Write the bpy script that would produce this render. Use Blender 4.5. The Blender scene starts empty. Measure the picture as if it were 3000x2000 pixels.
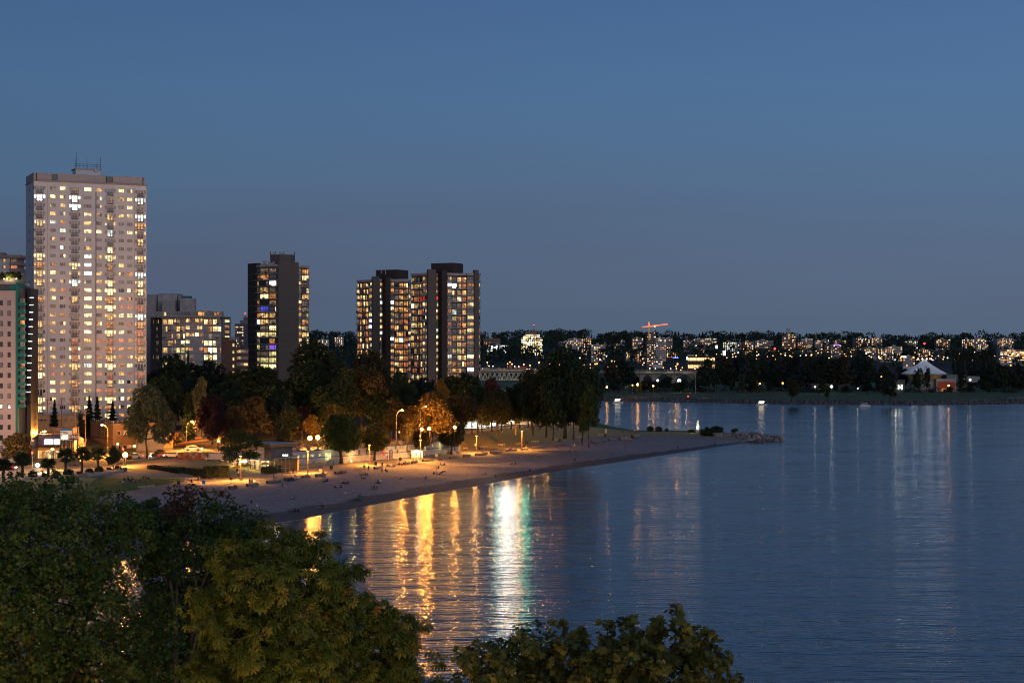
import bpy, bmesh, math, random
import numpy as np
from mathutils import Vector, Matrix, Euler
sc = bpy.context.scene
col = sc.collection
R = math.radians
# ------------------------------------------------------------------ camera
F, HZ, CAMZ = 5000.0, 1050.0, 37.0        # focal length and horizon row in pixels of the 3000x2000 photograph
cd = bpy.data.cameras.new('camera'); cam = bpy.data.objects.new('camera', cd); col.objects.link(cam)
cam.location = (0, 0, CAMZ); cam.rotation_euler = (R(90), 0, 0)
cd.sensor_width = 36; cd.lens = 36*F/3000; cd.shift_y = (HZ-1000)/3000; cd.clip_start = 1; cd.clip_end = 30000
sc.camera = cam
# ------------------------------------------------------------------ dusk sky
w = bpy.data.worlds.new("World"); sc.world = w; w.use_nodes = True
nt = w.node_tree; N = nt.nodes; L = nt.links
bg = N['Background']
def wn(t, **k):
    n = N.new(t)
    for a, b in k.items(): setattr(n, a, b)
    return n
tc = wn('ShaderNodeTexCoord'); sp = wn('ShaderNodeSeparateXYZ'); L.new(tc.outputs['Generated'], sp.inputs[0])
asn = wn('ShaderNodeMath', operation='ARCSINE'); L.new(sp.outputs[2], asn.inputs[0])
mr = wn('ShaderNodeMapRange'); mr.inputs[1].default_value = R(-4); mr.inputs[2].default_value = R(60); L.new(asn.outputs[0], mr.inputs[0])
def srgb(r, g, b):
    f = lambda c: (c/255/12.92 if c <= 10.3 else ((c/255+.055)/1.055)**2.4)
    return (f(r), f(g), f(b), 1)
def ramp(n, stops):
    cr = n.color_ramp
    while len(cr.elements) > 1: cr.elements.remove(cr.elements[-1])
    cr.elements[0].position = stops[0][0]; cr.elements[0].color = stops[0][1]
    for p, c in stops[1:]:
        e = cr.elements.new(p); e.color = c
el = lambda d: (d+4)/64
rp = wn('ShaderNodeValToRGB')
ramp(rp, [(0, srgb(64, 77, 96)), (el(.8), srgb(82, 98, 119)), (el(3), srgb(86, 104, 129)), (el(6), srgb(82, 110, 141)), (el(9), srgb(78, 111, 149)), (el(12.5), srgb(70, 103, 147)),
          (el(25), srgb(46, 78, 120)), (1, srgb(34, 58, 96))])
L.new(mr.outputs[0], rp.inputs[0])
# faint mauve cloud band low in the sky, slowly varying
mp = wn('ShaderNodeMapping'); mp.inputs['Scale'].default_value = (1.6, 1.6, 13); mp.inputs['Rotation'].default_value = (0, R(-6), 0); L.new(tc.outputs['Generated'], mp.inputs[0])
nz = wn('ShaderNodeTexNoise'); nz.inputs['Scale'].default_value = 1.3; nz.inputs['Detail'].default_value = 3; L.new(mp.outputs[0], nz.inputs[0])
bm_ = wn('ShaderNodeMapRange'); bm_.inputs[1].default_value = R(7.5); bm_.inputs[2].default_value = R(3); L.new(asn.outputs[0], bm_.inputs[0])
nm = wn('ShaderNodeMapRange'); nm.inputs[1].default_value = .42; nm.inputs[2].default_value = .62; L.new(nz.outputs[0], nm.inputs[0])
mu = wn('ShaderNodeMath', operation='MULTIPLY'); L.new(bm_.outputs[0], mu.inputs[0]); L.new(nm.outputs[0], mu.inputs[1])
mu2 = wn('ShaderNodeMath', operation='MULTIPLY'); L.new(mu.outputs[0], mu2.inputs[0]); mu2.inputs[1].default_value = .5
mx = wn('ShaderNodeMix', data_type='RGBA'); L.new(mu2.outputs[0], mx.inputs[0]); L.new(rp.outputs[0], mx.inputs[6]); mx.inputs[7].default_value = srgb(85, 93, 117)
# brighter to the right, where the sun went down behind the viewer's right shoulder
xr = wn('ShaderNodeMapRange'); xr.inputs[1].default_value = -.35; xr.inputs[2].default_value = .35; xr.inputs[3].default_value = .88; xr.inputs[4].default_value = 1.1; L.new(sp.outputs[0], xr.inputs[0])
vm = wn('ShaderNodeVectorMath', operation='SCALE'); L.new(mx.outputs[2], vm.inputs[0]); L.new(xr.outputs[0], vm.inputs['Scale'])
# sunset afterglow low in the west, behind the camera
wd = Vector((.45, -.89, 0)).normalized()
dt = wn('ShaderNodeVectorMath', operation='DOT_PRODUCT'); L.new(tc.outputs['Generated'], dt.inputs[0]); dt.inputs[1].default_value = wd
gz = wn('ShaderNodeMapRange'); gz.interpolation_type = 'SMOOTHSTEP'; gz.inputs[1].default_value = .1; gz.inputs[2].default_value = 1; L.new(dt.outputs['Value'], gz.inputs[0])
ge = wn('ShaderNodeMapRange'); ge.interpolation_type = 'SMOOTHSTEP'; ge.inputs[1].default_value = R(32); ge.inputs[2].default_value = R(0); L.new(asn.outputs[0], ge.inputs[0])
gm = wn('ShaderNodeMath', operation='MULTIPLY'); L.new(gz.outputs[0], gm.inputs[0]); L.new(ge.outputs[0], gm.inputs[1])
gv = wn('ShaderNodeVectorMath', operation='SCALE'); gv.inputs[0].default_value = (.85, .63, .55); L.new(gm.outputs[0], gv.inputs['Scale'])
ad = wn('ShaderNodeVectorMath', operation='ADD'); L.new(vm.outputs[0], ad.inputs[0]); L.new(gv.outputs[0], ad.inputs[1])
L.new(ad.outputs[0], bg.inputs[0]); bg.inputs[1].default_value = 1.0
# the last light of the set sun: very soft, from low behind the camera
sd = bpy.data.lights.new('sun', 'SUN'); sun = bpy.data.objects.new('sun', sd); col.objects.link(sun)
sd.energy = .42; sd.angle = R(60); sd.color = (1, .99, 1)
sun.rotation_euler = (Vector((.45, -.89, .24))).to_track_quat('Z', 'Y').to_euler()
sc.view_settings.view_transform = 'Standard'; sc.view_settings.look = 'None'; sc.view_settings.exposure = 0; sc.view_settings.gamma = 1
sc.render.engine = 'CYCLES'
sc.cycles.max_bounces = 5; sc.cycles.diffuse_bounces = 2; sc.cycles.glossy_bounces = 3; sc.cycles.transmission_bounces = 2; sc.cycles.transparent_max_bounces = 4
sc.cycles.filter_width = 1.05; sc.cycles.use_denoising = True; sc.cycles.caustics_reflective = False; sc.cycles.caustics_refractive = False
sc.cycles.sample_clamp_indirect = 6; sc.cycles.use_light_tree = True

# ------------------------------------------------------------------ helpers
rnd = random.Random(7)
def X_(px, Y): return (px-1500)/F*Y
def Z_(py, Y): return CAMZ-(py-HZ)/F*Y
def at(px, py, Y): return Vector((X_(px, Y), Y, Z_(py, Y)))
def P(px, py, z):
    Y = (CAMZ-z)*F/(py-HZ); return Vector((X_(px, Y), Y, z))
def Z8(x, y): return (600+x/3.36, 1250+y/3.36)
def Z7(x, y): return (1300+x/4.48, 1050+y/4.48)
def Z5(x, y): return (400+x/3.92, 1100+y/3.92)
def Z6(x, y): return (850+x/3.92, 1050+y/3.92)
def ZB(x, y): return (1750+x/3.92, 1050+y/3.92)

def tag(o, label=None, cat=None, group=None, kind=None):
    if label: o['label'] = label
    if cat: o['category'] = cat
    if group: o['group'] = group
    if kind: o['kind'] = kind
    return o
def empty(name, loc, label, cat, group=None, rz=0):
    o = bpy.data.objects.new(name, None); col.objects.link(o); o.location = loc; o.rotation_euler = (0, 0, rz)
    return tag(o, label, cat, group)
def kids(o): return o.children
def copy_tree(o, parent=None):
    c = o.copy(); col.objects.link(c)
    if parent: c.parent = parent
    for ch in KID.get(o.name, []): copy_tree(ch, c)
    return c
KID = {}
def setpar(o, p):
    if p is not None:
        o.parent = p; KID.setdefault(p.name, []).append(o)

# materials ---------------------------------------------------------
MAT = {}
def mat(name, colr, rough=.85, noise=None, metal=0, emit=None, es=0, spec=.3, bump=None, col2=None, emis_sample=False, stretch=(1, 1, 1), coord='Object', detail=4, lo=.35, hi=.65):
    if name in MAT: return MAT[name]
    m = bpy.data.materials.new(name); m.use_nodes = True; MAT[name] = m
    n = m.node_tree.nodes; l = m.node_tree.links; b = n['Principled BSDF']
    c = tuple(colr[:3])+(1,)
    b.inputs['Base Color'].default_value = c; b.inputs['Roughness'].default_value = rough; b.inputs['Metallic'].default_value = metal
    b.inputs['Specular IOR Level'].default_value = spec
    t = n.new('ShaderNodeTexCoord') if coord != 'World' else n.new('ShaderNodeNewGeometry')
    out = t.outputs['Object'] if coord != 'World' else t.outputs['Position']
    if noise:
        mpn = n.new('ShaderNodeMapping'); mpn.inputs['Scale'].default_value = stretch; l.new(out, mpn.inputs[0])
        x = n.new('ShaderNodeTexNoise'); x.inputs['Scale'].default_value = noise; x.inputs['Detail'].default_value = detail; l.new(mpn.outputs[0], x.inputs[0])
        r = n.new('ShaderNodeValToRGB'); c2 = tuple(col2)+(1,) if col2 else tuple(v*.72 for v in c[:3])+(1,)
        ramp(r, [(lo, c2), (hi, c)]); l.new(x.outputs[0], r.inputs[0]); l.new(r.outputs[0], b.inputs['Base Color'])
        if bump:
            bp = n.new('ShaderNodeBump'); bp.inputs['Strength'].default_value = bump; bp.inputs['Distance'].default_value = .1; l.new(x.outputs[0], bp.inputs['Height']); l.new(bp.outputs[0], b.inputs['Normal'])
    if emit:
        b.inputs['Emission Color'].default_value = tuple(emit)+(1,); b.inputs['Emission Strength'].default_value = es
    if not emis_sample: m.cycles.emission_sampling = 'NONE'
    return m

def litglass(name, colr, s, contrast=1.0, stripes=.35):
    """a glowing pane, mostly a lit room behind glass: bright and dim patches, curtain folds"""
    m = bpy.data.materials.new(name); m.use_nodes = True; MAT[name] = m
    n = m.node_tree.nodes; l = m.node_tree.links; b = n['Principled BSDF']
    b.inputs['Base Color'].default_value = (.03, .03, .03, 1); b.inputs['Roughness'].default_value = .25
    t = n.new('ShaderNodeTexCoord'); oi = n.new('ShaderNodeObjectInfo')
    g = n.new('ShaderNodeNewGeometry')
    ad_ = n.new('ShaderNodeVectorMath'); ad_.operation = 'MULTIPLY'; ad_.inputs[1].default_value = (.9, .9, 1.1); l.new(g.outputs['Position'], ad_.inputs[0])
    x = n.new('ShaderNodeTexNoise'); x.inputs['Scale'].default_value = .8; x.inputs['Detail'].default_value = 3; l.new(ad_.outputs[0], x.inputs[0])
    r = n.new('ShaderNodeMapRange'); r.inputs[1].default_value = .35; r.inputs[2].default_value = .68; r.inputs[3].default_value = max(.05, 1-.8*contrast); r.inputs[4].default_value = 1+1.1*contrast; l.new(x.outputs[0], r.inputs[0])
    a2 = n.new('ShaderNodeVectorMath'); a2.operation = 'MULTIPLY'; a2.inputs[1].default_value = (3.2, 3.2, .05); l.new(g.outputs['Position'], a2.inputs[0])
    x2 = n.new('ShaderNodeTexNoise'); x2.inputs['Scale'].default_value = 1; x2.inputs['Detail'].default_value = 1; l.new(a2.outputs[0], x2.inputs[0])
    r2 = n.new('ShaderNodeMapRange'); r2.inputs[1].default_value = .4; r2.inputs[2].default_value = .6; r2.inputs[3].default_value = 1-stripes; r2.inputs[4].default_value = 1+stripes; l.new(x2.outputs[0], r2.inputs[0])
    q = n.new('ShaderNodeMath'); q.operation = 'MULTIPLY'; l.new(r.outputs[0], q.inputs[0]); l.new(r2.outputs[0], q.inputs[1])
    rr = n.new('ShaderNodeMapRange'); rr.inputs[3].default_value = .55*s; rr.inputs[4].default_value = 1.45*s; l.new(oi.outputs['Random'], rr.inputs[0])
    q2 = n.new('ShaderNodeMath'); q2.operation = 'MULTIPLY'; l.new(q.outputs[0], q2.inputs[0]); l.new(rr.outputs[0], q2.inputs[1])
    b.inputs['Emission Color'].default_value = tuple(colr)+(1,); l.new(q2.outputs[0], b.inputs['Emission Strength'])
    m.cycles.emission_sampling = 'NONE'
    return m
G_HOT = litglass('glass_hot', (1, .73, .33), 1.45, .9)
G_WARM = litglass('glass_warm', (1, .57, .19), .75, 1)
G_AMB = litglass('glass_amber', (1, .40, .10), .48, 1)
G_YEL = litglass('glass_yellow', (.95, .78, .30), .75, .8)
G_COOL = litglass('glass_cool', (.85, .95, .82), 1.3, .8)
G_SAL = litglass('glass_sunset_glow', (1, .30, .12), .42, .6)  # sunset reflected in the panes, put in as salmon emission
G_DIM = litglass('glass_dim', (.55, .36, .22), .22, .9)
G_RED = litglass('glass_red', (1, .04, .02), .7, .6)
G_BLU = litglass('glass_blue', (.12, .12, 1), .6, .4)
G_PUR = litglass('glass_purple', (.35, .15, 1), .9, .4)
G_WHT = litglass('glass_white', (1, .97, .9), 4.5, .4)
G_DARK = mat('glass_dark', (.02, .022, .026), .08, spec=.6)
G_CURT = mat('glass_curtained', (.30, .29, .28), .4, noise=1.2, stretch=(4, 4, .2), col2=(.14, .14, .145))
G_TEAL = mat('glass_blinds', (.30, .36, .36), .35, noise=1.5, col2=(.2, .25, .26))
W_WHITE = mat('paint_white', (.51, .56, .60), .8, noise=.35, col2=(.46, .505, .54), bump=.05)
W_FRAME = mat('window_frame_pale', (.5, .48, .48), .5)
W_FRAMED = mat('window_frame_dark', (.06, .06, .07), .5)
W_RAIL = mat('railing_dark', (.05, .05, .055), .5, metal=.3)
M_BRICK = mat('brick_dark', (.112, .104, .10), .9, noise=2.5, col2=(.085, .078, .074), bump=.2)
M_CONC = mat('concrete', (.34, .32, .32), .9, noise=.6, col2=(.28, .265, .265))
M_CONCD = mat('concrete_dark', (.12, .115, .12), .9, noise=.6)
M_ROOF = mat('roof_gravel', (.09, .09, .095), .95, noise=1.2)
M_WOOD = mat('log_wood', (.30, .25, .21), .9, noise=1.4, stretch=(.3, 4, 4), col2=(.17, .14, .12), bump=.3)
M_BARK = mat('bark', (.085, .065, .05), .95, noise=3, col2=(.04, .032, .026), bump=.5)
M_POLE = mat('pole_metal', (.16, .15, .13), .55, metal=.4)
M_WPOLE = mat('pole_wood', (.16, .11, .08), .9, noise=2)
M_BLACK = mat('black_metal', (.02, .02, .022), .5)
M_ORANGE = mat('cone_orange', (.8, .16, .03), .6)
M_NA = mat('sodium_lamp', (1, .6, .2), .4, emit=(1, .42, .08), es=30)
M_NAS = mat('sodium_lamp_far', (1, .6, .2), .4, emit=(1, .34, .06), es=4.5)
M_LW = mat('white_lamp', (1, 1, 1), .4, emit=(1, .96, .82), es=40)
M_LWS = mat('white_lamp_far', (1, 1, 1), .4, emit=(1, .92, .75), es=4)
M_LR = mat('red_light', (1, .1, .1), .4, emit=(1, .03, .02), es=6)
M_LG = mat('green_light', (.1, 1, .6), .4, emit=(.02, 1, .6), es=8)
M_SIGNW = mat('lit_sign', (1, 1, 1), .4, emit=(.95, .98, 1), es=3)

# mesh collector ----------------------------------------------------
class MB:
    def __init__(s): s.v = []; s.f = []; s.m = []; s.mats = []
    def mi(s, m):
        if m not in s.mats: s.mats.append(m)
        return s.mats.index(m)
    def poly(s, pts, m, M=None):
        i = len(s.v); s.v += [tuple(M @ Vector(p)) if M else tuple(p) for p in pts]; s.f.append(list(range(i, i+len(pts)))); s.m.append(s.mi(m)); return s
    def geo(s, vs, fs, m, M=None):
        i = len(s.v); s.v += [tuple(M @ Vector(p)) if M else tuple(p) for p in vs]; k = s.mi(m)
        s.f += [[a+i for a in f] for f in fs]; s.m += [k]*len(fs); return s
    def box(s, x0, x1, y0, y1, z0, z1, m, M=None):
        vs = [(x0, y0, z0), (x1, y0, z0), (x1, y1, z0), (x0, y1, z0), (x0, y0, z1), (x1, y0, z1), (x1, y1, z1), (x0, y1, z1)]
        return s.geo(vs, [(3, 2, 1, 0), (4, 5, 6, 7), (0, 1, 5, 4), (1, 2, 6, 5), (2, 3, 7, 6), (3, 0, 4, 7)], m, M)
    def prism(s, pts, z0, z1, m, M=None, mtop=None):
        n = len(pts); vs = [(p[0], p[1], z0) for p in pts]+[(p[0], p[1], z1) for p in pts]
        s.geo(vs, [(i, (i+1) % n, n+(i+1) % n, n+i) for i in range(n)], m, M)
        s.poly([(p[0], p[1], z1) for p in pts], mtop or m, M); s.poly([(p[0], p[1], z0) for p in reversed(pts)], m, M); return s
    def tube(s, a, b, r0, r1, m, n=8, M=None, cap=True):
        a = Vector(a); b = Vector(b); d = (b-a).normalized(); u = d.orthogonal().normalized(); w_ = d.cross(u)
        vs = []
        for c, r in ((a, r0), (b, r1)):
            vs += [tuple(c+(u*math.cos(t)+w_*math.sin(t))*r) for t in [2*math.pi*k/n for k in range(n)]]
        fs = [(i, (i+1) % n, n+(i+1) % n, n+i) for i in range(n)]
        if cap: fs += [tuple(range(n-1, -1, -1)), tuple(range(n, 2*n))]
        return s.geo(vs, fs, m, M)
    def lathe(s, prof, m, n=12, M=None):
        vs = []; fs = []
        for r, z in prof: vs += [(r*math.cos(2*math.pi*k/n), r*math.sin(2*math.pi*k/n), z) for k in range(n)]
        for j in range(len(prof)-1):
            fs += [(j*n+i, j*n+(i+1) % n, (j+1)*n+(i+1) % n, (j+1)*n+i) for i in range(n)]
        return s.geo(vs, fs, m, M)
    def ball(s, c, r, m, n=8, sz=1, M=None):
        pr = [(r*math.sin(math.pi*k/n)+1e-4, -r*math.cos(math.pi*k/n)*sz) for k in range(n+1)]
        T = Matrix.Translation(c); return s.lathe(pr, m, n+2, M @ T if M else T)
    def merge(s, o, M=None, remap=None):
        i = len(s.v); s.v += [tuple(M @ Vector(p)) if M else p for p in o.v]; s.f += [[a+i for a in f] for f in o.f]
        ms = [s.mi((remap or {}).get(k, m)) for k, m in enumerate(o.mats)]; s.m += [ms[k] for k in o.m]; return s
    def mesh(s, name):
        me = bpy.data.meshes.new(name); me.from_pydata([tuple(v) for v in s.v], [], s.f)
        for m in s.mats: me.materials.append(m)
        if s.m: me.polygons.foreach_set('material_index', s.m)
        me.update(); return me
    def build(s, name, parent=None, smooth=False):
        me = s.mesh(name); o = bpy.data.objects.new(name, me); col.objects.link(o); setpar(o, parent)
        if smooth: me.polygons.foreach_set('use_smooth', [True]*len(me.polygons))
        return o
def obj(name, me, parent=None):
    o = bpy.data.objects.new(name, me); col.objects.link(o); setpar(o, parent); return o
def parts(root, name, items, cap=100):
    """items: (template MB, mesh, matrix, {slot: material}); the first cap as parts, the rest as one part"""
    for (T, me, M, rm) in items[:cap]:
        o = obj(name, me, root); o.matrix_local = M
        for k, m in rm.items(): o.material_slots[k].link = 'OBJECT'; o.material_slots[k].material = m
    if len(items) > cap:
        b = MB()
        for (T, me, M, rm) in items[cap:]: b.merge(T, M, rm)
        tag(b.build(name+'_rest', root), kind='stuff')
def light(kind, loc, energy, colr, r=.25, name='lamp_light', parent=None, aim=None, spot=120, blend=.6):
    ld = bpy.data.lights.new(name, kind); ld.energy = energy; ld.color = colr; ld.shadow_soft_size = r
    o = bpy.data.objects.new(name, ld); col.objects.link(o); o.location = loc
    if parent: o.parent = parent
    if kind == 'SPOT':
        ld.spot_size = R(spot); ld.spot_blend = blend
        o.rotation_euler = Vector(aim).to_track_quat('-Z', 'Y').to_euler()
    return o
NA = (1, .36, .05); WH = (1, .93, .78)
# ------------------------------------------------------------------ water, beach and land
def resamp(pl, xs):
    """polyline of (px,py,z) sampled at the pixel columns xs, as world points"""
    a = np.array([p[0] for p in pl]); out = []
    py = np.interp(xs, a, [p[1] for p in pl]); z = np.interp(xs, a, [p[2] for p in pl])
    return [P(x, y, zz) for x, y, zz in zip(xs, py, z)]
def loft(name, rows, m, prof=None, sub=1, bumpn=None):
    """rows: lists of world points of one length; sub extra rows between each pair"""
    R_ = []
    for a, b in zip(rows[:-1], rows[1:]):
        for k in range(sub):
            t = k/sub; R_.append([p.lerp(q, t)+Vector((0, 0, (prof or (lambda t: 0))(t))) for p, q in zip(a, b)])
    R_.append(rows[-1]); n = len(rows[0]); mb = MB()
    vs = [v for r in R_ for v in r]
    if bumpn: vs = [v+Vector((0, 0, bumpn*(rnd.random()-.5))) for v in vs]
    mb.geo(vs, [(j*n+i, j*n+i+1, (j+1)*n+i+1, (j+1)*n+i) for j in range(len(R_)-1) for i in range(n-1)], m)
    o = mb.build(name, smooth=True); return tag(o, kind='structure')
# water
mw = bpy.data.materials.new('water'); mw.use_nodes = True; n = mw.node_tree.nodes; l = mw.node_tree.links; b = n['Principled BSDF']
b.inputs['Base Color'].default_value = (.020, .042, .066, 1); b.inputs['Roughness'].default_value = .16; b.inputs['IOR'].default_value = 1.33; b.inputs['Specular IOR Level'].default_value = .5
g = n.new('ShaderNodeNewGeometry')
def wnoise(scale, st, det, rot=0):
    q = n.new('ShaderNodeMapping'); q.inputs['Scale'].default_value = st; q.inputs['Rotation'].default_value = (0, 0, rot); l.new(g.outputs['Position'], q.inputs[0])
    x = n.new('ShaderNodeTexNoise'); x.inputs['Scale'].default_value = scale; x.inputs['Detail'].default_value = det; l.new(q.outputs[0], x.inputs[0]); return x
x1 = wnoise(.9, (.35, 1, 1), 3, R(8)); x2 = wnoise(.12, (.35, 1, 1), 2, R(-12))
x3 = wnoise(.02, (.5, 1.2, 1), 3, R(4))
ma = n.new('ShaderNodeMath'); ma.operation = 'MULTIPLY_ADD'; l.new(x2.outputs[0], ma.inputs[0]); ma.inputs[1].default_value = 3.0; l.new(x1.outputs[0], ma.inputs[2])
bp = n.new('ShaderNodeBump'); bp.inputs['Strength'].default_value = .5; bp.inputs['Distance'].default_value = .33; l.new(ma.outputs[0], bp.inputs['Height']); l.new(bp.outputs[0], b.inputs['Normal'])
rr_ = n.new('ShaderNodeMapRange'); rr_.inputs[1].default_value = .35; rr_.inputs[2].default_value = .65; rr_.inputs[3].default_value = .08; rr_.inputs[4].default_value = .15; l.new(x3.outputs[0], rr_.inputs[0]); l.new(rr_.outputs[0], b.inputs['Roughness'])
wb = MB(); wb.poly([(-6000, -200, 0), (9000, -200, 0), (9000, 12000, 0), (-6000, 12000, 0)], mw); tag(wb.build('water'), kind='structure')

# materials of the ground
ms = mat('beach_sand', (.27, .268, .275), .95, noise=.8, coord='World', col2=(.16, .158, .162), bump=1.2, detail=9, lo=.3, hi=.6)
nn = ms.node_tree.nodes; ll = ms.node_tree.links; bb = nn['Principled BSDF']      # darker damp band near the water line, by height
src = bb.inputs['Base Color'].links[0].from_socket
gg = nn.new('ShaderNodeNewGeometry'); s3 = nn.new('ShaderNodeSeparateXYZ'); ll.new(gg.outputs['Position'], s3.inputs[0])
nw = nn.new('ShaderNodeTexNoise'); nw.inputs['Scale'].default_value = .08; ll.new(gg.outputs['Position'], nw.inputs[0])
mad = nn.new('ShaderNodeMath'); mad.operation = 'MULTIPLY_ADD'; ll.new(nw.outputs[0], mad.inputs[0]); mad.inputs[1].default_value = .5; ll.new(s3.outputs[2], mad.inputs[2])
dm = nn.new('ShaderNodeMapRange'); dm.inputs[1].default_value = .80; dm.inputs[2].default_value = .9; dm.inputs[3].default_value = .42; dm.inputs[4].default_value = 1; ll.new(mad.outputs[0], dm.inputs[0])
vs_ = nn.new('ShaderNodeVectorMath'); vs_.operation = 'SCALE'; ll.new(src, vs_.inputs[0]); ll.new(dm.outputs[0], vs_.inputs['Scale']); ll.new(vs_.outputs[0], bb.inputs['Base Color'])
mg = mat('grass', (.25, .25, .08), .95, noise=.25, coord='World', col2=(.36, .25, .12), bump=.5, detail=7, lo=.38, hi=.6)
mgl = mat('lawn', (.08, .18, .025), .95, noise=.5, coord='World', col2=(.05, .08, .025), bump=.5, detail=6)
mpth = mat('path_paving', (.26, .24, .22), .9, noise=.8, coord='World', col2=(.2, .185, .17), detail=6)
mrd = mat('asphalt', (.075, .072, .07), .85, noise=.6, coord='World', col2=(.055, .053, .052), detail=6)
mhl = mat('hill_ground', (.05, .055, .03), .95, noise=.2, coord='World', col2=(.06, .045, .03))
mter = mat('terrace_paving', (.3, .25, .2), .9, noise=.5, coord='World', col2=(.22, .19, .16))

WL = [(-900, 1990, 0), (-300, 1985, 0), (0, 1820, 0), (200, 1710, 0), (350, 1645, 0), (480, 1605, 0), (600, 1575, 0), (765, 1537, 0), (893, 1518, 0), (1020, 1492, 0), (1148, 1467, 0), (1275, 1443, 0), (1403, 1422, 0), (1594, 1386, 0), (1750, 1362, 0), (1849, 1347, 0), (2041, 1318, 0), (2168, 1298, 0), (2215, 1293, 0)]
LOGL = [(-900, 1990, 2.5), (-300, 1700, 2.5), (0, 1540, 2.5), (300, 1478, 2.5), (400, 1458, 2.5), (470, 1443, 2.5), (543, 1426, 2.5), (594, 1410, 2.5), (704, 1406, 2.5), (808, 1400, 2.5), (883, 1388, 2.5), (987, 1378, 2.5), (1091, 1363, 2.5), (1195, 1353, 2.5), (1300, 1334, 2.5), (1389, 1327, 2.5), (1523, 1317, 2.5), (1635, 1304, 2.5), (1746, 1292, 2.5), (1862, 1281, 2.5), (2030, 1282, 2.2), (2107, 1287, 1.6), (2215, 1292.9, .3)]
INL = [(-900, 1900, 2.7), (-300, 1600, 2.7), (0, 1490, 2.7), (300, 1452, 2.7), (400, 1435, 2.7), (470, 1422, 2.7), (543, 1409, 2.7), (591, 1396, 2.7), (660, 1392, 2.7), (704, 1390, 2.7), (760, 1383, 2.7), (875, 1364, 2.8), (1000, 1356, 2.8), (1200, 1340, 2.8), (1300, 1322, 2.7), (1411, 1314, 2.7), (1523, 1305, 2.7), (1635, 1293, 2.7), (1746, 1281, 2.7), (1800, 1276, 2.7), (1862, 1274, 2.7), (2030, 1278, 2.4), (2107, 1283, 1.8), (2215, 1289, .5)]
TOPL = [(-900, 1800, 4), (-300, 1500, 4.6), (0, 1412, 5), (200, 1388, 5.3), (350, 1373, 5.5), (480, 1362, 5.6), (620, 1350, 6.0), (760, 1330, 6.6), (875, 1317, 7.4), (1100, 1298, 7.5), (1290, 1283, 7.6), (1358, 1272, 7.6), (1456, 1259, 7.6), (1568, 1247, 7.6), (1630, 1243, 7.4), (1700, 1247, 6.0), (1750, 1252, 4.6), (1800, 1257, 3.4), (1862, 1264, 2.8), (2030, 1264, 2.5), (2107, 1266, 2.4), (2215, 1272, 1.5)]
RDN = [(-900, 1700, 4), (-300, 1440, 4.6), (0, 1397, 5), (200, 1376, 5.3), (350, 1362, 5.5), (480, 1346, 6), (620, 1325, 6.5), (760, 1310, 7), (875, 1303, 7.5), (1100, 1288, 7.7), (1290, 1274, 7.8), (1358, 1266, 7.8), (1456, 1254, 7.8), (1568, 1243, 7.8), (1640, 1237, 7.5), (1705, 1234, 7)]
RDF = [(-900, 1560, 5), (-300, 1380, 5), (0, 1345, 5.4), (200, 1335, 5.6), (350, 1322, 6), (480, 1316, 6.4), (620, 1303, 6.8), (760, 1290, 7.2), (875, 1283, 7.7), (1100, 1266, 8), (1290, 1252, 8), (1358, 1243, 8), (1456, 1235, 8), (1568, 1227, 8), (1640, 1223, 8), (1705, 1219, 7.5)]
BK1 = [(-900, 1400, 9), (-300, 1300, 10), (0, 1262, 11), (200, 1250, 12.5), (350, 1242, 13), (480, 1236, 12), (620, 1232, 11), (760, 1225, 12), (875, 1220, 13), (1100, 1210, 13), (1290, 1205, 11), (1358, 1203, 10), (1456, 1202, 9.5), (1568, 1201, 8.5), (1640, 1200, 6), (1705, 1205, 3)]
BK2 = [(-900, 1200, 14), (-300, 1190, 14), (0, 1185, 14), (200, 1180, 15), (480, 1175, 16), (760, 1165, 16), (1100, 1160, 14), (1456, 1170, 5), (1568, 1175, 1), (1705, 1185, 0)]
xs = np.concatenate([np.arange(-900, 600, 50), np.arange(600, 2216, 15), [2215]])
w0 = resamp(WL, xs); w_ = [p+Vector(((0, -1, 0)))*6+Vector((0, 0, -.9)) for p in w0]
lg = resamp(LOGL, xs); mid = [a.lerp(q, .18)+Vector((0, 0, .12)) for a, q in zip(w0, lg)]
mid2 = [a.lerp(q, .5)+Vector((0, 0, .35)) for a, q in zip(w0, lg)]
sand = loft('beach_sand', [w_, w0, mid, mid2, lg], ms, sub=6, bumpn=.05)
inl = resamp(INL, xs)
loft('promenade_path', [lg, inl], mpth, sub=2)
tp = resamp(TOPL, xs)
loft('grass_slope', [inl, tp], mg, sub=8, bumpn=.06)
xr_ = np.concatenate([np.arange(-900, 600, 50), np.arange(600, 1705, 20), [1705]])
t2 = resamp(TOPL, xr_); rn = resamp(RDN, xr_); rf = resamp(RDF, xr_)
kb = [p+Vector((0, 0, .14)) for p in rn]
loft('pavement', [t2, kb, rn], mter, sub=1)
loft('road', [rn, rf], mrd, sub=2)
kf = [p+Vector((0, 0, .14)) for p in rf]
loft('hillside_ground', [rf, kf, resamp(BK1, xr_), resamp(BK2, xr_), [Vector((p.x, 1250, -1)) for p in resamp(BK2, xr_)]], mhl, sub=3)
# headland lawn behind the beach tip, falling to the inlet
hx = np.arange(1600, 2221, 15)
ht = resamp(TOPL, hx)
hb = [P(x, y, -.4) for x, y in zip(hx, np.interp(hx, [1600, 1700, 1760, 1800, 1862, 2030, 2107, 2220], [1195, 1218, 1240, 1250, 1261, 1262.5, 1265, 1283]))]
loft('headland_lawn', [ht, [a.lerp(q, .6)+Vector((0, 0, .35)) for a, q in zip(ht, hb)], hb], mgl, sub=3)
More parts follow.
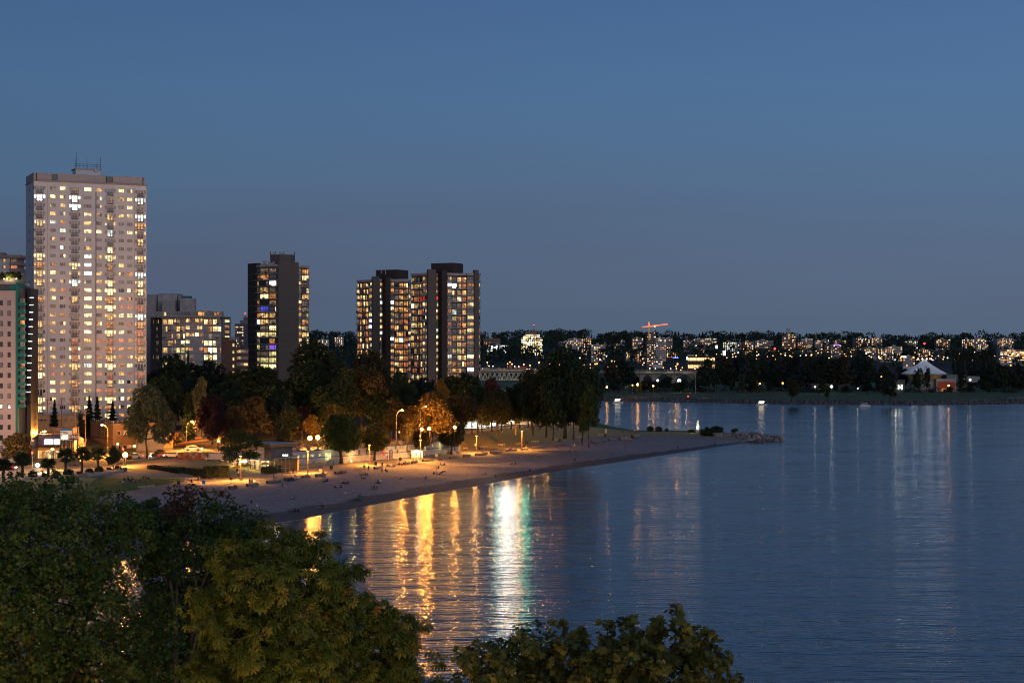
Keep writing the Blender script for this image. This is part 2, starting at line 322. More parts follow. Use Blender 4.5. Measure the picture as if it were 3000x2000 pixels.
# oval lawn among the paths on the left, with the upper path round it
def sheet(name, pts, z, m, dz=.05):
    mb = MB(); mb.poly([P(a, q, z)+Vector((0, 0, dz)) for a, q in pts], m); return tag(mb.build(name), kind='structure')
def on(poly, px):       # ground row at a column
    return float(np.interp(px, [p[0] for p in poly], [p[1] for p in poly]))
def zon(poly, px): return float(np.interp(px, [p[0] for p in poly], [p[2] for p in poly]))
# left side: upper path and the oval lawn lie on the slope sheet between promenade and street
def lerpl(A, B, t): return [(x, on(A, x)+(on(B, x)-on(A, x))*t, zon(A, x)+(zon(B, x)-zon(A, x))*t) for x in np.arange(-300, 2216, 20)]
def band(name, x0, x1, ta, tb, m, dz, step=15):
    xx = np.arange(x0, x1+1, step); A = []; B = []
    for x in xx:
        k = (x-x0)/(x1-x0); a_, b_ = ta(k), tb(k)
        pa, pb = P(x, on(INL, x), zon(INL, x)), P(x, on(TOPL, x), zon(TOPL, x))
        A.append(pa.lerp(pb, a_)+Vector((0, 0, dz))); B.append(pa.lerp(pb, b_)+Vector((0, 0, dz)))
    return loft(name, [A, B], m, sub=4)
band('upper_path', 230, 585, lambda k: .80*(1-k)**.8+.10*math.sin(k*3.14), lambda k: .96*(1-k)**.8+.12*k+.12*math.sin(k*3.14), mpth, .10)
band('oval_lawn', 230, 570, lambda k: .03, lambda k: .03+.80*(1-k)**.85*min(1, k*6+.05), mgl, .05)
# near bank under the big trees
nb = MB(); nb.poly([(-260, -60, 3.5), (40, -60, 3.5), (34, 70, 3.5), (12, 110, 3.3), (-18, 150, 3.0), (-60, 196, 2.6), (-230, 205, 3.2)], mgl)
nb.poly([(40, -60, 3.5), (60, -60, -1), (52, 75, -1), (34, 70, 3.5)], mgl); nb.poly([(34, 70, 3.5), (52, 75, -1), (24, 122, -1), (12, 110, 3.3)], mgl); nb.poly([(12, 110, 3.3), (24, 122, -1), (-14, 160, -1), (-18, 150, 3.0)], mgl); nb.poly([(-18, 150, 3), (-14, 160, -1), (-50, 200, -1), (-60, 196, 2.6)], mgl)
tag(nb.build('near_bank_ground'), kind='structure')
# far shore across the inlet
fx = np.arange(1350, 3400, 25)
wlf = np.interp(fx, [1350, 1750, 1900, 2300, 2700, 3000, 3400], [1165, 1172, 1176, 1184, 1187, 1183, 1178])
f0 = [P(x, y, -.3) for x, y in zip(fx, wlf)]
f1 = [p+Vector((0, 14, 3.6)) for p in f0]; f2 = [Vector((p.x*1.12, 1760, 6)) for p in f1]; f3 = [Vector((p.x*1.35, 2150, 11)) for p in f1]
mrr = mat('seawall_ground', (.07, .07, .07), .95, noise=.8, coord='World')
mfl = mat('far_lawn', (.09, .13, .05), .95, noise=.05, coord='World', col2=(.06, .09, .04))
loft('far_shore_bank', [f0, f1], mrr); 
loft('far_shore_path', [f1, [p+Vector((0, 5, .02)) for p in f1]], mpth)
loft('far_shore_lawn', [[p+Vector((0, 5, .02)) for p in f1], f2, f3], mfl, sub=4, bumpn=.5)
HP = [(1500, 1), (2150, 11), (2500, 18), (3000, 30), (3600, 52), (4500, 84), (6500, 86)]
def hz_(Y, X=0): return float(np.interp(Y, [p[0] for p in HP], [p[1] for p in HP]))+(3*math.sin(X/260+1)+2*math.sin(X/97) if Y > 2600 else 0)
hb_ = MB(); gx = np.arange(-2600, 4200, 120); gy = [1950, 2150, 2500, 3000, 3600, 4000, 4500, 5200, 6500]
hb_.geo([(x*(y/3000), y, hz_(y, x)-(2 if y == 1950 else 0)) for y in gy for x in gx], [(j*len(gx)+i, j*len(gx)+i+1, (j+1)*len(gx)+i+1, (j+1)*len(gx)+i) for j in range(len(gy)-1) for i in range(len(gx)-1)], mat('far_hill', (.03, .035, .022), .95, noise=.01, coord='World'))
tag(hb_.build('far_hill', smooth=True), kind='structure')
# inner bank of the inlet left of the bridge (land under marina slope)
# ------------------------------------------------------------------ foliage
def folmat(name, cols, trans=.35):
    m = bpy.data.materials.new(name); m.use_nodes = True; MAT[name] = m
    n = m.node_tree.nodes; l = m.node_tree.links; b = n['Principled BSDF']; out = n['Material Output']
    a = n.new('ShaderNodeAttribute'); a.attribute_name = 'tint'
    r = n.new('ShaderNodeValToRGB'); k = len(cols)
    ramp(r, [(p, tuple(c)+(1,)) for p, c in cols]); l.new(a.outputs['Fac'], r.inputs[0]); l.new(r.outputs[0], b.inputs['Base Color'])
    b.inputs['Roughness'].default_value = .6; b.inputs['Specular IOR Level'].default_value = .25
    t = n.new('ShaderNodeBsdfTranslucent'); l.new(r.outputs[0], t.inputs[0])
    mxs = n.new('ShaderNodeMixShader'); mxs.inputs[0].default_value = trans; l.new(b.outputs[0], mxs.inputs[1]); l.new(t.outputs[0], mxs.inputs[2]); l.new(mxs.outputs[0], out.inputs[0])
    return m
def fm(name, c, var=.5, acc=None):
    d = tuple(v*(1-var) for v in c); u = tuple(v*(1+var) for v in c)
    return folmat(name, [(0, d), (.55, c), (.9, u)]+([(.95, acc)] if acc else []))
F_DG = fm('foliage_dark_green', (.030, .056, .026)); F_G = fm('foliage_green', (.05, .085, .028)); F_OL = fm('foliage_olive', (.07, .078, .03))
F_BR = fm('foliage_brown', (.075, .064, .03)); F_RD = fm('foliage_red', (.085, .04, .034)); F_PU = fm('foliage_purple', (.032, .02, .026))
F_YE = fm('foliage_yellow', (.30, .17, .025), .3); F_GY = fm('foliage_grey_green', (.10, .12, .06)); F_OR = fm('foliage_autumn', (.15, .105, .03), .5, (.2, .12, .02))
F_BL = fm('foliage_blue_green', (.022, .042, .034)); F_FAR = fm('foliage_far', (.034, .056, .034)); F_FARB = fm('foliage_far_brown', (.06, .055, .032)); F_PALM = fm('foliage_palm', (.05, .075, .03))
F_N1 = folmat('foliage_maple', [(0, (.03, .062, .014)), (.45, (.07, .125, .025)), (.75, (.15, .18, .032)), (.93, (.2, .16, .035)), (.97, (.3, .14, .04))])
F_N1R = folmat('foliage_maple_red', [(0, (.018, .045, .014)), (.2, (.045, .095, .022)), (.4, (.09, .13, .03)), (.5, (.085, .055, .03)), (.85, (.10, .048, .032)), (1, (.12, .07, .04))])
F_N2 = folmat('foliage_chestnut', [(0, (.05, .08, .012)), (.4, (.115, .145, .02)), (.75, (.20, .20, .03)), (.9, (.30, .23, .035)), (.96, (.42, .17, .025)), (1, (.45, .12, .02))])
F_N3 = folmat('foliage_plane', [(0, (.04, .055, .014)), (.45, (.10, .115, .024)), (.8, (.2, .175, .035)), (1, (.34, .23, .04))])
LEAF_M = (np.array([(0, -.5, 0), (.22, -.18, .03), (.5, -.16, -.04), (.34, .06, .03), (.44, .34, -.05), (.15, .22, .04), (0, .55, -.06), (-.15, .22, .04), (-.44, .34, -.05), (-.34, .06, .03), (-.5, -.16, -.04), (-.22, -.18, .03)]), [list(range(12))])
_cv = []; _cf = []
for k, a in enumerate([-100, -50, 0, 50, 100]):
    ca, sa = math.cos(R(90-a)), math.sin(R(90-a)); ln = .62 if abs(a) < 60 else .45; i = len(_cv)
    for (u, v, z) in [(0, 0, 0), (.11, .62, -.05), (0, 1, -.22), (-.11, .62, -.05)]:
        u, v = u*ln*1.5, v*ln; _cv.append((v*ca+u*sa, v*sa-u*ca, z*ln*1.6))
    _cf.append([i, i+1, i+2, i+3])
LEAF_C = (np.array(_cv), _cf)
LEAF_Q = (np.array([(0, -.5, 0), (.42, 0, .08), (0, .5, 0), (-.42, 0, .08)]), [[0, 1, 2, 3]])
LEAF_T = (np.array([(0, -.5, 0), (.3, .1, .05), (-.3, .1, .05)]), [[0, 1, 2]])
def unit(a): return a/np.maximum(np.linalg.norm(a, axis=1, keepdims=True), 1e-6)
def leafmesh(name, C_, D, Nn, S, tint, tmpl, m):
    """leaves at C_, pointing along D with normal Nn, size S"""
    tv, tf = tmpl; K = len(tv); n = len(C_)
    D = unit(D); Rt = unit(np.cross(D, Nn)); Nn = np.cross(Rt, D)
    V = C_[:, None, :]+S[:, None, None]*(tv[None, :, 0:1]*Rt[:, None, :]+tv[None, :, 1:2]*D[:, None, :]+tv[None, :, 2:3]*Nn[:, None, :])
    V = V.reshape(-1, 3).astype(np.float32)
    fl = np.concatenate([np.array(f) for f in tf]); sizes = np.array([len(f) for f in tf])
    loops = (fl[None, :]+np.arange(n)[:, None]*K).ravel().astype(np.int32)
    tot = np.tile(sizes, n); st = np.concatenate([[0], np.cumsum(tot)[:-1]]).astype(np.int32)
    me = bpy.data.meshes.new(name); me.vertices.add(len(V)); me.vertices.foreach_set('co', V.ravel())
    me.loops.add(len(loops)); me.loops.foreach_set('vertex_index', loops)
    me.polygons.add(len(tot)); me.polygons.foreach_set('loop_start', st)
    me.polygons.foreach_set('loop_total', tot.astype(np.int32))
    me.update(calc_edges=True)
    at_ = me.attributes.new('tint', 'FLOAT', 'POINT'); at_.data.foreach_set('value', np.repeat(tint, K).astype(np.float32))
    me.materials.append(m); return me
def crown(name, blobs, rng, leaf, tmpl, m, cl_r, per_cl, spacing, droop=.3, inner=.25, up=.35, tintf=None, flat=.75, tuft=0):
    """blobs: (centre, (rx, ry, rz)); clusters of leaves over each blob's shell and some inside. returns mesh and cluster centres"""
    cc = []; oo = []
    for c, r in blobs:
        c = np.array(c); r = np.array(r, float); area = 4*math.pi*((r[0]*r[1]+r[0]*r[2]+r[1]*r[2])/3)
        k = max(4, int(area/(spacing*spacing)))
        d = unit(rng.normal(size=(k, 3))); rad = np.where(rng.random(k) < inner, rng.uniform(.3, .8, k), rng.uniform(.78, 1.08+tuft, k))
        q = c+d*r*rad[:, None]; keep = np.ones(k, bool)
        for c2, r2 in blobs:      # drop clusters deep inside a neighbour
            if c2 is not c: 
                e = np.linalg.norm((q-np.array(c2))/np.array(r2), axis=1); keep &= ~((e < .55) & (e > 1e-3) & (np.linalg.norm(c-np.array(c2)) > 1e-6))
        cc.append(q[keep]); oo.append(unit(d*r)[keep])
    cc = np.concatenate(cc); oo = np.concatenate(oo); n = len(cc)
    rc = cl_r*rng.uniform(.6, 1.35, n); ct = rng.random(n)
    idx = np.repeat(np.arange(n), per_cl); k = len(idx)
    d = unit(rng.normal(size=(k, 3))+oo[idx]*.6+np.array([0, 0, up])); rr = rng.random(k)**.45
    pos = cc[idx]+d*(rc[idx]*rr)[:, None]*np.array([1, 1, flat])
    D = unit(d*.8+rng.normal(size=(k, 3))*.5+np.array([0, 0, -droop])); Nn = unit(oo[idx]*.5+np.array([0, 0, .8])+rng.normal(size=(k, 3))*.45)
    S = leaf*rng.uniform(.6, 1.25, k); tint = np.clip(ct[idx]*.55+rng.random(k)*.45, 0, 1)
    if tintf is not None: tint = tintf(pos, tint)
    return leafmesh(name, pos, D, Nn, S, tint, tmpl, m), cc
def skeleton(name, base, top, blobs, cc, r0, m, rng, parent, twigs=400, n=7):
    mb = MB(); base = Vector(base); top = Vector(top); pts = [base]; k = 5
    for i in range(1, k+1):
        t = i/k; pts.append(base.lerp(top, t)+Vector(rng.normal(size=3)*(top-base).length*.018*(0 if i == k else 1)))
    rad = [r0*(1.25 if i == 0 else 1-.75*i/k) for i in range(k+1)]
    for i in range(k): mb.tube(pts[i], pts[i+1], rad[i], rad[i+1], m, n)
    ends = []
    for c, r in blobs:
        c = Vector(c); j = min(range(1, k+1), key=lambda i: abs(pts[i].z-(c.z-.45*abs(c.z-base.z)*.6))); j = max(1, min(k, j))
        a = pts[j]; q = a.lerp(c, .5)+Vector(rng.normal(size=3)*(c-a).length*.08)+Vector((0, 0, (c-a).length*.05)); ra = rad[j]*.55+r0*.06
        mb.tube(a, q, ra, ra*.65, m, n); mb.tube(q, c, ra*.65, ra*.35, m, n); ends.append((q, ra*.5)); ends.append((c, ra*.35)); ends.append((q.lerp(c, .5), ra*.4))
    if len(cc):
        E_ = np.array([tuple(e[0]) for e in ends]); sel = rng.permutation(len(cc))[:twigs]
        for i in sel:
            j = int(np.argmin(np.linalg.norm(E_-cc[i], axis=1))); a, ra = ends[j]; e = Vector(cc[i]); md = a.lerp(e, .5)+Vector(rng.normal(size=3)*(e-a).length*.1)
            mb.tube(a, md, ra*.35, ra*.22, m, 4, cap=False); mb.tube(md, e, ra*.22, ra*.08, m, 4, cap=False)
    return mb.build(name, parent, smooth=True)

# the big trees close below the camera ------------------------------
def near_tree(kind, label, basepx, Y, zb, blobpx, leaf, tmpl, m, cl_r, per_cl, spacing, seed, tuft=.25, r0=.35, droop=.3, tintf=None, ztop=None, twigs=500):
    rng = np.random.default_rng(seed); base = Vector((X_(basepx, Y), Y, zb))
    blobs = []
    for q in blobpx:
        px, py, dy, r = q[:4]; y = Y+dy; c = at(px, py, y); rr_ = r/F*y; fl = q[4] if len(q) > 4 else .8
        blobs.append((tuple(c-base), (rr_, rr_*1.0, rr_*fl)))
    root = empty(kind, base, label, 'tree', 'big trees close below the viewpoint')
    me, cc = crown('crown', blobs, rng, leaf, tmpl, m, cl_r, per_cl, spacing, droop, tintf=tintf, tuft=tuft)
    obj('crown', me, root)
    zt = max(b[0][2] for b in blobs)*.8 if ztop is None else ztop
    skeleton('trunk', (0, 0, 0), (float(np.mean([b[0][0] for b in blobs])), 0, zt), blobs, cc, r0, M_BARK, rng, root, twigs)
    return root
near_tree('maple_tree', 'huge dark green maple filling the lower left corner, nearest the street palms', 130, 74, 3.5,
    [(-150, 1530, 6, 130), (-10, 1495, 8, 100), (90, 1478, 4, 88), (190, 1500, 6, 98), (295, 1520, 3, 92), (370, 1560, 2, 62), (-40, 1620, 0, 130), (110, 1610, -2, 130), (240, 1630, 0, 110), (20, 1760, -3, 150), (170, 1790, -2, 150), (262, 1720, 0, 80), (320, 1880, -1, 130),
     (-150, 1750, 0, 150), (-100, 1930, -2, 160), (60, 1950, -4, 150), (220, 1970, -3, 140), (400, 1985, -1, 120), (430, 1830, 2, 90), (100, 2150, -1, 190), (330, 2170, 0, 170)],
    .17, LEAF_M, F_N1, .5, 34, .58, 11, .32, r0=.5, twigs=700)
near_tree('red_maple_tree', 'dark maple with a reddening top between the big maple and the horse chestnut', 560, 82, 3.0,
    [(500, 1500, 2, 62), (575, 1515, 0, 78), (645, 1555, 2, 72), (700, 1560, 3, 58), (745, 1562, 4, 45), (450, 1580, 3, 78), (400, 1520, 4, 45), (560, 1600, 0, 95), (640, 1650, 3, 85), (500, 1720, 4, 65), (590, 1800, 3, 110), (480, 1880, 2, 100), (630, 1920, 3, 120), (520, 2040, 2, 160), (700, 1750, 5, 80), (450, 1660, 5, 50), (520, 1640, 4, 60), (600, 1700, 4, 70), (430, 1780, 5, 60), (540, 1790, 4, 60), (420, 1500, 5, 40), (460, 1520, 4, 50), (680, 1620, 4, 60)],
    .17, LEAF_M, F_N1R, .5, 34, .58, 12, .32, r0=.4, twigs=500,
    tintf=lambda p, t: np.where((p[:, 2] > 26.9+.8*np.sin(p[:, 0]*2)) & (p[:, 0] < 1.8) & (p[:, 0] > -2.2), .42+t*.58, t*.40))
near_tree('horse_chestnut_tree', 'yellowing horse chestnut with drooping fingered leaves in front of the water', 855, 62, 3.6,
    [(800, 1625, 1, 75), (885, 1610, 2, 58), (700, 1660, 0, 78), (960, 1665, 1, 62), (1010, 1680, 2, 42), (780, 1720, -2, 95), (660, 1760, 0, 70), (900, 1740, -1, 85), (1000, 1770, 0, 70), (1080, 1800, 1, 62), (1150, 1850, 1, 62), (1205, 1868, 2, 42), (720, 1850, -1, 100), (860, 1870, -2, 100), (990, 1880, 0, 90),
     (1100, 1930, 0, 80), (1190, 1975, 1, 72), (650, 1930, 0, 75), (620, 2040, 0, 100), (780, 1990, -2, 110), (930, 2000, -1, 110), (1070, 2050, 0, 120), (1180, 2110, 1, 110), (850, 2180, 0, 180)],
    .40, LEAF_C, F_N2, .42, 14, .54, 13, .38, r0=.33, droop=.9, twigs=500)
near_tree('plane_tree', 'broad plane tree with jagged yellow-green leaves at the bottom edge before the dark water', 1790, 52, 3.4,
    [(1440, 1960, 0, 72), (1600, 1905, 0, 62), (1560, 1990, 1, 90), (1700, 1930, 1, 60), (1750, 1900, 0, 50), (1690, 2020, -1, 110), (1830, 1880, 0, 42), (1880, 1845, 0, 40), (1925, 1850, 1, 40), (1995, 1835, 0, 42), (1900, 1920, 0, 80), (2015, 1900, 1, 60), (2075, 1885, 1, 34), (2090, 1950, 0, 50), (1850, 2010, -1, 110), (2010, 2010, 0, 110), (1770, 2160, 0, 190), (1980, 2160, 0, 150), (1500, 2100, 0, 140), (2135, 2010, 1, 40)],
    .25, LEAF_M, F_N3, .33, 17, .50, 14, .6, r0=.3, droop=.35, twigs=900)
near_tree('young_maple_tree', 'small dark tree rising behind the left end of the plane tree', 1535, 60, 3.0,
    [(1550, 1862, 0, 42), (1530, 1905, 0, 52), (1480, 1905, 0, 40), (1455, 1915, 1, 34), (1385, 1905, 1, 16, 1.5), (1400, 1950, 1, 40), (1545, 1960, 0, 70), (1450, 2030, 0, 90)],
    .15, LEAF_M, F_DG, .34, 22, .5, 15, .45, r0=.16, twigs=250)

# trees further off: prototypes of about 10 m, copied and scaled -----
PROTO = {}
def proto(key, blobs, leaf, per_cl, spacing, cl_r, seed, tr=.22, top=.7, tmpl=LEAF_Q, droop=.2, twigs=40, m=F_G, extra=None):
    rng = np.random.default_rng(seed)
    me, cc = crown(key+'_crown', blobs, rng, leaf, tmpl, m, cl_r, per_cl, spacing, droop)
    mb_root = bpy.data.objects.new('x', None)
    t = skeleton('trunk', (0, 0, 0), (0, 0, top*10), blobs, cc, tr, M_BARK, rng, None, twigs, 6)
    tm = t.data; bpy.data.objects.remove(t); PROTO[key] = (me, tm)
def rb(n, w_, z0, z1, r0, r1, seed, fl=.85):
    q = random.Random(seed); out = []
    for i in range(n):
        t = (i+.5)/n; z = z0+(z1-z0)*t; pw = w_*math.sin(math.pi*min(.98, .18+t*.8))**.6; a = q.random()*6.28; d = q.random()**.5*pw
        r = r0+(r1-r0)*q.random(); out.append(((d*math.cos(a), d*math.sin(a), z), (r, r, r*fl)))
    return out
proto('round', rb(13, 2.9, 3.6, 8.8, 1.3, 1.9, 1), .34, 16, .62, .5, 21)
proto('broad', rb(16, 4.3, 3.4, 8.6, 1.3, 2.1, 2), .36, 16, .68, .55, 22)
proto('tall', rb(16, 2.5, 2.6, 9.3, 1.0, 1.6, 3, 1.1), .30, 16, .58, .45, 23)
proto('vase', rb(17, 3.4, 5.2, 8.9, .95, 1.45, 4), .32, 16, .58, .45, 24, tr=.26, top=.62)
proto('pruned', [((0, 0, 5.9), (2.9, 2.9, 3.4)), ((1.3, 0, 5.2), (2.5, 2.5, 2.6)), ((-1.2, .5, 5.3), (2.4, 2.5, 2.7)), ((0, -.6, 7.3), (2.1, 2.1, 2.2))], .26, 20, .5, .42, 25, tr=.28, top=.55)
proto('slim', [((0, 0, 1.5+k*1.1), (1.05-.08*k, 1.05-.08*k, .9)) for k in range(8)], .26, 16, .5, .35, 26, tr=.14, top=.9)
proto('airy', rb(20, 4.2, 3.2, 8.6, .7, 1.3, 5, .6), .26, 12, .5, .5, 27, tr=.2, top=.6, twigs=120)
def conifer(key, seed, m=F_BL, spread=2.1, leaf=.42, cnt=5200):
    rng = np.random.default_rng(seed); t = rng.random(cnt)**.75; z = 1.0+9*t; rr = spread*(1-t)*(.72+.28*np.sin(t*60)); a = rng.random(cnt)*6.283; q = rng.random(cnt)**.4
    jag = 1+.35*np.sin(a*3+t*25)
    pos = np.stack([rr*q*jag*np.cos(a), rr*q*jag*np.sin(a), z-.25*rr*q], 1)
    D = np.stack([np.cos(a), np.sin(a), -.35+0*a], 1)+rng.normal(size=(cnt, 3))*.25; Nn = np.tile([0, 0, 1.], (cnt, 1))+rng.normal(size=(cnt, 3))*.4
    me = leafmesh(key, pos, D, Nn, leaf*rng.uniform(.6, 1.3, cnt), rng.random(cnt), LEAF_Q, m)
    mb = MB(); mb.tube((0, 0, 0), (0, 0, 9.6), .2, .03, M_BARK, 6); PROTO[key] = (me, mb.mesh('trunk'))
conifer('conifer', 31)
def palm(key, seed):
    rng = np.random.default_rng(seed); mb = MB(); pos = []; D = []; Nn = []; S = []
    for k in range(40):
        a = rng.random()*6.283; e = rng.uniform(-.95, 1.15); ln = rng.uniform(2.9, 3.7)*(1 if e > -.5 else .85)
        u = np.array([math.cos(a)*math.cos(e), math.sin(a)*math.cos(e), math.sin(e)]); stem = np.array([0, 0, 6.4])+u*ln*.42
        for j in range(13):
            th = (j-6)/6*1.45; sd_ = np.cross(u, [0, 0, 1]); sd_ = sd_/np.linalg.norm(sd_); d = u*math.cos(th)+sd_*math.sin(th)+np.array([0, 0, -.25-.35*abs(th)])
            pos.append(stem+d*ln*.28); D.append(d); Nn.append(np.cross(d, sd_)+rng.normal(size=3)*.2+np.array([0, 0, .4])); S.append(ln*.78)
    tm = (np.array([(0, -.5, 0), (.055, .05, .01), (0, .5, -.1), (-.055, .05, .01)]), [[0, 1, 2, 3]])
    pos = np.array(pos)
    me = leafmesh(key, pos, np.array(D), np.array(Nn), np.array(S), rng.random(len(pos)), tm, F_PALM)
    pr = [(.42+.08*(k % 2), k*.4) for k in range(14)]+[(.7, 6.0), (.3, 6.8)]
    mb.lathe(pr, M_BARK, 8); PROTO[key] = (me, mb.mesh('trunk'))
palm('palm', 41)
def lowpoly(key, src_blobs, leaf, per_cl, spacing, cl_r, seed, m=F_FAR): proto(key, src_blobs, leaf, per_cl, spacing, cl_r, seed, tmpl=LEAF_Q, twigs=0, m=m)
lowpoly('far_round', rb(9, 3.2, 3, 8.6, 1.4, 2.0, 6), .75, 9, 1.2, .8, 51)
lowpoly('far_broad', rb(11, 4.6, 2.6, 8.2, 1.5, 2.2, 7), .8, 9, 1.3, .85, 52)
lowpoly('far_tall', rb(10, 1.8, 1.8, 9.3, .9, 1.4, 8, 1.3), .6, 8, .9, .6, 53)
conifer('far_conifer', 54, F_FAR, 1.9, .8, 700)
TREENAME = {'round': 'deciduous_tree', 'broad': 'deciduous_tree', 'tall': 'deciduous_tree', 'vase': 'street_tree', 'pruned': 'rounded_tree', 'slim': 'columnar_tree', 'airy': 'honey_locust_tree', 'conifer': 'conifer_tree', 'palm': 'palm_tree', 'far_round': 'far_tree', 'far_broad': 'far_tree', 'far_tall': 'poplar_tree', 'far_conifer': 'conifer_tree'}
def tree(key, loc, h, wd, m, label, group=None, rz=None, name=None):
    me, tm = PROTO[key]; root = empty(name or TREENAME[key], loc, label, 'tree', group, rnd.random()*6.28 if rz is None else rz)
    root.scale = (wd, wd, h/10)
    c = obj('crown', me, root); c.material_slots[0].link = 'OBJECT'; c.material_slots[0].material = m
    obj('trunk', tm, root); return root
CW = {'round': 8.6, 'broad': 11.5, 'tall': 7.2, 'vase': 9, 'pruned': 6.6, 'slim': 2.6, 'airy': 10.5, 'conifer': 4.6, 'palm': 6.4, 'far_round': 9.5, 'far_broad': 12.6, 'far_tall': 5.4, 'far_conifer': 4.4}
def ptree(key, px, ptop, pw, Y, zb, m, label, group=None, pbase=None):
    """a tree by its column, the row of its top, its width in photo pixels, distance and ground height"""
    if pbase is not None: Y = (CAMZ-zb)*F/(pbase-HZ)
    h = Z_(ptop, Y)-zb; wd = pw/F*Y/CW[key]
    return tree(key, (X_(px, Y), Y, zb), h, wd, m, label, group)
# mid-ground trees: (proto, px, top, width, Y, ground, material, label)
MT = [
 ('broad', 430, 1132, 172, 530, 5.5, F_GY, 'tall loose grey-green tree in front of the mural wall and orange building'),
 ('round', 510, 1040, 150, 640, 14, F_DG, 'dark green tree right in front of the terraced mid-rise block'),
 ('conifer', 551, 1018, 36, 620, 14, F_DG, 'slim dark pointed tree poking up before the mid-rise block'),
 ('round', 455, 1085, 110, 640, 14, F_BL, 'near black tree between the white tower and the dark green tree'),
 ('broad', 600, 1060, 170, 640, 14, F_BL, 'wide dark tree below the brown stepped building'),
 ('round', 590, 1106, 62, 590, 10, F_GY, 'grey-green weeping tree in front of the dark slope trees'),
 ('slim', 551, 1150, 46, 580, 9, F_DG, 'narrow dark green columnar tree beside the purple beech'),
 ('broad', 622, 1160, 140, 575, 8, F_PU, 'dark purple beech behind the mural building'),
 ('broad', 735, 1075, 215, 640, 12, F_OL, 'large olive brown tree left of the brick tower base'),
 ('round', 770, 1078, 120, 660, 13, F_G, 'green tree at the foot of the brick tower'),
 ('broad', 735, 1165, 165, 590, 8, F_BR, 'brown tree behind the restaurant with a lamp shining before it'),
 ('tall', 925, 1008, 190, 650, 12, F_OL, 'very tall loose tree right of the brick tower'),
 ('broad', 900, 1060, 190, 620, 11, F_DG, 'wide dark tree above the two globe lamps'),
 ('broad', 1085, 1030, 150, 650, 12, F_BR, 'tall brown-leaved tree in front of the left twin tower'),
 ('broad', 1060, 1075, 180, 615, 11, F_BR, 'dark russet tree above the parked cars'),
 ('tall', 1010, 1075, 90, 610, 11, F_DG, 'dark narrow tree left of the russet tree'),
 ('round', 1172, 1090, 95, 640, 12, F_G, 'green tree below the gap between the twin towers'),
 ('round', 1215, 1118, 85, 660, 11, F_DG, 'small dark tree under the right twin tower'),
 ('round', 1293, 1112, 66, 615, 10, F_YE, 'bright yellow autumn tree in front of the right twin tower'),
 ('broad', 1355, 1095, 165, 660, 9, F_DG, 'dome-shaped dark green tree at the foot of the right twin tower'),
 ('broad', 1262, 1148, 175, 572, 8, F_OR, 'orange lamp-lit tree behind the bathhouse terrace'),
 ('vase', 1350, 1152, 130, 600, 8, F_BR, 'brown tree between the orange tree and the street tree row'),
 ('round', 1440, 1110, 90, 720, 8, F_RD, 'dark red tree below the steel bridge'),
 ('round', 886, 1192, 85, 600, 8, F_RD, 'red-leaved tree beside the lamp post above the globe lamps'),
 ('round', 915, 1215, 62, 585, 8, F_OR, 'small yellow-lit tree right beside the globe lamps'),
 ('round', 1148, 1205, 60, 600, 9, F_BR, 'small bushy tree on the slope below the parked cars'),
 ('airy', 695, 1246, 165, 500, 3.6, F_G, 'spreading green tree leaning over the beach restaurant'),
 ('tall', 1655, 1035, 165, 640, 7, F_DG, 'tallest dark tree of the clump at the headland'),
 ('broad', 1705, 1075, 130, 620, 6.5, F_DG, 'wide dark tree overhanging the inlet water'),
 ('tall', 1600, 1080, 110, 640, 7.5, F_OL, 'tall olive tree at the left of the headland clump'),
 ('broad', 1560, 1085, 110, 680, 8, F_BR, 'brownish tree behind the end of the street tree row'),
 ('round', 1725, 1130, 70, 605, 5.5, F_G, 'low green tree at the water end of the headland clump'),
 ('round', 50, 1268, 110, 504, 5.2, F_OR, 'orange-lit autumn tree before the cream apartment block'),
 ('round', 362, 1320, 55, 520, 5.4, F_YE, 'small yellow tree glowing beside the bright globe lamp'),
 ('round', 160, 1242, 34, 590, 8, F_BR, 'small brown tree in front of the podium wall'),
 ('conifer', 160, 1170, 42, 590, 9, F_BL, 'lone dark conifer standing against the white tower'),
 ('conifer', 262, 1160, 55, 600, 10, F_DG, 'left conifer of the dense clump before the white tower'),
 ('conifer', 285, 1162, 50, 595, 10, F_BL, 'middle conifer of the dense clump before the white tower'),
 ('conifer', 330, 1176, 50, 605, 10, F_BL, 'right conifer of the dense clump before the white tower'),
 ('slim', 237, 1205, 30, 590, 8, F_BL, 'dark upright shrub tree behind the leaning billboard'),
 ('slim', 82, 1205, 26, 560, 8, F_G, 'narrow green tree between the cream block and the white tower'),
 ('airy', 525, 1262, 40, 575, 7, F_BR, 'small tree against the lit mural wall'),
 ('round', 838, 1255, 70, 560, 7.2, F_OL, 'lit shrubby tree on the terrace left of the globe lamps'),
 ('slim', 822, 1280, 40, 545, 7, F_G, 'slender tree beside the restaurant roof'),
 ('round', 1030, 1265, 55, 560, 8, F_BR, 'bushy tree on the terrace behind the second rounded tree'),
 ('round', 1120, 1268, 60, 560, 8, F_OL, 'lit bushy tree above the bathhouse door'),
 ('round', 1195, 1238, 50, 560, 8, F_BR, 'brown tree trunked beside the terrace lamp'),
]
for t in MT: ptree(*t[:7], t[7])
ORD = 'first second third fourth fifth sixth seventh eighth ninth tenth eleventh twelfth thirteenth fourteenth fifteenth sixteenth seventeenth eighteenth nineteenth twentieth'.split()
def ordn(i):
    tens = ['', '', 'twenty', 'thirty', 'forty', 'fifty', 'sixty', 'seventy', 'eighty', 'ninety']
    if i < 20: return ORD[i]
    q, r_ = divmod(i+1, 10); return (tens[q]+'-'+ORD[r_-1]) if r_ else tens[q].replace('ty', 'tieth')
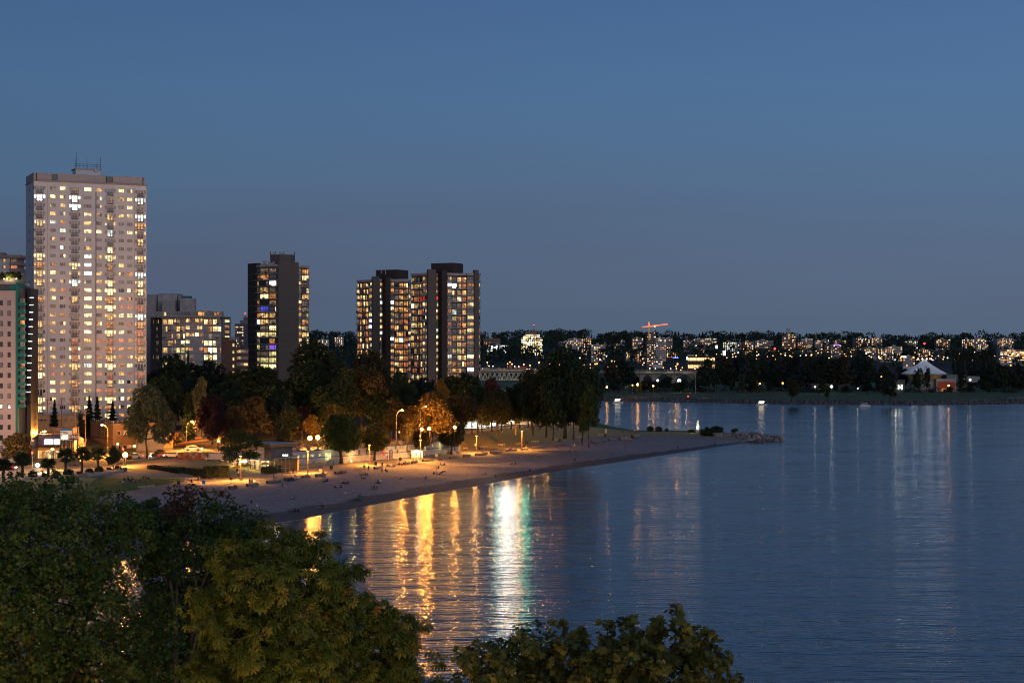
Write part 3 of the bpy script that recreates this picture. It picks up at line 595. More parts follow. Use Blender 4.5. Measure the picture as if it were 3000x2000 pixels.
FILL = [('broad', 480, 1105, 130, 600, 10, F_DG), ('round', 545, 1120, 110, 610, 11, F_BL), ('broad', 660, 1120, 150, 605, 10, F_DG), ('broad', 690, 1190, 120, 570, 8, F_BR), ('broad', 800, 1130, 150, 600, 10, F_DG), ('round', 640, 1205, 90, 560, 7.5, F_PU), ('broad', 830, 1175, 120, 590, 9, F_BL), ('broad', 960, 1130, 150, 600, 10, F_DG), ('round', 975, 1175, 90, 590, 9, F_OL), ('broad', 1110, 1140, 140, 615, 10, F_DG), ('round', 1160, 1165, 90, 595, 9, F_BR), ('broad', 1190, 1130, 110, 640, 10, F_DG), ('broad', 1250, 1110, 120, 650, 10, F_BL), ('broad', 1400, 1130, 130, 650, 9, F_DG), ('broad', 1455, 1140, 110, 640, 8, F_OL), ('broad', 1510, 1130, 120, 650, 8, F_DG), ('round', 1560, 1120, 100, 640, 8, F_DG), ('broad', 1620, 1110, 120, 615, 7.5, F_DG), ('round', 1680, 1100, 90, 650, 6.5, F_OL), ('broad', 870, 1110, 150, 640, 12, F_OL), ('round', 395, 1200, 80, 600, 9, F_BL), ('broad', 420, 1165, 120, 620, 11, F_DG), ('round', 1330, 1160, 90, 610, 8.5, F_OR), ('round', 1205, 1190, 80, 590, 8.5, F_OR)]
FN = {F_DG: 'dark green', F_BL: 'nearly black', F_BR: 'brown', F_PU: 'purple', F_OL: 'olive', F_OR: 'orange-brown'}
for i, f in enumerate(sorted(FILL, key=lambda q: q[1])): ptree(*f, FN[f[6]]+' tree in the dark belt behind the promenade, '+ordn(i)+' from the left', 'trees of the dark belt behind the promenade')
for px, top, wd_, base, m, lb in [(1000, 1208, 122, 1357, F_G, 'largest rounded tree on the promenade in front of the bathhouse'), (1097, 1236, 88, 1348, F_OL, 'second rounded tree, beside the red-lit bathhouse doorway'), (1235, 1222, 66, 1337, F_BR, 'rounded tree growing beside the lit beach kiosk'), (1322, 1230, 82, 1330, F_OL, 'rounded tree at the far right end of the bathhouse')]:
    ptree('pruned', px, top, wd_, 0, 2.9, m, lb, 'rounded promenade trees', pbase=base)
for i, (px, base, top, wd_) in enumerate([(1383, 1272, 1150, 78), (1412, 1268, 1162, 70), (1441, 1264, 1165, 72), (1470, 1260, 1165, 75), (1497, 1257, 1155, 76), (1522, 1254, 1150, 78), (1548, 1251, 1140, 80), (1575, 1249, 1130, 84), (1600, 1246, 1120, 90)]):
    ptree('vase', px, top, wd_, 0, 7.6, [F_BR, F_OL, F_OL, F_BR, F_G, F_OL, F_G, F_G, F_DG][i], ['first', 'second', 'third', 'fourth', 'fifth', 'sixth', 'seventh', 'eighth', 'ninth'][i]+' street tree from the bathhouse along the grass slope', 'row of street trees above the beach', pbase=base)
for px, top, base, sc_, lb in [(10, 1332, 1412, 1, 'palm at the very left edge of the street'), (66, 1312, 1400, 1, 'dark palm with twin trunks beside the red signal'), (141, 1334, 1396, .9, 'palm lit white green by the bright car lamp'), (192, 1300, 1392, 1, 'bushy palm before the lit shop front'), (240, 1298, 1388, 1, 'fourth street palm, dark and broad'), (287, 1300, 1380, .95, 'palm in front of the orange building corner'), (470, 1312, 1345, .6, 'small palm by the parked cars')]:
    ptree('palm', px, top, 58*sc_, 0, 5.0, F_PALM, lb, 'street palms by the road', pbase=base)
ptree('round', 333, 1306, 46, 0, 5.1, F_OL, 'round clipped tree beside the street palms', None, pbase=1378)
# ------------------------------------------------------------------ buildings
def frame(A, B, z0):
    A = Vector((A[0], A[1], z0)); d = Vector((B[0]-A.x, B[1]-A.y, 0)); Ln = d.length; d.normalize(); i = Vector((-d.y, d.x, 0))
    return Matrix(((d.x, i.x, 0, A.x), (d.y, i.y, 0, A.y), (0, 0, 1, z0), (0, 0, 0, 1))), Ln
# window templates, unit wide and high, set in a recess: slots frame, pane a, pane b
def wtpl(div, bars=(), f=.05, a=(0,), fm_=W_FRAME, d=.12):
    mb = MB(); mb.mi(fm_); mb.mi(G_DARK); mb.mi(G_CURT); e = [0]+list(div)+[1]
    mb.box(0, 1, -d, 0.02, 0, f, fm_); mb.box(0, 1, -d, .02, 1-f, 1, fm_); mb.box(0, f, -d, .02, f, 1-f, fm_); mb.box(1-f, 1, -d, .02, f, 1-f, fm_)
    for x in div: mb.box(x-f*.4, x+f*.4, -d*.8, .02, f, 1-f, fm_)
    for x0, x1, z in bars: mb.box(x0, x1, -d*.7, .02, z-f*.4, z+f*.4, fm_)
    for k in range(len(e)-1):
        mb.poly([(e[k], -.03, 0), (e[k+1], -.03, 0), (e[k+1], -.03, 1), (e[k], -.03, 1)], G_DARK if k in a else G_CURT)
    return mb, mb.mesh('window')
T_2 = wtpl([.36], [(0, .36, .3)]); T_2R = wtpl([.64], [(.64, 1, .3)]); T_3 = wtpl([.25], [(0, .25, .3)]); T_P = wtpl([.5], [(0, 1, .62)])
T_C3 = wtpl([.33, .67], f=.035, a=(0, 1), fm_=W_FRAMED); T_C2 = wtpl([.5], f=.05, fm_=W_FRAMED); T_1 = wtpl([], f=.08, fm_=W_FRAMED); T_C3P = wtpl([.33, .67], f=.05, a=(0, 1), d=.06)
T_V = wtpl([], [(0, 1, .5)], f=.10, fm_=W_FRAMED)
def wbal():   # tall balcony door between two side windows (unit 3.6 x 2.4 scaled)
    mb = MB(); mb.mi(W_FRAME); mb.mi(G_DARK); mb.mi(G_CURT)
    def pane(x0, x1, z0, z1, m):
        f = .022
        for b in ((x0, x1, z0, z0+f), (x0, x1, z1-f, z1), (x0, x0+f, z0, z1), (x1-f, x1, z0, z1)): mb.box(b[0], b[1], -.12, .02, b[2], b[3], W_FRAME)
        mb.poly([(x0, -.03, z0), (x1, -.03, z0), (x1, -.03, z1), (x0, -.03, z1)], m)
    pane(0, .22, .45, .98, G_CURT); pane(.24, .50, .02, 1, G_DARK); pane(.50, .74, .02, 1, G_DARK); pane(.78, 1, .45, .98, G_CURT); mb.box(.24, .74, -.11, .02, .68, .70, W_FRAME)
    return mb, mb.mesh('window')
T_B = wbal()
def wpick(ws, r=rnd):
    t = r.random()*sum(w for _, w in ws)
    for m, w in ws:
        t -= w
        if t <= 0: return m
    return ws[-1][0]
def wmat(M, x, z, w, h, y=0): return M @ Matrix.Translation((x, y, z)) @ Matrix.Diagonal((w, 1, h, 1))
def witem(T, M, m1, m2=None): return (T[0], T[1], M, {1: m1, 2: m2 or m1})
def texts(s, size, m, M, parent, name='lettering', ex=.04):
    cu = bpy.data.curves.new('t', 'FONT'); cu.body = s; cu.size = size; cu.extrude = ex; cu.align_x = 'CENTER'; cu.align_y = 'CENTER'
    o = bpy.data.objects.new('t', cu); col.objects.link(o); dg = bpy.context.evaluated_depsgraph_get(); me = bpy.data.meshes.new_from_object(o.evaluated_get(dg))
    bpy.data.objects.remove(o); me.materials.clear(); me.materials.append(m); q = obj(name, me, parent); q.matrix_local = M @ Matrix.Rotation(R(90), 4, 'X'); return q

# --- white slab tower
def white_tower():
    a = R(25); Y0 = 600; A = Vector((X_(99, Y0), Y0)); c, s = math.cos(a), math.sin(a); k = (429-1500)/F
    W = (k*Y0-A.x)/(c-k*s); B = A+Vector((c, s))*W; z0 = 12; M, Ln = frame(A, B, z0)
    root = empty('apartment_tower', (0, 0, 0), 'tall white slab apartment tower, highest building, on the left', 'tower')
    H = 99.3-z0; D = 17
    mb = MB(); mb.box(0, W, 0, D, -3, H, W_WHITE, M)
    for x in (W*.12, W*.43, W*.69, W*.89): mb.box(x-.06, x+.06, -.05, 0, 0, H-1, M_CONC, M)
    mb.box(-.25, W+.35, -.3, D+.3, H, H+.3, mat('cornice_tan', (.34, .24, .18)), M); mb.build('wall', root)
    mb = MB(); mb.tube((W*.545, -.15, 2), (W*.545, -.15, H-3), .13, .13, mat('pipe_grey', (.13, .13, .14)), 6, M); mb.build('downpipe', root)
    mt = mat('penthouse_metal', (.30, .30, .32), .6, noise=.6, stretch=(6, 6, .2), col2=(.25, .25, .27))
    mb = MB(); mb.box(.0, W-.5, .2, D-.2, H+.3, H+3.1, mt, M)
    for x in (1, W*.64, W-1.2): mb.tube((x, -.02, H+.3), (x, -.02, H+3), .12, .12, M_BLACK, 5, M)
    mb.build('rooftop_storey', root)
    for fx_ in (.16, .65): o = obj('window', T_1[1], root); o.matrix_local = wmat(M, W*fx_, H+.8, 1.9, 1.9, .17); o.material_slots[1].link = 'OBJECT'; o.material_slots[1].material = mat('glass_blue_sky', (.05, .10, .14), .15)
    mb = MB(); mb.box(W*.38, W*.6, 3, 9, H+3.1, H+5.2, W_WHITE, M); mb.box(W*.37, W*.61, 2.6, 9.4, H+5.2, H+5.6, M_CONC, M); mb.build('machine_room', root)
    mb = MB()
    for x, h in ((.375, 9.0), (.385, 11.2), (.48, 9), (.57, 9), (.60, 9.8)): mb.tube((W*x, 3, H+5.5), (W*x, 3, H+h), .09, .06, W_RAIL, 5, M)
    for z in (6.4, 7.1): mb.box(W*.375, W*.6, 2.95, 3.05, H+z, H+z+.1, W_RAIL, M)
    for k in range(7): mb.tube((W*(.375+k*.0375), 3, H+5.5), (W*(.375+k*.0375), 3, H+7.1), .05, .05, W_RAIL, 4, M)
    mb.lathe([(.05, -.9), (.7, 0), (.05, .1)], M_LWS if 0 else mat('dish_white', (.7, .7, .72)), 8, M @ Matrix.Translation((W*.555, 2.4, H+5.2))); mb.build('antenna_mast', root)
    cols = [(.05, 'b'), (.165, '2'), (.25, '2r'), (.357, 'b'), (.472, '3'), (.572, '2r'), (.672, 'b'), (.772, '2'), (.848, '2r'), (.945, 'b')]
    items = []; bal = []; lit = random.Random(5)
    up = [(G_HOT, 3.2), (G_WARM, 2.2), (G_AMB, .8), (G_TEAL, 3.2), (G_CURT, 3), (G_DIM, 1.3), (G_COOL, .5)]
    lo = [(G_HOT, 1.8), (G_WARM, 2.4), (G_AMB, 1.5), (G_SAL, 1.2), (G_TEAL, 1.4), (G_CURT, 2), (G_DARK, 1.8), (G_DIM, 1.5)]
    bm2 = MB(); bm2.box(0, 2.5, -.75, 0, -.12, .05, M_CONCD)
    for x in (0, .6, 1.2, 1.8, 2.44): bm2.box(x, x+.07, -.75, -.69, .05, 1.0, W_RAIL)
    bm2.box(0, 2.5, -.76, -.7, .95, 1.03, W_RAIL); bm2.box(0, .05, -.7, 0, .9, 1.0, W_RAIL); bm2.box(2.45, 2.5, -.7, 0, .9, 1.0, W_RAIL); bal_me = bm2.mesh('balcony')
    white_cells = {(4, 8), (9, 1), (4, 9), (3, 11), (9, 3), (4, 21), (9, 15)}; star = {(0, 1), (3, 2), (4, 10), (3, 1)}
    for r in range(28):
        zc = H-2.35-r*2.98
        for ci, (fx_, ty) in enumerate(cols):
            x = W*fx_; ws = up if r < 12 else lo
            if ci == 4: ws = [(G_HOT, 4), (G_WARM, 2), (G_TEAL, 1.5), (G_DIM, 1), (G_CURT, 1)]
            if ci >= 5 and r > 11: ws = [(G_SAL, 1.5), (G_AMB, 2.2), (G_HOT, 1.9), (G_CURT, 1.2), (G_DARK, 1), (G_WARM, 1.2)]
            m1 = wpick(ws, lit); m2 = m1 if lit.random() < .6 else wpick(ws, lit)
            if (ci, r) in white_cells: m1 = m2 = G_COOL
            if (ci, r) in star: m1 = m2 = G_WHT
            if ty == 'b':
                items.append(witem(T_B, wmat(M, x-2.0, zc-1.5, 4.0, 2.25), m1, m2))
                bal.append((bm2, bal_me, M @ Matrix.Translation((x-1.25, 0, zc-1.55)), {}))
            else:
                w_, h_ = (2.8, 1.3) if ty == '3' else (2.05, 1.3)
                items.append(witem({'2': T_2, '2r': T_2R, '3': T_3}[ty], wmat(M, x-w_/2, zc-.45, w_, h_), m1, m2))
    parts(root, 'window', items); parts(root, 'balcony', bal)
    # stair lights and corner windows on the side wall
    M2, _ = frame(A+Vector((-s, c))*D, A, z0); it = []
    for r in range(28):
        zc = H-2.35-r*2.98
        if r % 3 != 1: it.append(witem(T_1, wmat(M2, 7.5, zc-.4, .5, .9), G_AMB if lit.random() < .7 else G_DARK))
        it.append(witem(T_1, wmat(M2, D-1.3, zc-.4, 1.2, 1.1), wpick([(G_WARM, 1), (G_TEAL, 1), (G_DIM, 1)], lit)))
    parts(root, 'side_window', it)
    return W, M
white_tower()

def bldg(name, label, pts, z0, z1, wm, cat='building', group=None, roof=None, par=.5):
    """pts: plan corners, front edge first and last; returns root"""
    root = empty(name, (0, 0, 0), label, cat, group); mb = MB(); mb.prism(pts, z0, z1, wm, mtop=roof or M_ROOF); mb.build('wall', root)
    if par:
        mb = MB(); n = len(pts)
        for i in range(n):
            A, B = Vector(pts[i][:2]), Vector(pts[(i+1) % n][:2]); M, Ln = frame(A, B, z1); mb.box(-.05, Ln+.05, -.06, .25, .002, par, wm, M)
        mb.build('parapet', root)
    return root
def pbox(px0, px1, Y0, Y1, D):
    a = Vector((X_(px0, Y0), Y0)); b = Vector((X_(px1, Y1), Y1)); d = (b-a).normalized(); i = Vector((-d.y, d.x)); return [tuple(a), tuple(b), tuple(b+i*D), tuple(a+i*D)]
LIT0 = [(G_HOT, 1), (G_WARM, 2), (G_AMB, 1.4), (G_DIM, 1), (G_CURT, 1.5), (G_DARK, 1.5)]

# --- cream block at the left edge with its green corner strip
def cream_block():
    Y = 520; root = empty('apartment_block', (0, 0, 0), 'cream apartment block with green corner strip cut by the left edge', 'building')
    cream = mat('paint_cream', (.52, .41, .36), .85, noise=.3, col2=(.47, .37, .33)); green = mat('paint_green', (.02, .16, .13), .6)
    x0, x1, x2, x3 = X_(-190, Y), X_(46, Y), X_(50, Y), X_(68, Y); zt = Z_(856, Y); zg = Z_(832, Y)
    mb = MB(); mb.box(x0, x1, Y, Y+16, 4, zt, cream); mb.box(x0, x1+.2, Y-.3, Y+16, zt, zt+.45, cream); mb.build('wall', root)
    mb = MB(); mb.box(x0, x1, Y+.4, Y+15, zt+.45, zg, G_DARK); mb.box(X_(28, Y), x1+.1, Y+.2, Y+15, zt+.45, zg-.1, green); mb.box(X_(12, Y), X_(14, Y), Y+.2, Y+1, zt+.45, zg, green); mb.box(x0, x1, Y-.1, Y+15.5, zg, zg+.7, cream); mb.build('top_storey', root)
    mb = MB(); mb.box(x1, x2+.2, Y-.1, Y+8, 4, zg+.5, green); mb.build('corner_strip', root)
    mb = MB(); mb.box(x2+.2, x3-1.2, Y+2.5, Y+14, 4, zg-1, M_BRICK); mb.build('side_wall', root)
    it = []; r = random.Random(3); bal = []; bmb = MB(); bmb.box(0, 1.9, 0, 2.2, 0, 1.0, green); bme = bmb.mesh('balcony'); bits = []
    lm = MB(); lm.box(-.5, .5, -.3, .3, -.1, .1, M_SIGNW); lme = lm.mesh('balcony_light')
    for k in range(15):
        z = Z_(885+k*30.3, Y)
        for px in (-40, 4, 27):
            it.append(witem(T_V, Matrix.Translation((X_(px-4 if px > 0 else px, Y)-.05, Y, z-1.0)) @ Matrix.Diagonal((.95, 1, 1.5, 1)), G_COOL if (k == 10 and px == 27) or (k == 10 and px == 4) else G_CURT if r.random() < .5 else G_DARK))
        zb = Z_(880+k*30.3*.70 if 0 else 880+k*21.3, Y)
        if k < 15: bal.append((bmb, bme, Matrix.Translation((x2+.25, Y, zb-1.6)), {}))
        if k < 14: bits.append((lm, lme, Matrix.Translation((x2+3.9-.1*k*.7, Y+1.9, zb+.9)), {}))
        it.append(witem(T_2, wmat(Matrix.Translation((x2+.3, Y+2.45, zb-.6)), 0, 0, 1.4, 1.3), wpick([(G_AMB, 1), (G_DIM, 2), (G_CURT, 1)], r)))
    parts(root, 'window', it); parts(root, 'balcony', bal); parts(root, 'balcony_light', bits)
    sv = MB(); sv.box(X_(62, Y), X_(74, Y), Y+6, Y+14, 4, Z_(842, Y), M_BLACK); sv.build('stair_tower', root)
cream_block()
def roof_garden_block():
    Y = 640; root = bldg('apartment_block', 'dark block with a planted lamp-lit roof terrace behind the cream block', pbox(-200, 76, Y, Y+4, 14), 8, Z_(822, Y), mat('concrete_mauve', (.20, .17, .18), .9, noise=.5), par=1.2)
    mb = MB(); mb.box(X_(55, Y), X_(72, Y), Y+3, Y+8, Z_(822, Y), Z_(798, Y), M_CONC); mb.build('roof_cabin', root)
    rng = np.random.default_rng(4); bl = [((X_(px, Y), Y+4, Z_(808, Y)), (1.7, 1.5, 1.4)) for px in (-30, -12, 4, 18, 32, 46)]
    me, _ = crown('roof_plants', bl, rng, .45, LEAF_Q, F_OL, .5, 14, .7); obj('roof_plants', me, root)
    for px in (8, 17, 44, 45): 
        mb = MB(); mb.ball((X_(px, Y), Y+1.5, Z_(816, Y)), .22, M_LWS); mb.build('terrace_lamp', root)
    light('POINT', (X_(20, Y), Y+2, Z_(813, Y)), 900, (1, .85, .3))
roof_garden_block()
def edge_block():
    Y = 700; root = bldg('apartment_block', 'white apartment block with grey balconies above the roof garden at left', pbox(-200, 29, Y, Y, 14), 10, Z_(756, Y), mat('paint_offwhite', (.5, .48, .49), .8), par=0)
    g_ = mat('concrete_grey_brown', (.24, .21, .20), .9); mb = MB(); mb.box(X_(-200, Y), X_(60, Y), Y-1, Y+13, Z_(756, Y), Z_(747, Y), g_); mb.box(X_(-60, Y), X_(2, Y), Y+3, Y+9, Z_(747, Y), Z_(738, Y), g_); mb.build('roof', root)
    it = []
    for k in range(6):
        zb = Z_(777+k*19, Y); mb = MB(); mb.box(X_(29, Y), X_(60, Y), Y-1, Y+10, zb, zb+1.3, g_); mb.build('balcony', root)
        it.append(witem(T_C2, wmat(Matrix.Translation((X_(30, Y), Y+.6, zb+1.3)), 0, 0, 2.9, 1.35), G_SAL if k == 1 else G_DIM)); it.append(witem(T_2, wmat(Matrix.Translation((X_(7, Y), Y, zb+1.3)), 0, 0, 1.3, 1.3), G_DARK if k else G_DIM, G_WARM))
    mb = MB(); mb.box(X_(29, Y), X_(50, Y), Y+.7, Y+10, 10, Z_(756, Y), g_); mb.build('wing', root); parts(root, 'window', it)
edge_block()

# --- towers built from wall strips: (px0, Yoff0, px1, Yoff1, kind)
def strip_tower(label, Y, segs, ytop, ybot, y1, fpx, nfl, pent, seed, litw, group=None, name='apartment_tower', back=17, salm=None, special=(), pale=False):
    root = empty(name, (0, 0, 0), label, 'tower', group); fh = fpx/F*Y; zt = Z_(ytop, Y); r = random.Random(seed); items = []; bals = []
    outer = []
    for (p0, d0, p1, d1, kd, *o) in segs:
        A = Vector((X_(p0, Y+d0), Y+d0)); B = Vector((X_(p1, Y+d1), Y+d1)); top = zt+(o[1] if len(o) > 1 else 0)
        outer.append((A, B)); M, Ln = frame(A, B, 0)
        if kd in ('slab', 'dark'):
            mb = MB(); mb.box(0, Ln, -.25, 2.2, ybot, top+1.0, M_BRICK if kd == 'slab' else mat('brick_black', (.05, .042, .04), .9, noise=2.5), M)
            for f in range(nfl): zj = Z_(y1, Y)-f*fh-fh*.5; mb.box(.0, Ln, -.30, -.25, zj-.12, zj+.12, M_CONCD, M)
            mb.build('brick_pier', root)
            continue
        nb_ = o[0]; bw = Ln/nb_
        for f in range(nfl):
            zc = Z_(y1, Y)-f*fh; 
            if kd == 'bal':
                mb = MB(); mb.box(.05, Ln-.05, -.95, 0, -.22, .12, M_CONC, M @ Matrix.Translation((0, 0, zc-fh*.5)))
                for x in np.arange(.1, Ln, .55): mb.box(x, x+.05, -.93, -.88, 0, .95, W_RAIL, M @ Matrix.Translation((0, 0, zc-fh*.5)))
                mb.box(.05, Ln-.05, -.95, -.86, .9, .97, W_RAIL, M @ Matrix.Translation((0, 0, zc-fh*.5))); 
                if r.random() < .5: 
                    q = r.random()*(Ln-1.2); mb.box(q, q+1.1, -.85, -.3, 0, .7, mat('balcony_things', (.07, .05, .04)), M @ Matrix.Translation((0, 0, zc-fh*.5)))
                mb.build('balcony', root)
            else:
                mb = MB(); mb.box(0, Ln, -.3, 0, zc-fh*.55, zc-fh*.13, M_CONC, M); mb.build('spandrel', root)
            for b in range(nb_):
                m1 = wpick(litw if not (salm and b >= salm and r.random() < .6) else [(G_SAL, 4), (G_AMB, 2), (G_WARM, 1.2)], r); m2 = m1 if r.random() < .6 else wpick(litw, r)
                for (sp_, sb, sf, sm) in special:
                    if sp_ == p0 and sb == b and sf == f: m1 = m2 = sm
                z_ = zc-fh*(.42 if kd == 'bal' else .12); h_ = fh*(.74 if kd == 'bal' else .52)
                items.append(witem(T_C3P if pale else T_C3 if bw > 2.4 else T_C2, wmat(M, b*bw+.12, z_, bw-.24, h_, -.02 if kd != 'bal' else 0), m1, m2))
        mb = MB(); mb.box(-.05, Ln+.05, -.4, .3, zt-.1, zt+.9, M_CONC, M); mb.build('roof_edge', root)
    pts = [tuple(outer[0][0])]
    for A, B in outer:
        if (Vector(pts[-1])-A).length > .05: pts.append(tuple(A))
        pts.append(tuple(B))
    pts += [(pts[-1][0]*(pts[-1][1]+back)/pts[-1][1]-1.2, pts[-1][1]+back), (pts[0][0]+1, pts[0][1]+back)]
    c = Vector((sum(p[0] for p in pts)/len(pts), sum(p[1] for p in pts)/len(pts))); pts = [tuple(Vector(p).lerp(c, .012)) for p in pts]
    mb = MB(); mb.prism(pts, ybot, zt, M_CONC if pale else M_CONCD, mtop=M_ROOF); mb.build('wall', root)
    r.shuffle(items); parts(root, 'window', items)
    return root, zt
LITT = [(G_HOT, 1.3), (G_WARM, 2.2), (G_AMB, 1.8), (G_DIM, 2.4), (G_CURT, 1.8), (G_DARK, 1.2), (G_COOL, .35), (G_YEL, .8)]
def brick_tower():
    Y = 750
    root, zt = strip_tower('dark brick tower standing alone with a blank wall and glazed corners', Y,
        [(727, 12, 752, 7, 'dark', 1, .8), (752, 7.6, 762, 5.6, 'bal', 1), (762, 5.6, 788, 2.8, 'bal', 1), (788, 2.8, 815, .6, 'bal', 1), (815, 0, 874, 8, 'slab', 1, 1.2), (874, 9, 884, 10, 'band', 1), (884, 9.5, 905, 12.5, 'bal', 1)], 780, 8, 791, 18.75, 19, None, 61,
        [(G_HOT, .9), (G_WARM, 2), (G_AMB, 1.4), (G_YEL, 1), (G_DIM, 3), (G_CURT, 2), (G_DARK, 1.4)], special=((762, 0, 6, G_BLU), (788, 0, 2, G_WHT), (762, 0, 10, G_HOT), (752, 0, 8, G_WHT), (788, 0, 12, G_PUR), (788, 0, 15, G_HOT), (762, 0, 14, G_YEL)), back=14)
    M = Matrix.Translation((X_(818, Y), Y+12, zt)) @ Matrix.Rotation(R(8), 4, 'Z')
    mb = MB(); oc = [(-5.6, -3), (-1.4, -6), (3.4, -5), (5.2, -2), (5.2, 4), (-5.6, 4)]; mb.prism(oc, 2.2, 5.6, M_BRICK, M); mb.prism([(p[0]*.7, p[1]*.7) for p in oc], 0, 2.2, M_CONC, M); mb.build('penthouse', root)
    mb = MB()
    for x, y in ((-5.5, -3.1), (-3.4, -4.8), (-1.3, -6.1), (5.1, -2.8), (5.2, 2)): mb.box(x-.2, x+.2, y-.15, y+.15, 3.4, 6.9, M_CONCD, M)
    for k in range(5): mb.box(-4.9+k*.3, -4.83+k*.3, -3.4, -3.3, 5.6, 6.5, W_RAIL, M)
    mb.lathe([(.5, 5.6), (.5, 6.6), (.1, 7.1)], M_CONC, 8, M @ Matrix.Translation((.3, -3, 0))); mb.build('antenna_mast', root)
    mb = MB(); mb.box(-9, -7.2, -5, -3.5, .9, 3.0, M_CONC, M); mb.box(-6.6, -5.2, -6, -4.6, .8, 2.5, M_CONC, M); mb.box(-4.6, -1.6, -7.4, -6.4, .6, 2.2, M_CONC, M); mb.build('roof_vent', root)
brick_tower()
def twin(label, Y, segs, ytop, y1, fpx, nfl, pen, seed, special, stemc):
    root, zt = strip_tower(label, Y, segs, ytop, 7, y1, fpx, nfl, None, seed, LITT, 'pair of twin glazed towers', salm=1, special=special)
    p0, p1, pc, ya, yb = pen; q = MB(); ra = (X_(p0, Y), Y+9); rb_ = (X_(pc, Y), Y+4); rc = (X_(p1, Y), Y+9)
    pts = [ra, rb_, rc, (rc[0]+1, rc[1]+5), (ra[0]+1, ra[1]+6)]; q.prism(pts, Z_(yb, Y), Z_(ya, Y), mat('brick_black', (.05, .042, .04))); q.build('penthouse', root)
    q = MB(); q.box(X_(stemc[0], Y), X_(stemc[1], Y), Y+6, Y+12, zt, Z_(yb, Y), M_CONC); q.build('penthouse_stem', root)
    q = MB(); q.box(X_(stemc[0], Y)+1, X_(stemc[0], Y)+2, Y+5.9, Y+6.0, zt+.9, Z_(yb, Y)-.3, G_WARM); q.build('stem_light', root)
    return root, zt
tw, z3 = twin('left one of the twin glazed towers, slightly lower, antennas on its dark rooftop box', 769,
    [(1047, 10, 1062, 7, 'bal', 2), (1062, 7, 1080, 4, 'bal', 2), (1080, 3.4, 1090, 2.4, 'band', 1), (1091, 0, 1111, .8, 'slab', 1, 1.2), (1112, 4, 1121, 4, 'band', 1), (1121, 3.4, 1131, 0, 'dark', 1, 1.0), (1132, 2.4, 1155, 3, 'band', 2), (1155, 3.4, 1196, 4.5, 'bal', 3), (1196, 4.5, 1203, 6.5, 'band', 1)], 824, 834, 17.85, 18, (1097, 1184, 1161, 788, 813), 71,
    ((1132, 0, 3, G_WHT), (1132, 1, 3, G_WHT), (1132, 0, 4, G_COOL), (1132, 0, 9, G_WHT), (1132, 1, 9, G_WHT), (1132, 0, 7, G_WHT), (1132, 0, 11, G_WHT), (1112, 0, 8, G_COOL), (1112, 0, 3, G_COOL), (1080, 0, 7, G_WHT)), (1129, 1162))
mb = MB(); Yq = 769
for px, a_, b_ in ((1098, 812, 787), (1115, 800, 786), (1128, 803, 786), (1171, 790, 774)): mb.tube((X_(px, Yq), Yq+3.4, Z_(a_, Yq)), (X_(px, Yq), Yq+3.4, Z_(b_, Yq)), .16, .12, mat('antenna_pale', (.4, .4, .42)), 5)
mb.build('antenna_mast', tw)
twin('right one of the twin glazed towers, taller, beside the bridge', 720,
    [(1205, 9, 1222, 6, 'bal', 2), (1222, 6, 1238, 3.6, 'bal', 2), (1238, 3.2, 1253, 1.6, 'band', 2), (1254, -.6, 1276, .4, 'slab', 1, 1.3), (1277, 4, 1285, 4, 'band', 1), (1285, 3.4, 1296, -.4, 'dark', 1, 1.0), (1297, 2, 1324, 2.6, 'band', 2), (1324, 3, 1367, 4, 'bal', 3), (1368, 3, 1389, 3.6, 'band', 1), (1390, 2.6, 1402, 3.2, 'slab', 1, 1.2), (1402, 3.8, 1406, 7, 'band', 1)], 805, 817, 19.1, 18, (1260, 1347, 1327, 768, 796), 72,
    ((1297, 0, 1, G_HOT), (1297, 1, 1, G_WHT), (1324, 0, 1, G_WHT), (1368, 0, 4, G_HOT), (1368, 0, 6, G_HOT), (1238, 0, 3, G_RED), (1222, 1, 3, G_RED), (1277, 0, 3, G_RED), (1277, 0, 8, G_COOL), (1277, 0, 9, G_HOT), (1277, 0, 10, G_HOT), (1277, 0, 11, G_HOT), (1297, 0, 12, G_WHT), (1297, 1, 12, G_COOL), (1297, 0, 13, G_WHT), (1368, 0, 12, G_HOT), (1368, 0, 14, G_WHT)), (1288, 1322))

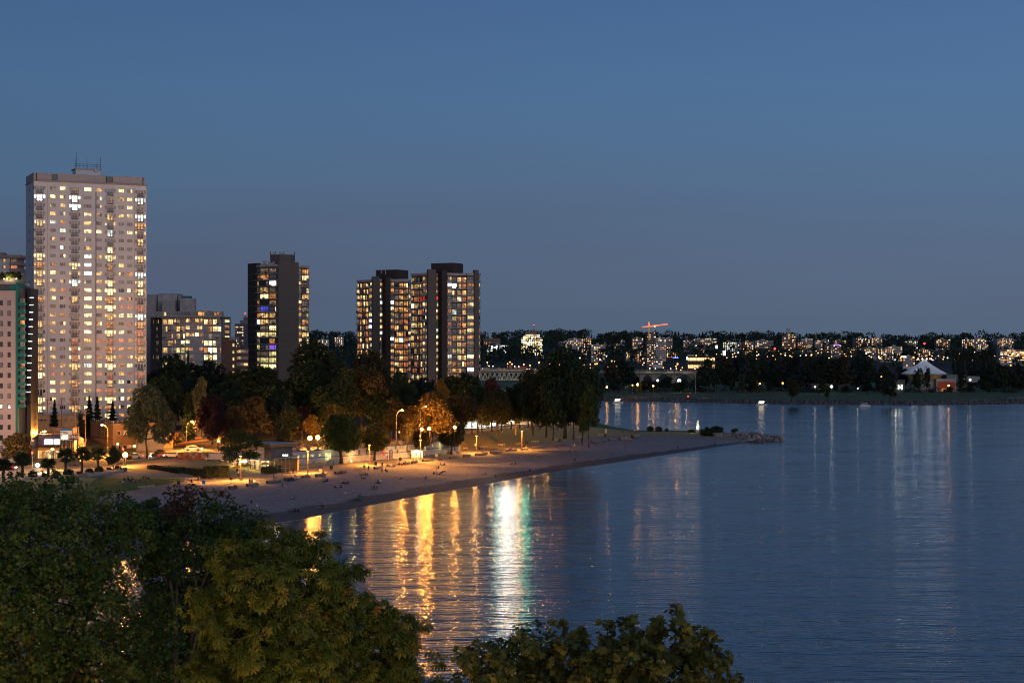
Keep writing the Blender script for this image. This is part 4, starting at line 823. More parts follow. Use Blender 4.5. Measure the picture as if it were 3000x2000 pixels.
# --- terraced mid-rise between white tower and brick tower
def midrise():
    Y = 667; root, zt = strip_tower('broad mid-rise with long balconies and curtained glazing right of the white tower', Y,
        [(475, 0, 508, .6, 'bal', 2), (508, .6, 516, .8, 'band', 1), (516, .8, 542, 1.2, 'bal', 2), (543, 1.2, 597, 2.2, 'band', 4), (597, 2.2, 623, 2.6, 'bal', 2), (623, 2.6, 649, 3.2, 'bal', 2)], 931, 10, 941, 20.9, 11, None, 81,
        [(G_HOT, 1.2), (G_WARM, 1.8), (G_CURT, 4.5), (G_DIM, 1.0), (G_SAL, .6), (G_AMB, 1.2)], name='apartment_block', pale=True, back=14, special=((475, 0, 0, G_WARM), (475, 1, 0, G_WARM), (597, 0, 3, G_HOT), (597, 1, 3, G_HOT), (623, 0, 4, G_HOT), (597, 1, 4, G_WHT), (516, 0, 4, G_YEL), (516, 1, 4, G_YEL), (623, 0, 0, G_HOT), (623, 1, 1, G_HOT)))
    M, Ln = frame((X_(441, Y+12), Y+12), (X_(475, Y), Y), 0); tan = mat('brick_tan', (.24, .17, .13), .9, noise=.8)
    mb = MB(); mb.box(0, Ln, 0, 8, 8, zt+.2, tan, M); mb.build('side_wall', root); it = []; r = random.Random(9)
    for f in range(11):
        z = Z_(941, Y)-f*2.79
        for x in (3.2, 7.2, 8.8): it.append(witem(T_1, wmat(M, x*Ln/13, z-.8, .7, 1.6), wpick([(G_WARM, 1), (G_AMB, 1), (G_DARK, 2)], r)))
    parts(root, 'side_window', it)
    mb = MB(); mb.box(X_(448, Y), X_(640, Y), Y+5, Y+13, zt, Z_(911, Y), M_CONC); mb.box(X_(548, Y), X_(604, Y), Y+3.5, Y+12, zt, Z_(909, Y), M_CONC); mb.box(X_(441, Y), X_(655, Y), Y-1, Y+14, zt, zt+.35, M_CONCD)
    for k in range(34): mb.box(X_(475, Y)+k*.68, X_(475, Y)+k*.68+.3, Y-1.1, Y-.9, zt-.7, zt, M_CONC)
    mb.build('penthouse', root); it = []
    for px, w_, m in ((472, 1, G_HOT), (512, 3.2, G_CURT), (550, 3, G_CURT), (575, 2.6, G_AMB), (600, 2.4, G_CURT), (622, 1.6, G_AMB)): it.append(witem(T_C3, wmat(Matrix.Translation((X_(px, Y), Y+(3.4 if 548 < px < 604 else 4.9), zt+.4)), 0, 0, w_, 2.0), m))
    parts(root, 'penthouse_window', it)
midrise()
def simple(label, px0, px1, Y0, Y1, D, yt, yb, wm, cols=None, rows=None, wsz=(1.4, 1.3), lit=LIT0, seed=1, name='apartment_block', tpl=None, group=None, extra=None, z0=None, par=.4, roof=None, y1=None, fpx=None):
    zt = Z_(yt, Y0); zb = Z_(yb, Y0) if z0 is None else z0
    root = bldg(name, label, pbox(px0, px1, Y0, Y1, D), zb, zt, wm, group=group, par=par, roof=roof)
    M, Ln = frame((X_(px0, Y0), Y0), (X_(px1, Y1), Y1), 0); r = random.Random(seed); it = []
    for j in range(rows or 0):
        z = Z_(y1, Y0)-j*fpx/F*Y0
        for cx in cols: it.append(witem(tpl or T_2, wmat(M, cx*Ln-wsz[0]/2, z-wsz[1]/2, *wsz), wpick(lit, r)))
    parts(root, 'window', it)
    for e in (extra or []):
        mb = MB(); mb.box(X_(e[0], Y0), X_(e[1], Y0), Y0+e[4], Y0+e[4]+5, Z_(e[3], Y0), Z_(e[2], Y0), e[5]); mb.build('roof_block', root)
    return root, M, Ln, zt
PALE = mat('paint_pale_grey', (.40, .38, .39), .8, noise=.4); DKB = mat('brick_brown', (.15, .09, .07), .9, noise=1)
simple('pale rooftop block with red marker lights rising behind the mid-rise', 462, 518, 760, 760, 14, 862, 1100, PALE, [.3, .6, .85], 3, y1=905, fpx=19, extra=[(434, 460, 863, 1100, -3, M_CONC), (482, 519, 881, 920, -5, M_CONC), (520, 530, 866, 905, 1, M_CONC), (532, 574, 874, 925, -4, PALE), (538, 558, 867, 876, -1, mat('roof_teal', (.02, .15, .14)))], lit=[(G_DIM, 1), (G_DARK, 2)])
simple('grey slab showing between the white tower and the tan side wall', 430, 446, 700, 702, 12, 905, 1130, mat('paint_grey', (.28, .27, .28)), None, None)
simple('brown stepped brick building with a column of lit stair windows', 649, 692, 690, 694, 12, 990, 1100, DKB, [.8], 5, (1.0, 1.5), [(G_YEL, 1)], tpl=T_1, y1=1010, fpx=20.6, extra=[(663, 692, 988, 996, 2, M_CONC)])
simple('small dark brick block left of the brick tower foot', 690, 728, 710, 712, 12, 1020, 1120, DKB, [.25, .5, .8], 5, (1.8, 1.2), [(G_WARM, 1), (G_CURT, 1.4), (G_DIM, 1)], y1=1029, fpx=19)
simple('white balconied block between the mid-rise and the distant dark tower', 652, 676, 800, 802, 12, 930, 1010, PALE, [.55], 5, (2.4, 1.3), [(G_HOT, 1), (G_DIM, 1), (G_AMB, 1)], y1=940, fpx=16)
simple('distant dark hotel tower with scattered lit windows and a red beacon', 688, 715, 1100, 1100, 16, 950, 1080, mat('concrete_far', (.10, .10, .12)), [.15, .32, .5, .68, .85], 12, (.9, .9), [(G_HOT, 1), (G_DIM, 1), (G_DARK, 1.3)], 4, tpl=T_1, y1=958, fpx=8)
rt, M_, L_, z_ = simple('distant taller stepped tower beside the brick tower with antennas on top', 703, 729, 1180, 1180, 16, 940, 1090, mat('concrete_far2', (.16, .15, .18)), [.2, .45, .8], 14, (.9, .9), [(G_HOT, 1), (G_DARK, 2)], 6, tpl=T_1, y1=948, fpx=9.5, extra=[(712, 728, 928, 940, 2, M_CONCD)])
mb = MB(); mb.tube((X_(716, 1180), 1184, z_+2), (X_(716, 1180), 1184, z_+5), .2, .1, M_BLACK); mb.ball((X_(716, 1180), 1184, z_+5.4), .5, M_LR, 6); mb.build('beacon', rt)
# ------------------------------------------------------------------ street-level buildings
BEI = mat('stucco_beige', (.34, .29, .21), .9, noise=.5); MAUV = mat('metal_mauve', (.20, .15, .17), .7, noise=.5); TAN = mat('stucco_tan', (.24, .15, .085), .9, noise=.4, col2=(.19, .12, .07)); DRF = mat('roof_dark_blue', (.05, .05, .08), .8)
Y = 590
root, M, Ln, zt = simple('long beige windowless podium at the foot of the white tower', 94, 238, 590, 592, 9, 1219, 1290, BEI, roof=M_CONCD)
it = [witem(T_1, wmat(M, x, zt-1.6, .9, .5), G_DARK if x < 6 else G_DIM) for x in (1.6, 2.8, 4.0, 8, 9.5, 11, 13)]; parts(root, 'window', it)
# corner restaurant with mauve roof
Y = 535; root = empty('restaurant_building', (0, 0, 0), 'low corner restaurant with mauve roof, white lit sign band and glowing front', 'building')
mb = MB(); mb.box(X_(74, Y), X_(214, Y), Y, Y+14, 5.2, Z_(1305, Y), mat('wood_warm', (.22, .15, .09), .8)); mb.build('wall', root)
mb = MB(); q = [(X_(70, Y), Z_(1304, Y)), (X_(216, Y), Z_(1304, Y)), (X_(216, Y), Z_(1290, Y)), (X_(182, Y), Z_(1272, Y)), (X_(82, Y), Z_(1270, Y)), (X_(72, Y), Z_(1278, Y))]
mb.geo([(x, Y-1, z) for x, z in q]+[(x, Y+13, z) for x, z in q], [tuple(range(6)), tuple(range(11, 5, -1))]+[(i, 6+i, 6+(i+1) % 6, (i+1) % 6) for i in range(6)], MAUV); mb.build('roof', root)
mb = MB(); mb.box(X_(134, Y), X_(178, Y), Y-1.35, Y-1.02, Z_(1300, Y), Z_(1286, Y), M_SIGNW); mb.build('lit_sign', root)
it = []
for k in range(11): it.append(witem(T_P, wmat(Matrix.Translation((X_(78+k*12.2, Y), Y-.02, 5.7)), 0, 0, 1.2, 2.6), [G_HOT, G_WARM, G_HOT, G_AMB, G_WARM][k % 5]))
for px in (86, 96): it.append(witem(T_1, wmat(Matrix.Translation((X_(px, Y), Y-1.04, Z_(1285, Y))), 0, 0, .9, .8), G_DARK))
parts(root, 'window', it)
light('AREA', (X_(140, Y), Y-3.5, 9), 900, NA, name='porch_light', aim=None).data.size = 10
Y = 550; root, M, Ln, zt = simple('dull grey annex behind the billboards', 138, 214, Y, Y, 8, 1256, 1320, mat('siding_mauve_grey', (.15, .125, .13), .9, noise=.4)); 
# billboards
def board(name, label, px0, px1, y0, y1, Y, faces, legs=True, texts_=()):
    root = empty(name, (0, 0, 0), label, 'sign'); mb = MB(); mb.box(X_(px0, Y), X_(px1, Y), Y, Y+.4, Z_(y1, Y), Z_(y0, Y), W_RAIL)
    mb.build('frame', root)
    for k, (a, b, c, d, m) in enumerate(faces): q = MB(); q.box(X_(a, Y), X_(b, Y), Y-.05-.03*k, Y-.002, Z_(d, Y), Z_(c, Y), m); q.build('sign_panel', root)
    if legs:
        q = MB()
        for px in (px0+2, (px0+px1)/2, px1-2): q.box(X_(px, Y)-.12, X_(px, Y)+.12, Y+.1, Y+.35, 5.3, Z_(y1, Y), W_RAIL)
        q.build('leg', root)
    for s_, px, py, sz, m in texts_: texts(s_, sz, m, Matrix.Translation((X_(px, Y), Y-.2, Z_(py, Y))), root)
    return root
PWH = mat('panel_cream', (.75, .68, .5), .6, emit=(.9, .75, .5), es=.25); PBL = mat('panel_blue', (.02, .16, .45), .6, emit=(.02, .16, .4), es=.2); PLT = mat('panel_lit_white', (.9, .85, .75), .6, emit=(1, .9, .7), es=1.3); PBR = mat('panel_brown', (.10, .06, .055), .7); PRD = mat('panel_red', (.8, .08, .03), .6, emit=(.9, .1, .04), es=.3)
board('billboard', 'tall billboard with a blue top band over a cream and white poster', 176, 211, 1256, 1290, 530, [(176.5, 210.5, 1261, 1290, PWH), (176.5, 210.5, 1256.5, 1261, PBL)], True, (('Arban', 182.5, 1264, .75, M_BLACK), ('2000', 194, 1267, .6, M_BLACK)))
board('billboard', 'small bright white lit billboard with a red corner square', 179, 200, 1274, 1286, 526, [(179.3, 199.7, 1274.2, 1285.8, PLT), (179, 182.5, 1274.3, 1277.6, PRD)])
board('shop_sign', 'brown sign with pink letters hung from a leaning post', 203, 228, 1274, 1288, 528, [], True, (('ESTRO', 215.5, 1280, 1.0, mat('letter_pink', (.8, .5, .45), emit=(.8, .45, .4), es=.4)),)).children
r_ = empty('sign_post', at(228, 1310, 529), 'orange-brown mast with a slanting brace carrying the brown sign', 'post'); mb = MB(); zt = Z_(1247, 529)-Z_(1310, 529); mb.tube((0, 0, -3), (0, 0, zt), .22, .16, M_WPOLE); mb.tube((0, 0, zt-1.8), (-1.3, 0, zt-3.2), .12, .12, M_WPOLE, 6); mb.tube((-2, 0, zt-3.3), (.2, 0, zt-3.3), .1, .1, M_WPOLE, 6); mb.build('post', r_)
# orange-lit two-storey building with roof railing, mural building
root = bldg('corner_building', 'tan two-storey corner building with railings on the roof behind the grey-green tree', [(X_(265, 590), 590), (X_(331, 572), 572), (X_(506, 590), 590), (X_(506, 604), 604), (X_(280, 606), 606)], 5.3, Z_(1241, 580), TAN, par=.3)
M, Ln = frame((X_(265, 590), 590), (X_(331, 572), 572), 0); it = [witem(T_1, wmat(M, Ln*f, 11, 1.0, 3.0, -.02), G_DARK) for f in (.4, .55, .68)]
mb = MB(); mb.box(-.1, Ln, -.15, 0, 10.0, 10.2, M_BLACK, M); mb.build('ledge', root)
M2, L2 = frame((X_(331, 572), 572), (X_(506, 590), 590), 0)
for k in range(9): it.append(witem(T_2, wmat(M2, 1.5+k*2.1, 6.2, 1.6, 1.6, -.02), G_HOT if k in (3, 4, 6) else G_AMB if k in (2, 7) else G_DARK))
for k in range(7): it.append(witem(T_2, wmat(M2, 1.5+k*2.6, 11.2, 1.3, 1.5, -.02), [G_DARK, G_CURT, G_DARK, G_AMB][k % 4]))
parts(root, 'window', it)
for Mx, Lx in ((M, Ln), (M2, L2*.6)):
    mb = MB(); z = Z_(1241, 580)
    for x in np.arange(0, Lx, 1.8): mb.box(x, x+.1, .1, .2, z, z+1.3, M_CONC, Mx)
    for h in (.7, 1.25): mb.box(0, Lx, .08, .2, z+h, z+h+.08, M_CONC, Mx)
    mb.build('railing', root)
MUR = mat('mural_grey_blue', (.19, .17, .16), .9, noise=.25, col2=(.13, .14, .17), detail=2); MURO = mat('mural_orange', (.65, .30, .08), .9); MURB = mat('mural_blue_grey', (.05, .06, .10), .9); MURP = mat('mural_pink', (.7, .45, .4), .9)
M3, L3 = frame((X_(404, 568), 568), (X_(507, 573), 573), 0); root = empty('mural_wall', (0, 0, 0), 'painted mural wall with pink letters and an orange wedge, left of the alley stairs', 'wall')
mb = MB(); mb.box(0, L3, 0, 3, 5.4, Z_(1257, 570), MUR, M3); mb.build('wall', root)
q = MB(); q.poly([(L3*.72, -.03, 7.2), (L3-.02, -.03, 7.2), (L3-.02, -.03, 9.4), (L3*.95, -.03, 10.3)], MURO, M3); q.poly([(L3*.88, -.05, 8), (L3*.95, -.05, 8), (L3*.95, -.05, 8.9), (L3*.88, -.05, 8.9)], mat('mural_rust', (.3, .12, .05)), M3); q.build('painted_wedge', root)
texts('YARD', 1.9, MURP, M3 @ Matrix.Translation((L3*.76, -.06, 12.2)), root); texts('N B', 1.5, MURP, M3 @ Matrix.Translation((L3*.72, -.06, 10.4)), root)
M4, L4 = frame((X_(511, 590), 590), (X_(648, 600), 600), 0); root = empty('mural_building', (0, 0, 0), 'single-storey building with a dark blue roof and a painted mural reading CRAFT', 'building')
mb = MB(); z0, z1 = 5.4, Z_(1265, 590); mb.geo([(0, 0, z0), (L4, 0, z0), (L4, 0, z1+1.1), (0, 0, z1), (0, 12, z0), (L4, 12, z0), (L4, 12, z1+1.1), (0, 12, z1)], [(0, 1, 2, 3), (5, 4, 7, 6), (4, 0, 3, 7), (1, 5, 6, 2)], MUR, M4); mb.build('wall', root)
mb = MB(); mb.geo([(-.4, -.5, z1), (L4+.4, -.5, z1+1.1), (L4+.4, -.5, z1+1.5), (-.4, -.5, z1+.4), (-.4, 12, z1+1.3), (L4+.4, 12, z1+2.6)], [(0, 1, 2, 3), (3, 2, 5, 4), (0, 4, 5, 1)], DRF, M4); mb.build('roof', root)
q = MB(); q.poly([(0, -.03, z0+1.8), (L4, -.03, z0+3.4), (L4, -.03, z0+3.9), (0, -.03, z0+2.4)], MURO, M4); q.poly([(0, -.03, z0+2.4), (1.4, -.03, z0+2.6), (2.2, -.03, z1-.1), (0, -.03, z1-.1)], MURO, M4)
q.poly([(4, -.04, z0+3.2), (9.5, -.04, z0+3.6), (7.5, -.04, z1-.5), (6, -.04, z1-1.2)], MURB, M4); q.poly([(10.6, -.04, z0+3.8), (12, -.04, z0+4.3), (12, -.04, z1-1.2), (10.6, -.04, z1-1.7)], MURB, M4); q.poly([(7.6, -.06, z1-2.6), (10, -.06, z1-2.5), (10, -.06, z1-1.9), (7.6, -.06, z1-2.0)], MURO, M4); q.build('painted_mural', root)
texts('CRAFT', 1.25, MURP, M4 @ Matrix.Rotation(R(-4), 4, 'Y') @ Matrix.Translation((7.9, -.1, z1-.35)), root)
r_ = MB(); r_.box(0, L4*.9, -2.2, -1.9, 5.4, z0+2.2, mat('fence_tan', (.22, .14, .08), .9, noise=2, stretch=(6, 1, .3)), M4); tag(r_.build('wooden_fence'), 'plain brown board fence below the CRAFT mural', 'fence')
# fire stairs in the alley
st = MB(); 
for k in range(3): st.box(X_(508, 585), X_(519, 585), 584, 586, 7.2+k*1.5, 7.35+k*1.5, mat('stair_lit', (.6, .4, .2)))
for px in (508.5, 518.5): st.box(X_(px, 585)-.08, X_(px, 585)+.08, 583.9, 584.1, 6, 11.2, M_BLACK)
tag(st.build('fire_stairs'), 'small lit stairway in the gap between the two mural walls', 'stairs')

# --- beach restaurant
RST = mat('rust_panels', (.22, .07, .03), .8, noise=.5, col2=(.10, .045, .03), lo=.42, hi=.55, detail=1); GRYM = mat('metal_grey', (.30, .30, .32), .5)
Yb = 522
root = empty('beach_restaurant', (0, 0, 0), 'modern glass beach restaurant with flat roofs, rusty panel wall and lit patio', 'building')
MM, LL = frame((X_(521, 524), 524), (X_(607, 520), 520), 0); z1 = Z_(1326, 522)
pals = [mat('panel_rust_a', (.24, .08, .03), .8, noise=2), mat('panel_rust_b', (.14, .05, .03), .8, noise=2), mat('panel_rust_c', (.30, .16, .08), .8, noise=2), mat('panel_rust_d', (.20, .19, .19), .7, noise=2)]
mb = MB(); mb.box(0, LL, .1, 7, 5.1, z1-.1, M_CONCD, MM); mb.box(0, LL, 0, .6, 3.6, 5.0, M_CONC, MM)
for i in range(10):
    for j in range(4): mb.box(i*LL/10+.02, (i+1)*LL/10-.02, -.12-.02*((i*j) % 3), .08, 5.1+j*(z1-5.1)/4+.02, 5.1+(j+1)*(z1-5.1)/4-.02, pals[(i*7+j*5+i*j) % 4 if i > 5 or (i+j) % 3 else 0], MM)
mb.build('panel_wall', root)
for k in range(8): q = MB(); q.box(.8+k*LL/8, 1.15+k*LL/8, -.06, -.001, 3.9, 4.9, M_LWS, MM); q.build('wall_light', root)
A5 = (X_(607, 520), 520); B5 = (X_(785, 514), 514); M5, L5 = frame(A5, B5, 0); zr = Z_(1346, 516)
mb = MB(); mb.box(0, L5, 2.2, 12, 3.2, zr+1.4, M_CONCD, M5); mb.box(0, L5*.42, .6, 12, zr-.2, zr+1.6, GRYM, M5); mb.build('wall', root)
mb = MB(); mb.box(-.5, L5+1, -.8, 12, zr, zr+.35, GRYM, M5); mb.box(L5*.18, L5*.55, 1, 11, zr+1.4, zr+1.7, GRYM, M5); mb.build('roof', root)
it = []
for k in range(24): it.append(witem(T_P, wmat(M5, .3+k*L5/24, 3.3, L5/24-.1, zr-3.5, 2.1), wpick([(G_HOT, 2), (G_WARM, 3), (G_AMB, 1.5), (G_DARK, 1.5), (G_YEL, 1)])))
# upper glass box and big flat roof
M6, L6 = frame((X_(722, 516), 516), (X_(800, 508), 508), 0); zu = Z_(1308, 512)
mb = MB(); mb.box(-.6, L6, -1.2, 10, zu, zu+.9, mat('fascia_wood', (.28, .15, .09), .7, noise=1, stretch=(3, 1, .2)), M6); mb.box(-.8, L6+.2, -1.4, 10.2, zu+.9, zu+1.1, GRYM, M6); mb.build('upper_roof', root)
mb = MB(); mb.box(0, L6-1.5, .5, 9, zr, zu, M_CONCD, M6); mb.build('upper_storey', root)
for k in range(5): it.append(witem(T_P, wmat(M6, .3+k*1.5, zr+1.4 if k < 3 else zr+.3, 1.4, 1.4 if k < 3 else zu-zr-.5, .42), G_AMB if k < 3 else G_TEAL))
parts(root, 'window', it)
for k in range(12): q = MB(); q.box(k*L5/11.2, k*L5/11.2+.16, -.7, -.54, 3.2, zr, GRYM, M5); q.build('post', root)
M7, L7 = frame((X_(770, 512), 512), (X_(853, 509), 509), 0); zc = Z_(1346, 512)
mb = MB(); mb.geo([(-.5, -1, zc), (L7, -1, zc+.7), (L7, -1, zc+.9), (-.5, -1, zc+.2), (-.5, 6, zc+.3), (L7, 6, zc+1.2), (-.5, 6, zc+.1), (L7, 6, zc+1)], [(0, 1, 2, 3), (3, 2, 5, 4), (0, 6, 7, 1), (1, 7, 5, 2), (0, 3, 4, 6)], GRYM, M7); mb.build('canopy', root)
q = MB(); q.box(0, L7, 4, 5.5, 3.2, zc, mat('patio_wall_amber', (.16, .11, .06), .8), M7); q.build('patio_wall', root)
for k in range(8): q = MB(); q.box(k*L7/7.3, k*L7/7.3+.12, -.4, -.28, 3.2, zc+.1+.09*k, GRYM, M7); q.box(k*L7/7.3, min(L7, (k+1)*L7/7.3), -.38, -.32, 4.3, 4.38, GRYM, M7); q.build('post', root)
def wsign(label, px0, px1, y0, y1, Y, s):
    r = empty('glowing_sign', (0, 0, 0), label, 'sign'); a, b, c, d = X_(px0, Y), X_(px1, Y), Z_(y1, Y), Z_(y0, Y); w_ = b-a; h_ = d-c; mb = MB(); n_ = 9
    for k in range(n_):
        hh = h_*(.55+.45*abs(math.sin(k*2.3+px0))); zz = c+(h_-hh)*.5*(k % 2); mb.box(a+k*w_/n_+.03, a+(k+.86)*w_/n_, Y-.1, Y, zz, zz+hh, M_SIGNW)
    mb.build('letter_bar', r); mb2 = MB(); mb2.box(a-.1, b+.1, Y, Y+.1, c-.15, c-.05, M_BLACK); mb2.tube((a+.2, Y+.05, c-.1), (a+.2, Y+.05, c-.9), .06, .06, M_BLACK, 5); mb2.tube((b-.2, Y+.05, c-.1), (b-.2, Y+.05, c-.9), .06, .06, M_BLACK, 5); mb2.build('bracket', r)
wsign('white glowing script sign under the left patio roof of the beach restaurant', 699, 724, 1349, 1354.5, 513, 1); wsign('white glowing sign standing on the right canopy of the beach restaurant', 828, 844, 1330, 1336, 509, 1)
for k, px in enumerate((690, 712, 735, 757, 781)): light('POINT', (X_(px, 517), 515.5, zr-.5), 300, (1, .72, .32), .3, 'patio_light')
light('POINT', (X_(810, 510), 510.5, 5.6), 130, (1, .72, .32), .3, 'patio_light')
# hedges and low wall
def hedge(label, pts, h, d, m=F_OL, name='hedge'):
    r = empty(name, (0, 0, 0), label, 'hedge'); rng = np.random.default_rng(len(label)); P_ = []; N_ = []
    for (a, b) in zip(pts[:-1], pts[1:]):
        a = P(*a); b = P(*b); Ln = (b-a).length; k = int(Ln*(h+d)*28); t = rng.random(k); s_ = rng.random(k); u = (b-a)/Ln; n_ = Vector((-u.y, u.x, 0))
        for i in range(k):
            if s_[i] < h/(h+d): y, z, nn_ = 0, s_[i]*(h+d), (-n_.x, -n_.y, .4)
            else: y, z, nn_ = s_[i]*(h+d)-h, h, (0, 0, 1)
            p = a+(b-a)*t[i]+n_*(y+rng.normal()*.08)+Vector((0, 0, z*(1+.05*math.sin(t[i]*40))+rng.normal()*.07)); P_.append(tuple(p)); N_.append(nn_)
    P_ = np.array(P_); N_ = np.array(N_)+rng.normal(size=(len(P_), 3))*.4
    me = leafmesh('leaves', P_, rng.normal(size=(len(P_), 3)), N_, rng.uniform(.25, .5, len(P_)), rng.random(len(P_)), LEAF_Q, m); obj('foliage', me, r)
    mb = MB()
    for (a, b) in zip(pts[:-1], pts[1:]):
        M_, L_ = frame(P(*a), P(*b), a[2]); mb.box(.1, L_-.1, .12, d-.1, -.3, h-.12, mat('hedge_core', (.02, .03, .012)), M_)
    mb.build('branches', r); return r
hedge('tall clipped hedge left of the patio umbrellas', [(603, 1397, 3), (672, 1395, 3)], 2.7, 4, F_OL)
hedge('darker loose hedge in front of the rusty panel wall', [(520, 1392, 3.4), (602, 1397, 3.0)], 2.0, 3, F_BR)
hedge('low clipped hedge on the wall in front of the glazed patio', [(776, 1383, 3.4), (880, 1368, 3.6)], 1.3, 1.6, F_OL)
hedge('dark red shrubbery along the upper path', [(430, 1382, 4.3), (520, 1393, 3.5)], 1.7, 4, F_PU)
mb = MB()
for a, b in (((775, 1386, 2.75), (830, 1378, 2.8)), ((830, 1378, 2.8), (900, 1368, 2.8))):
    M_, L_ = frame(P(*a), P(*b), 2.5); mb.box(0, L_, 0, .5, 0, 1.0, M_CONC, M_)
tag(mb.build('low_wall'), 'low pale concrete wall under the clipped patio hedge', 'wall')
def umbrella(px, py, lb):
    b = P(px, py, 3.0); r = empty('patio_umbrella', b, lb, 'umbrella', 'yellow patio umbrellas'); mb = MB(); mb.tube((0, 0, 0), (0, 0, 2.9), .04, .04, GRYM, 6); mb.build('pole', r)
    mb = MB(); n_ = 8; vs = [(0, 0, 2.95)]+[(1.55*math.cos(k*math.pi/4), 1.55*math.sin(k*math.pi/4), 2.25) for k in range(n_)]+[(1.55*math.cos(k*math.pi/4), 1.55*math.sin(k*math.pi/4), 2.1) for k in range(n_)]
    mb.geo(vs, [(0, 1+k, 1+(k+1) % n_) for k in range(n_)]+[(1+k, 9+k, 9+(k+1) % n_, 1+(k+1) % n_) for k in range(n_)], mat('canvas_yellow', (.42, .26, .02), .8)); mb.build('canopy', r)
umbrella(694, 1392, 'leftmost yellow umbrella, over the people at the patio corner'); umbrella(713, 1388, 'second yellow umbrella of the patio'); umbrella(726, 1385, 'third yellow umbrella of the patio'); umbrella(776, 1380, 'yellow umbrella at the right end of the open patio')
for px, lb in ((855, 'patio heater glowing red beside the right end of the canopy'), (779, 'patio heater glowing red under the left end of the canopy')):
    r = empty('patio_heater', P(px, 1374, 3.2), lb, 'heater'); mb = MB(); mb.tube((0, 0, 0), (0, 0, 2.1), .05, .05, M_POLE, 6); mb.lathe([(.25, 0), (.25, .5), (.05, .55)], M_POLE, 8); mb.build('pole', r); mb = MB(); mb.lathe([(.45, 2.2), (.05, 2.4)], GRYM, 10); mb.build('hood', r); mb = MB(); mb.lathe([(.12, 2.0), (.15, 2.2)], M_LR, 8); mb.build('burner', r)

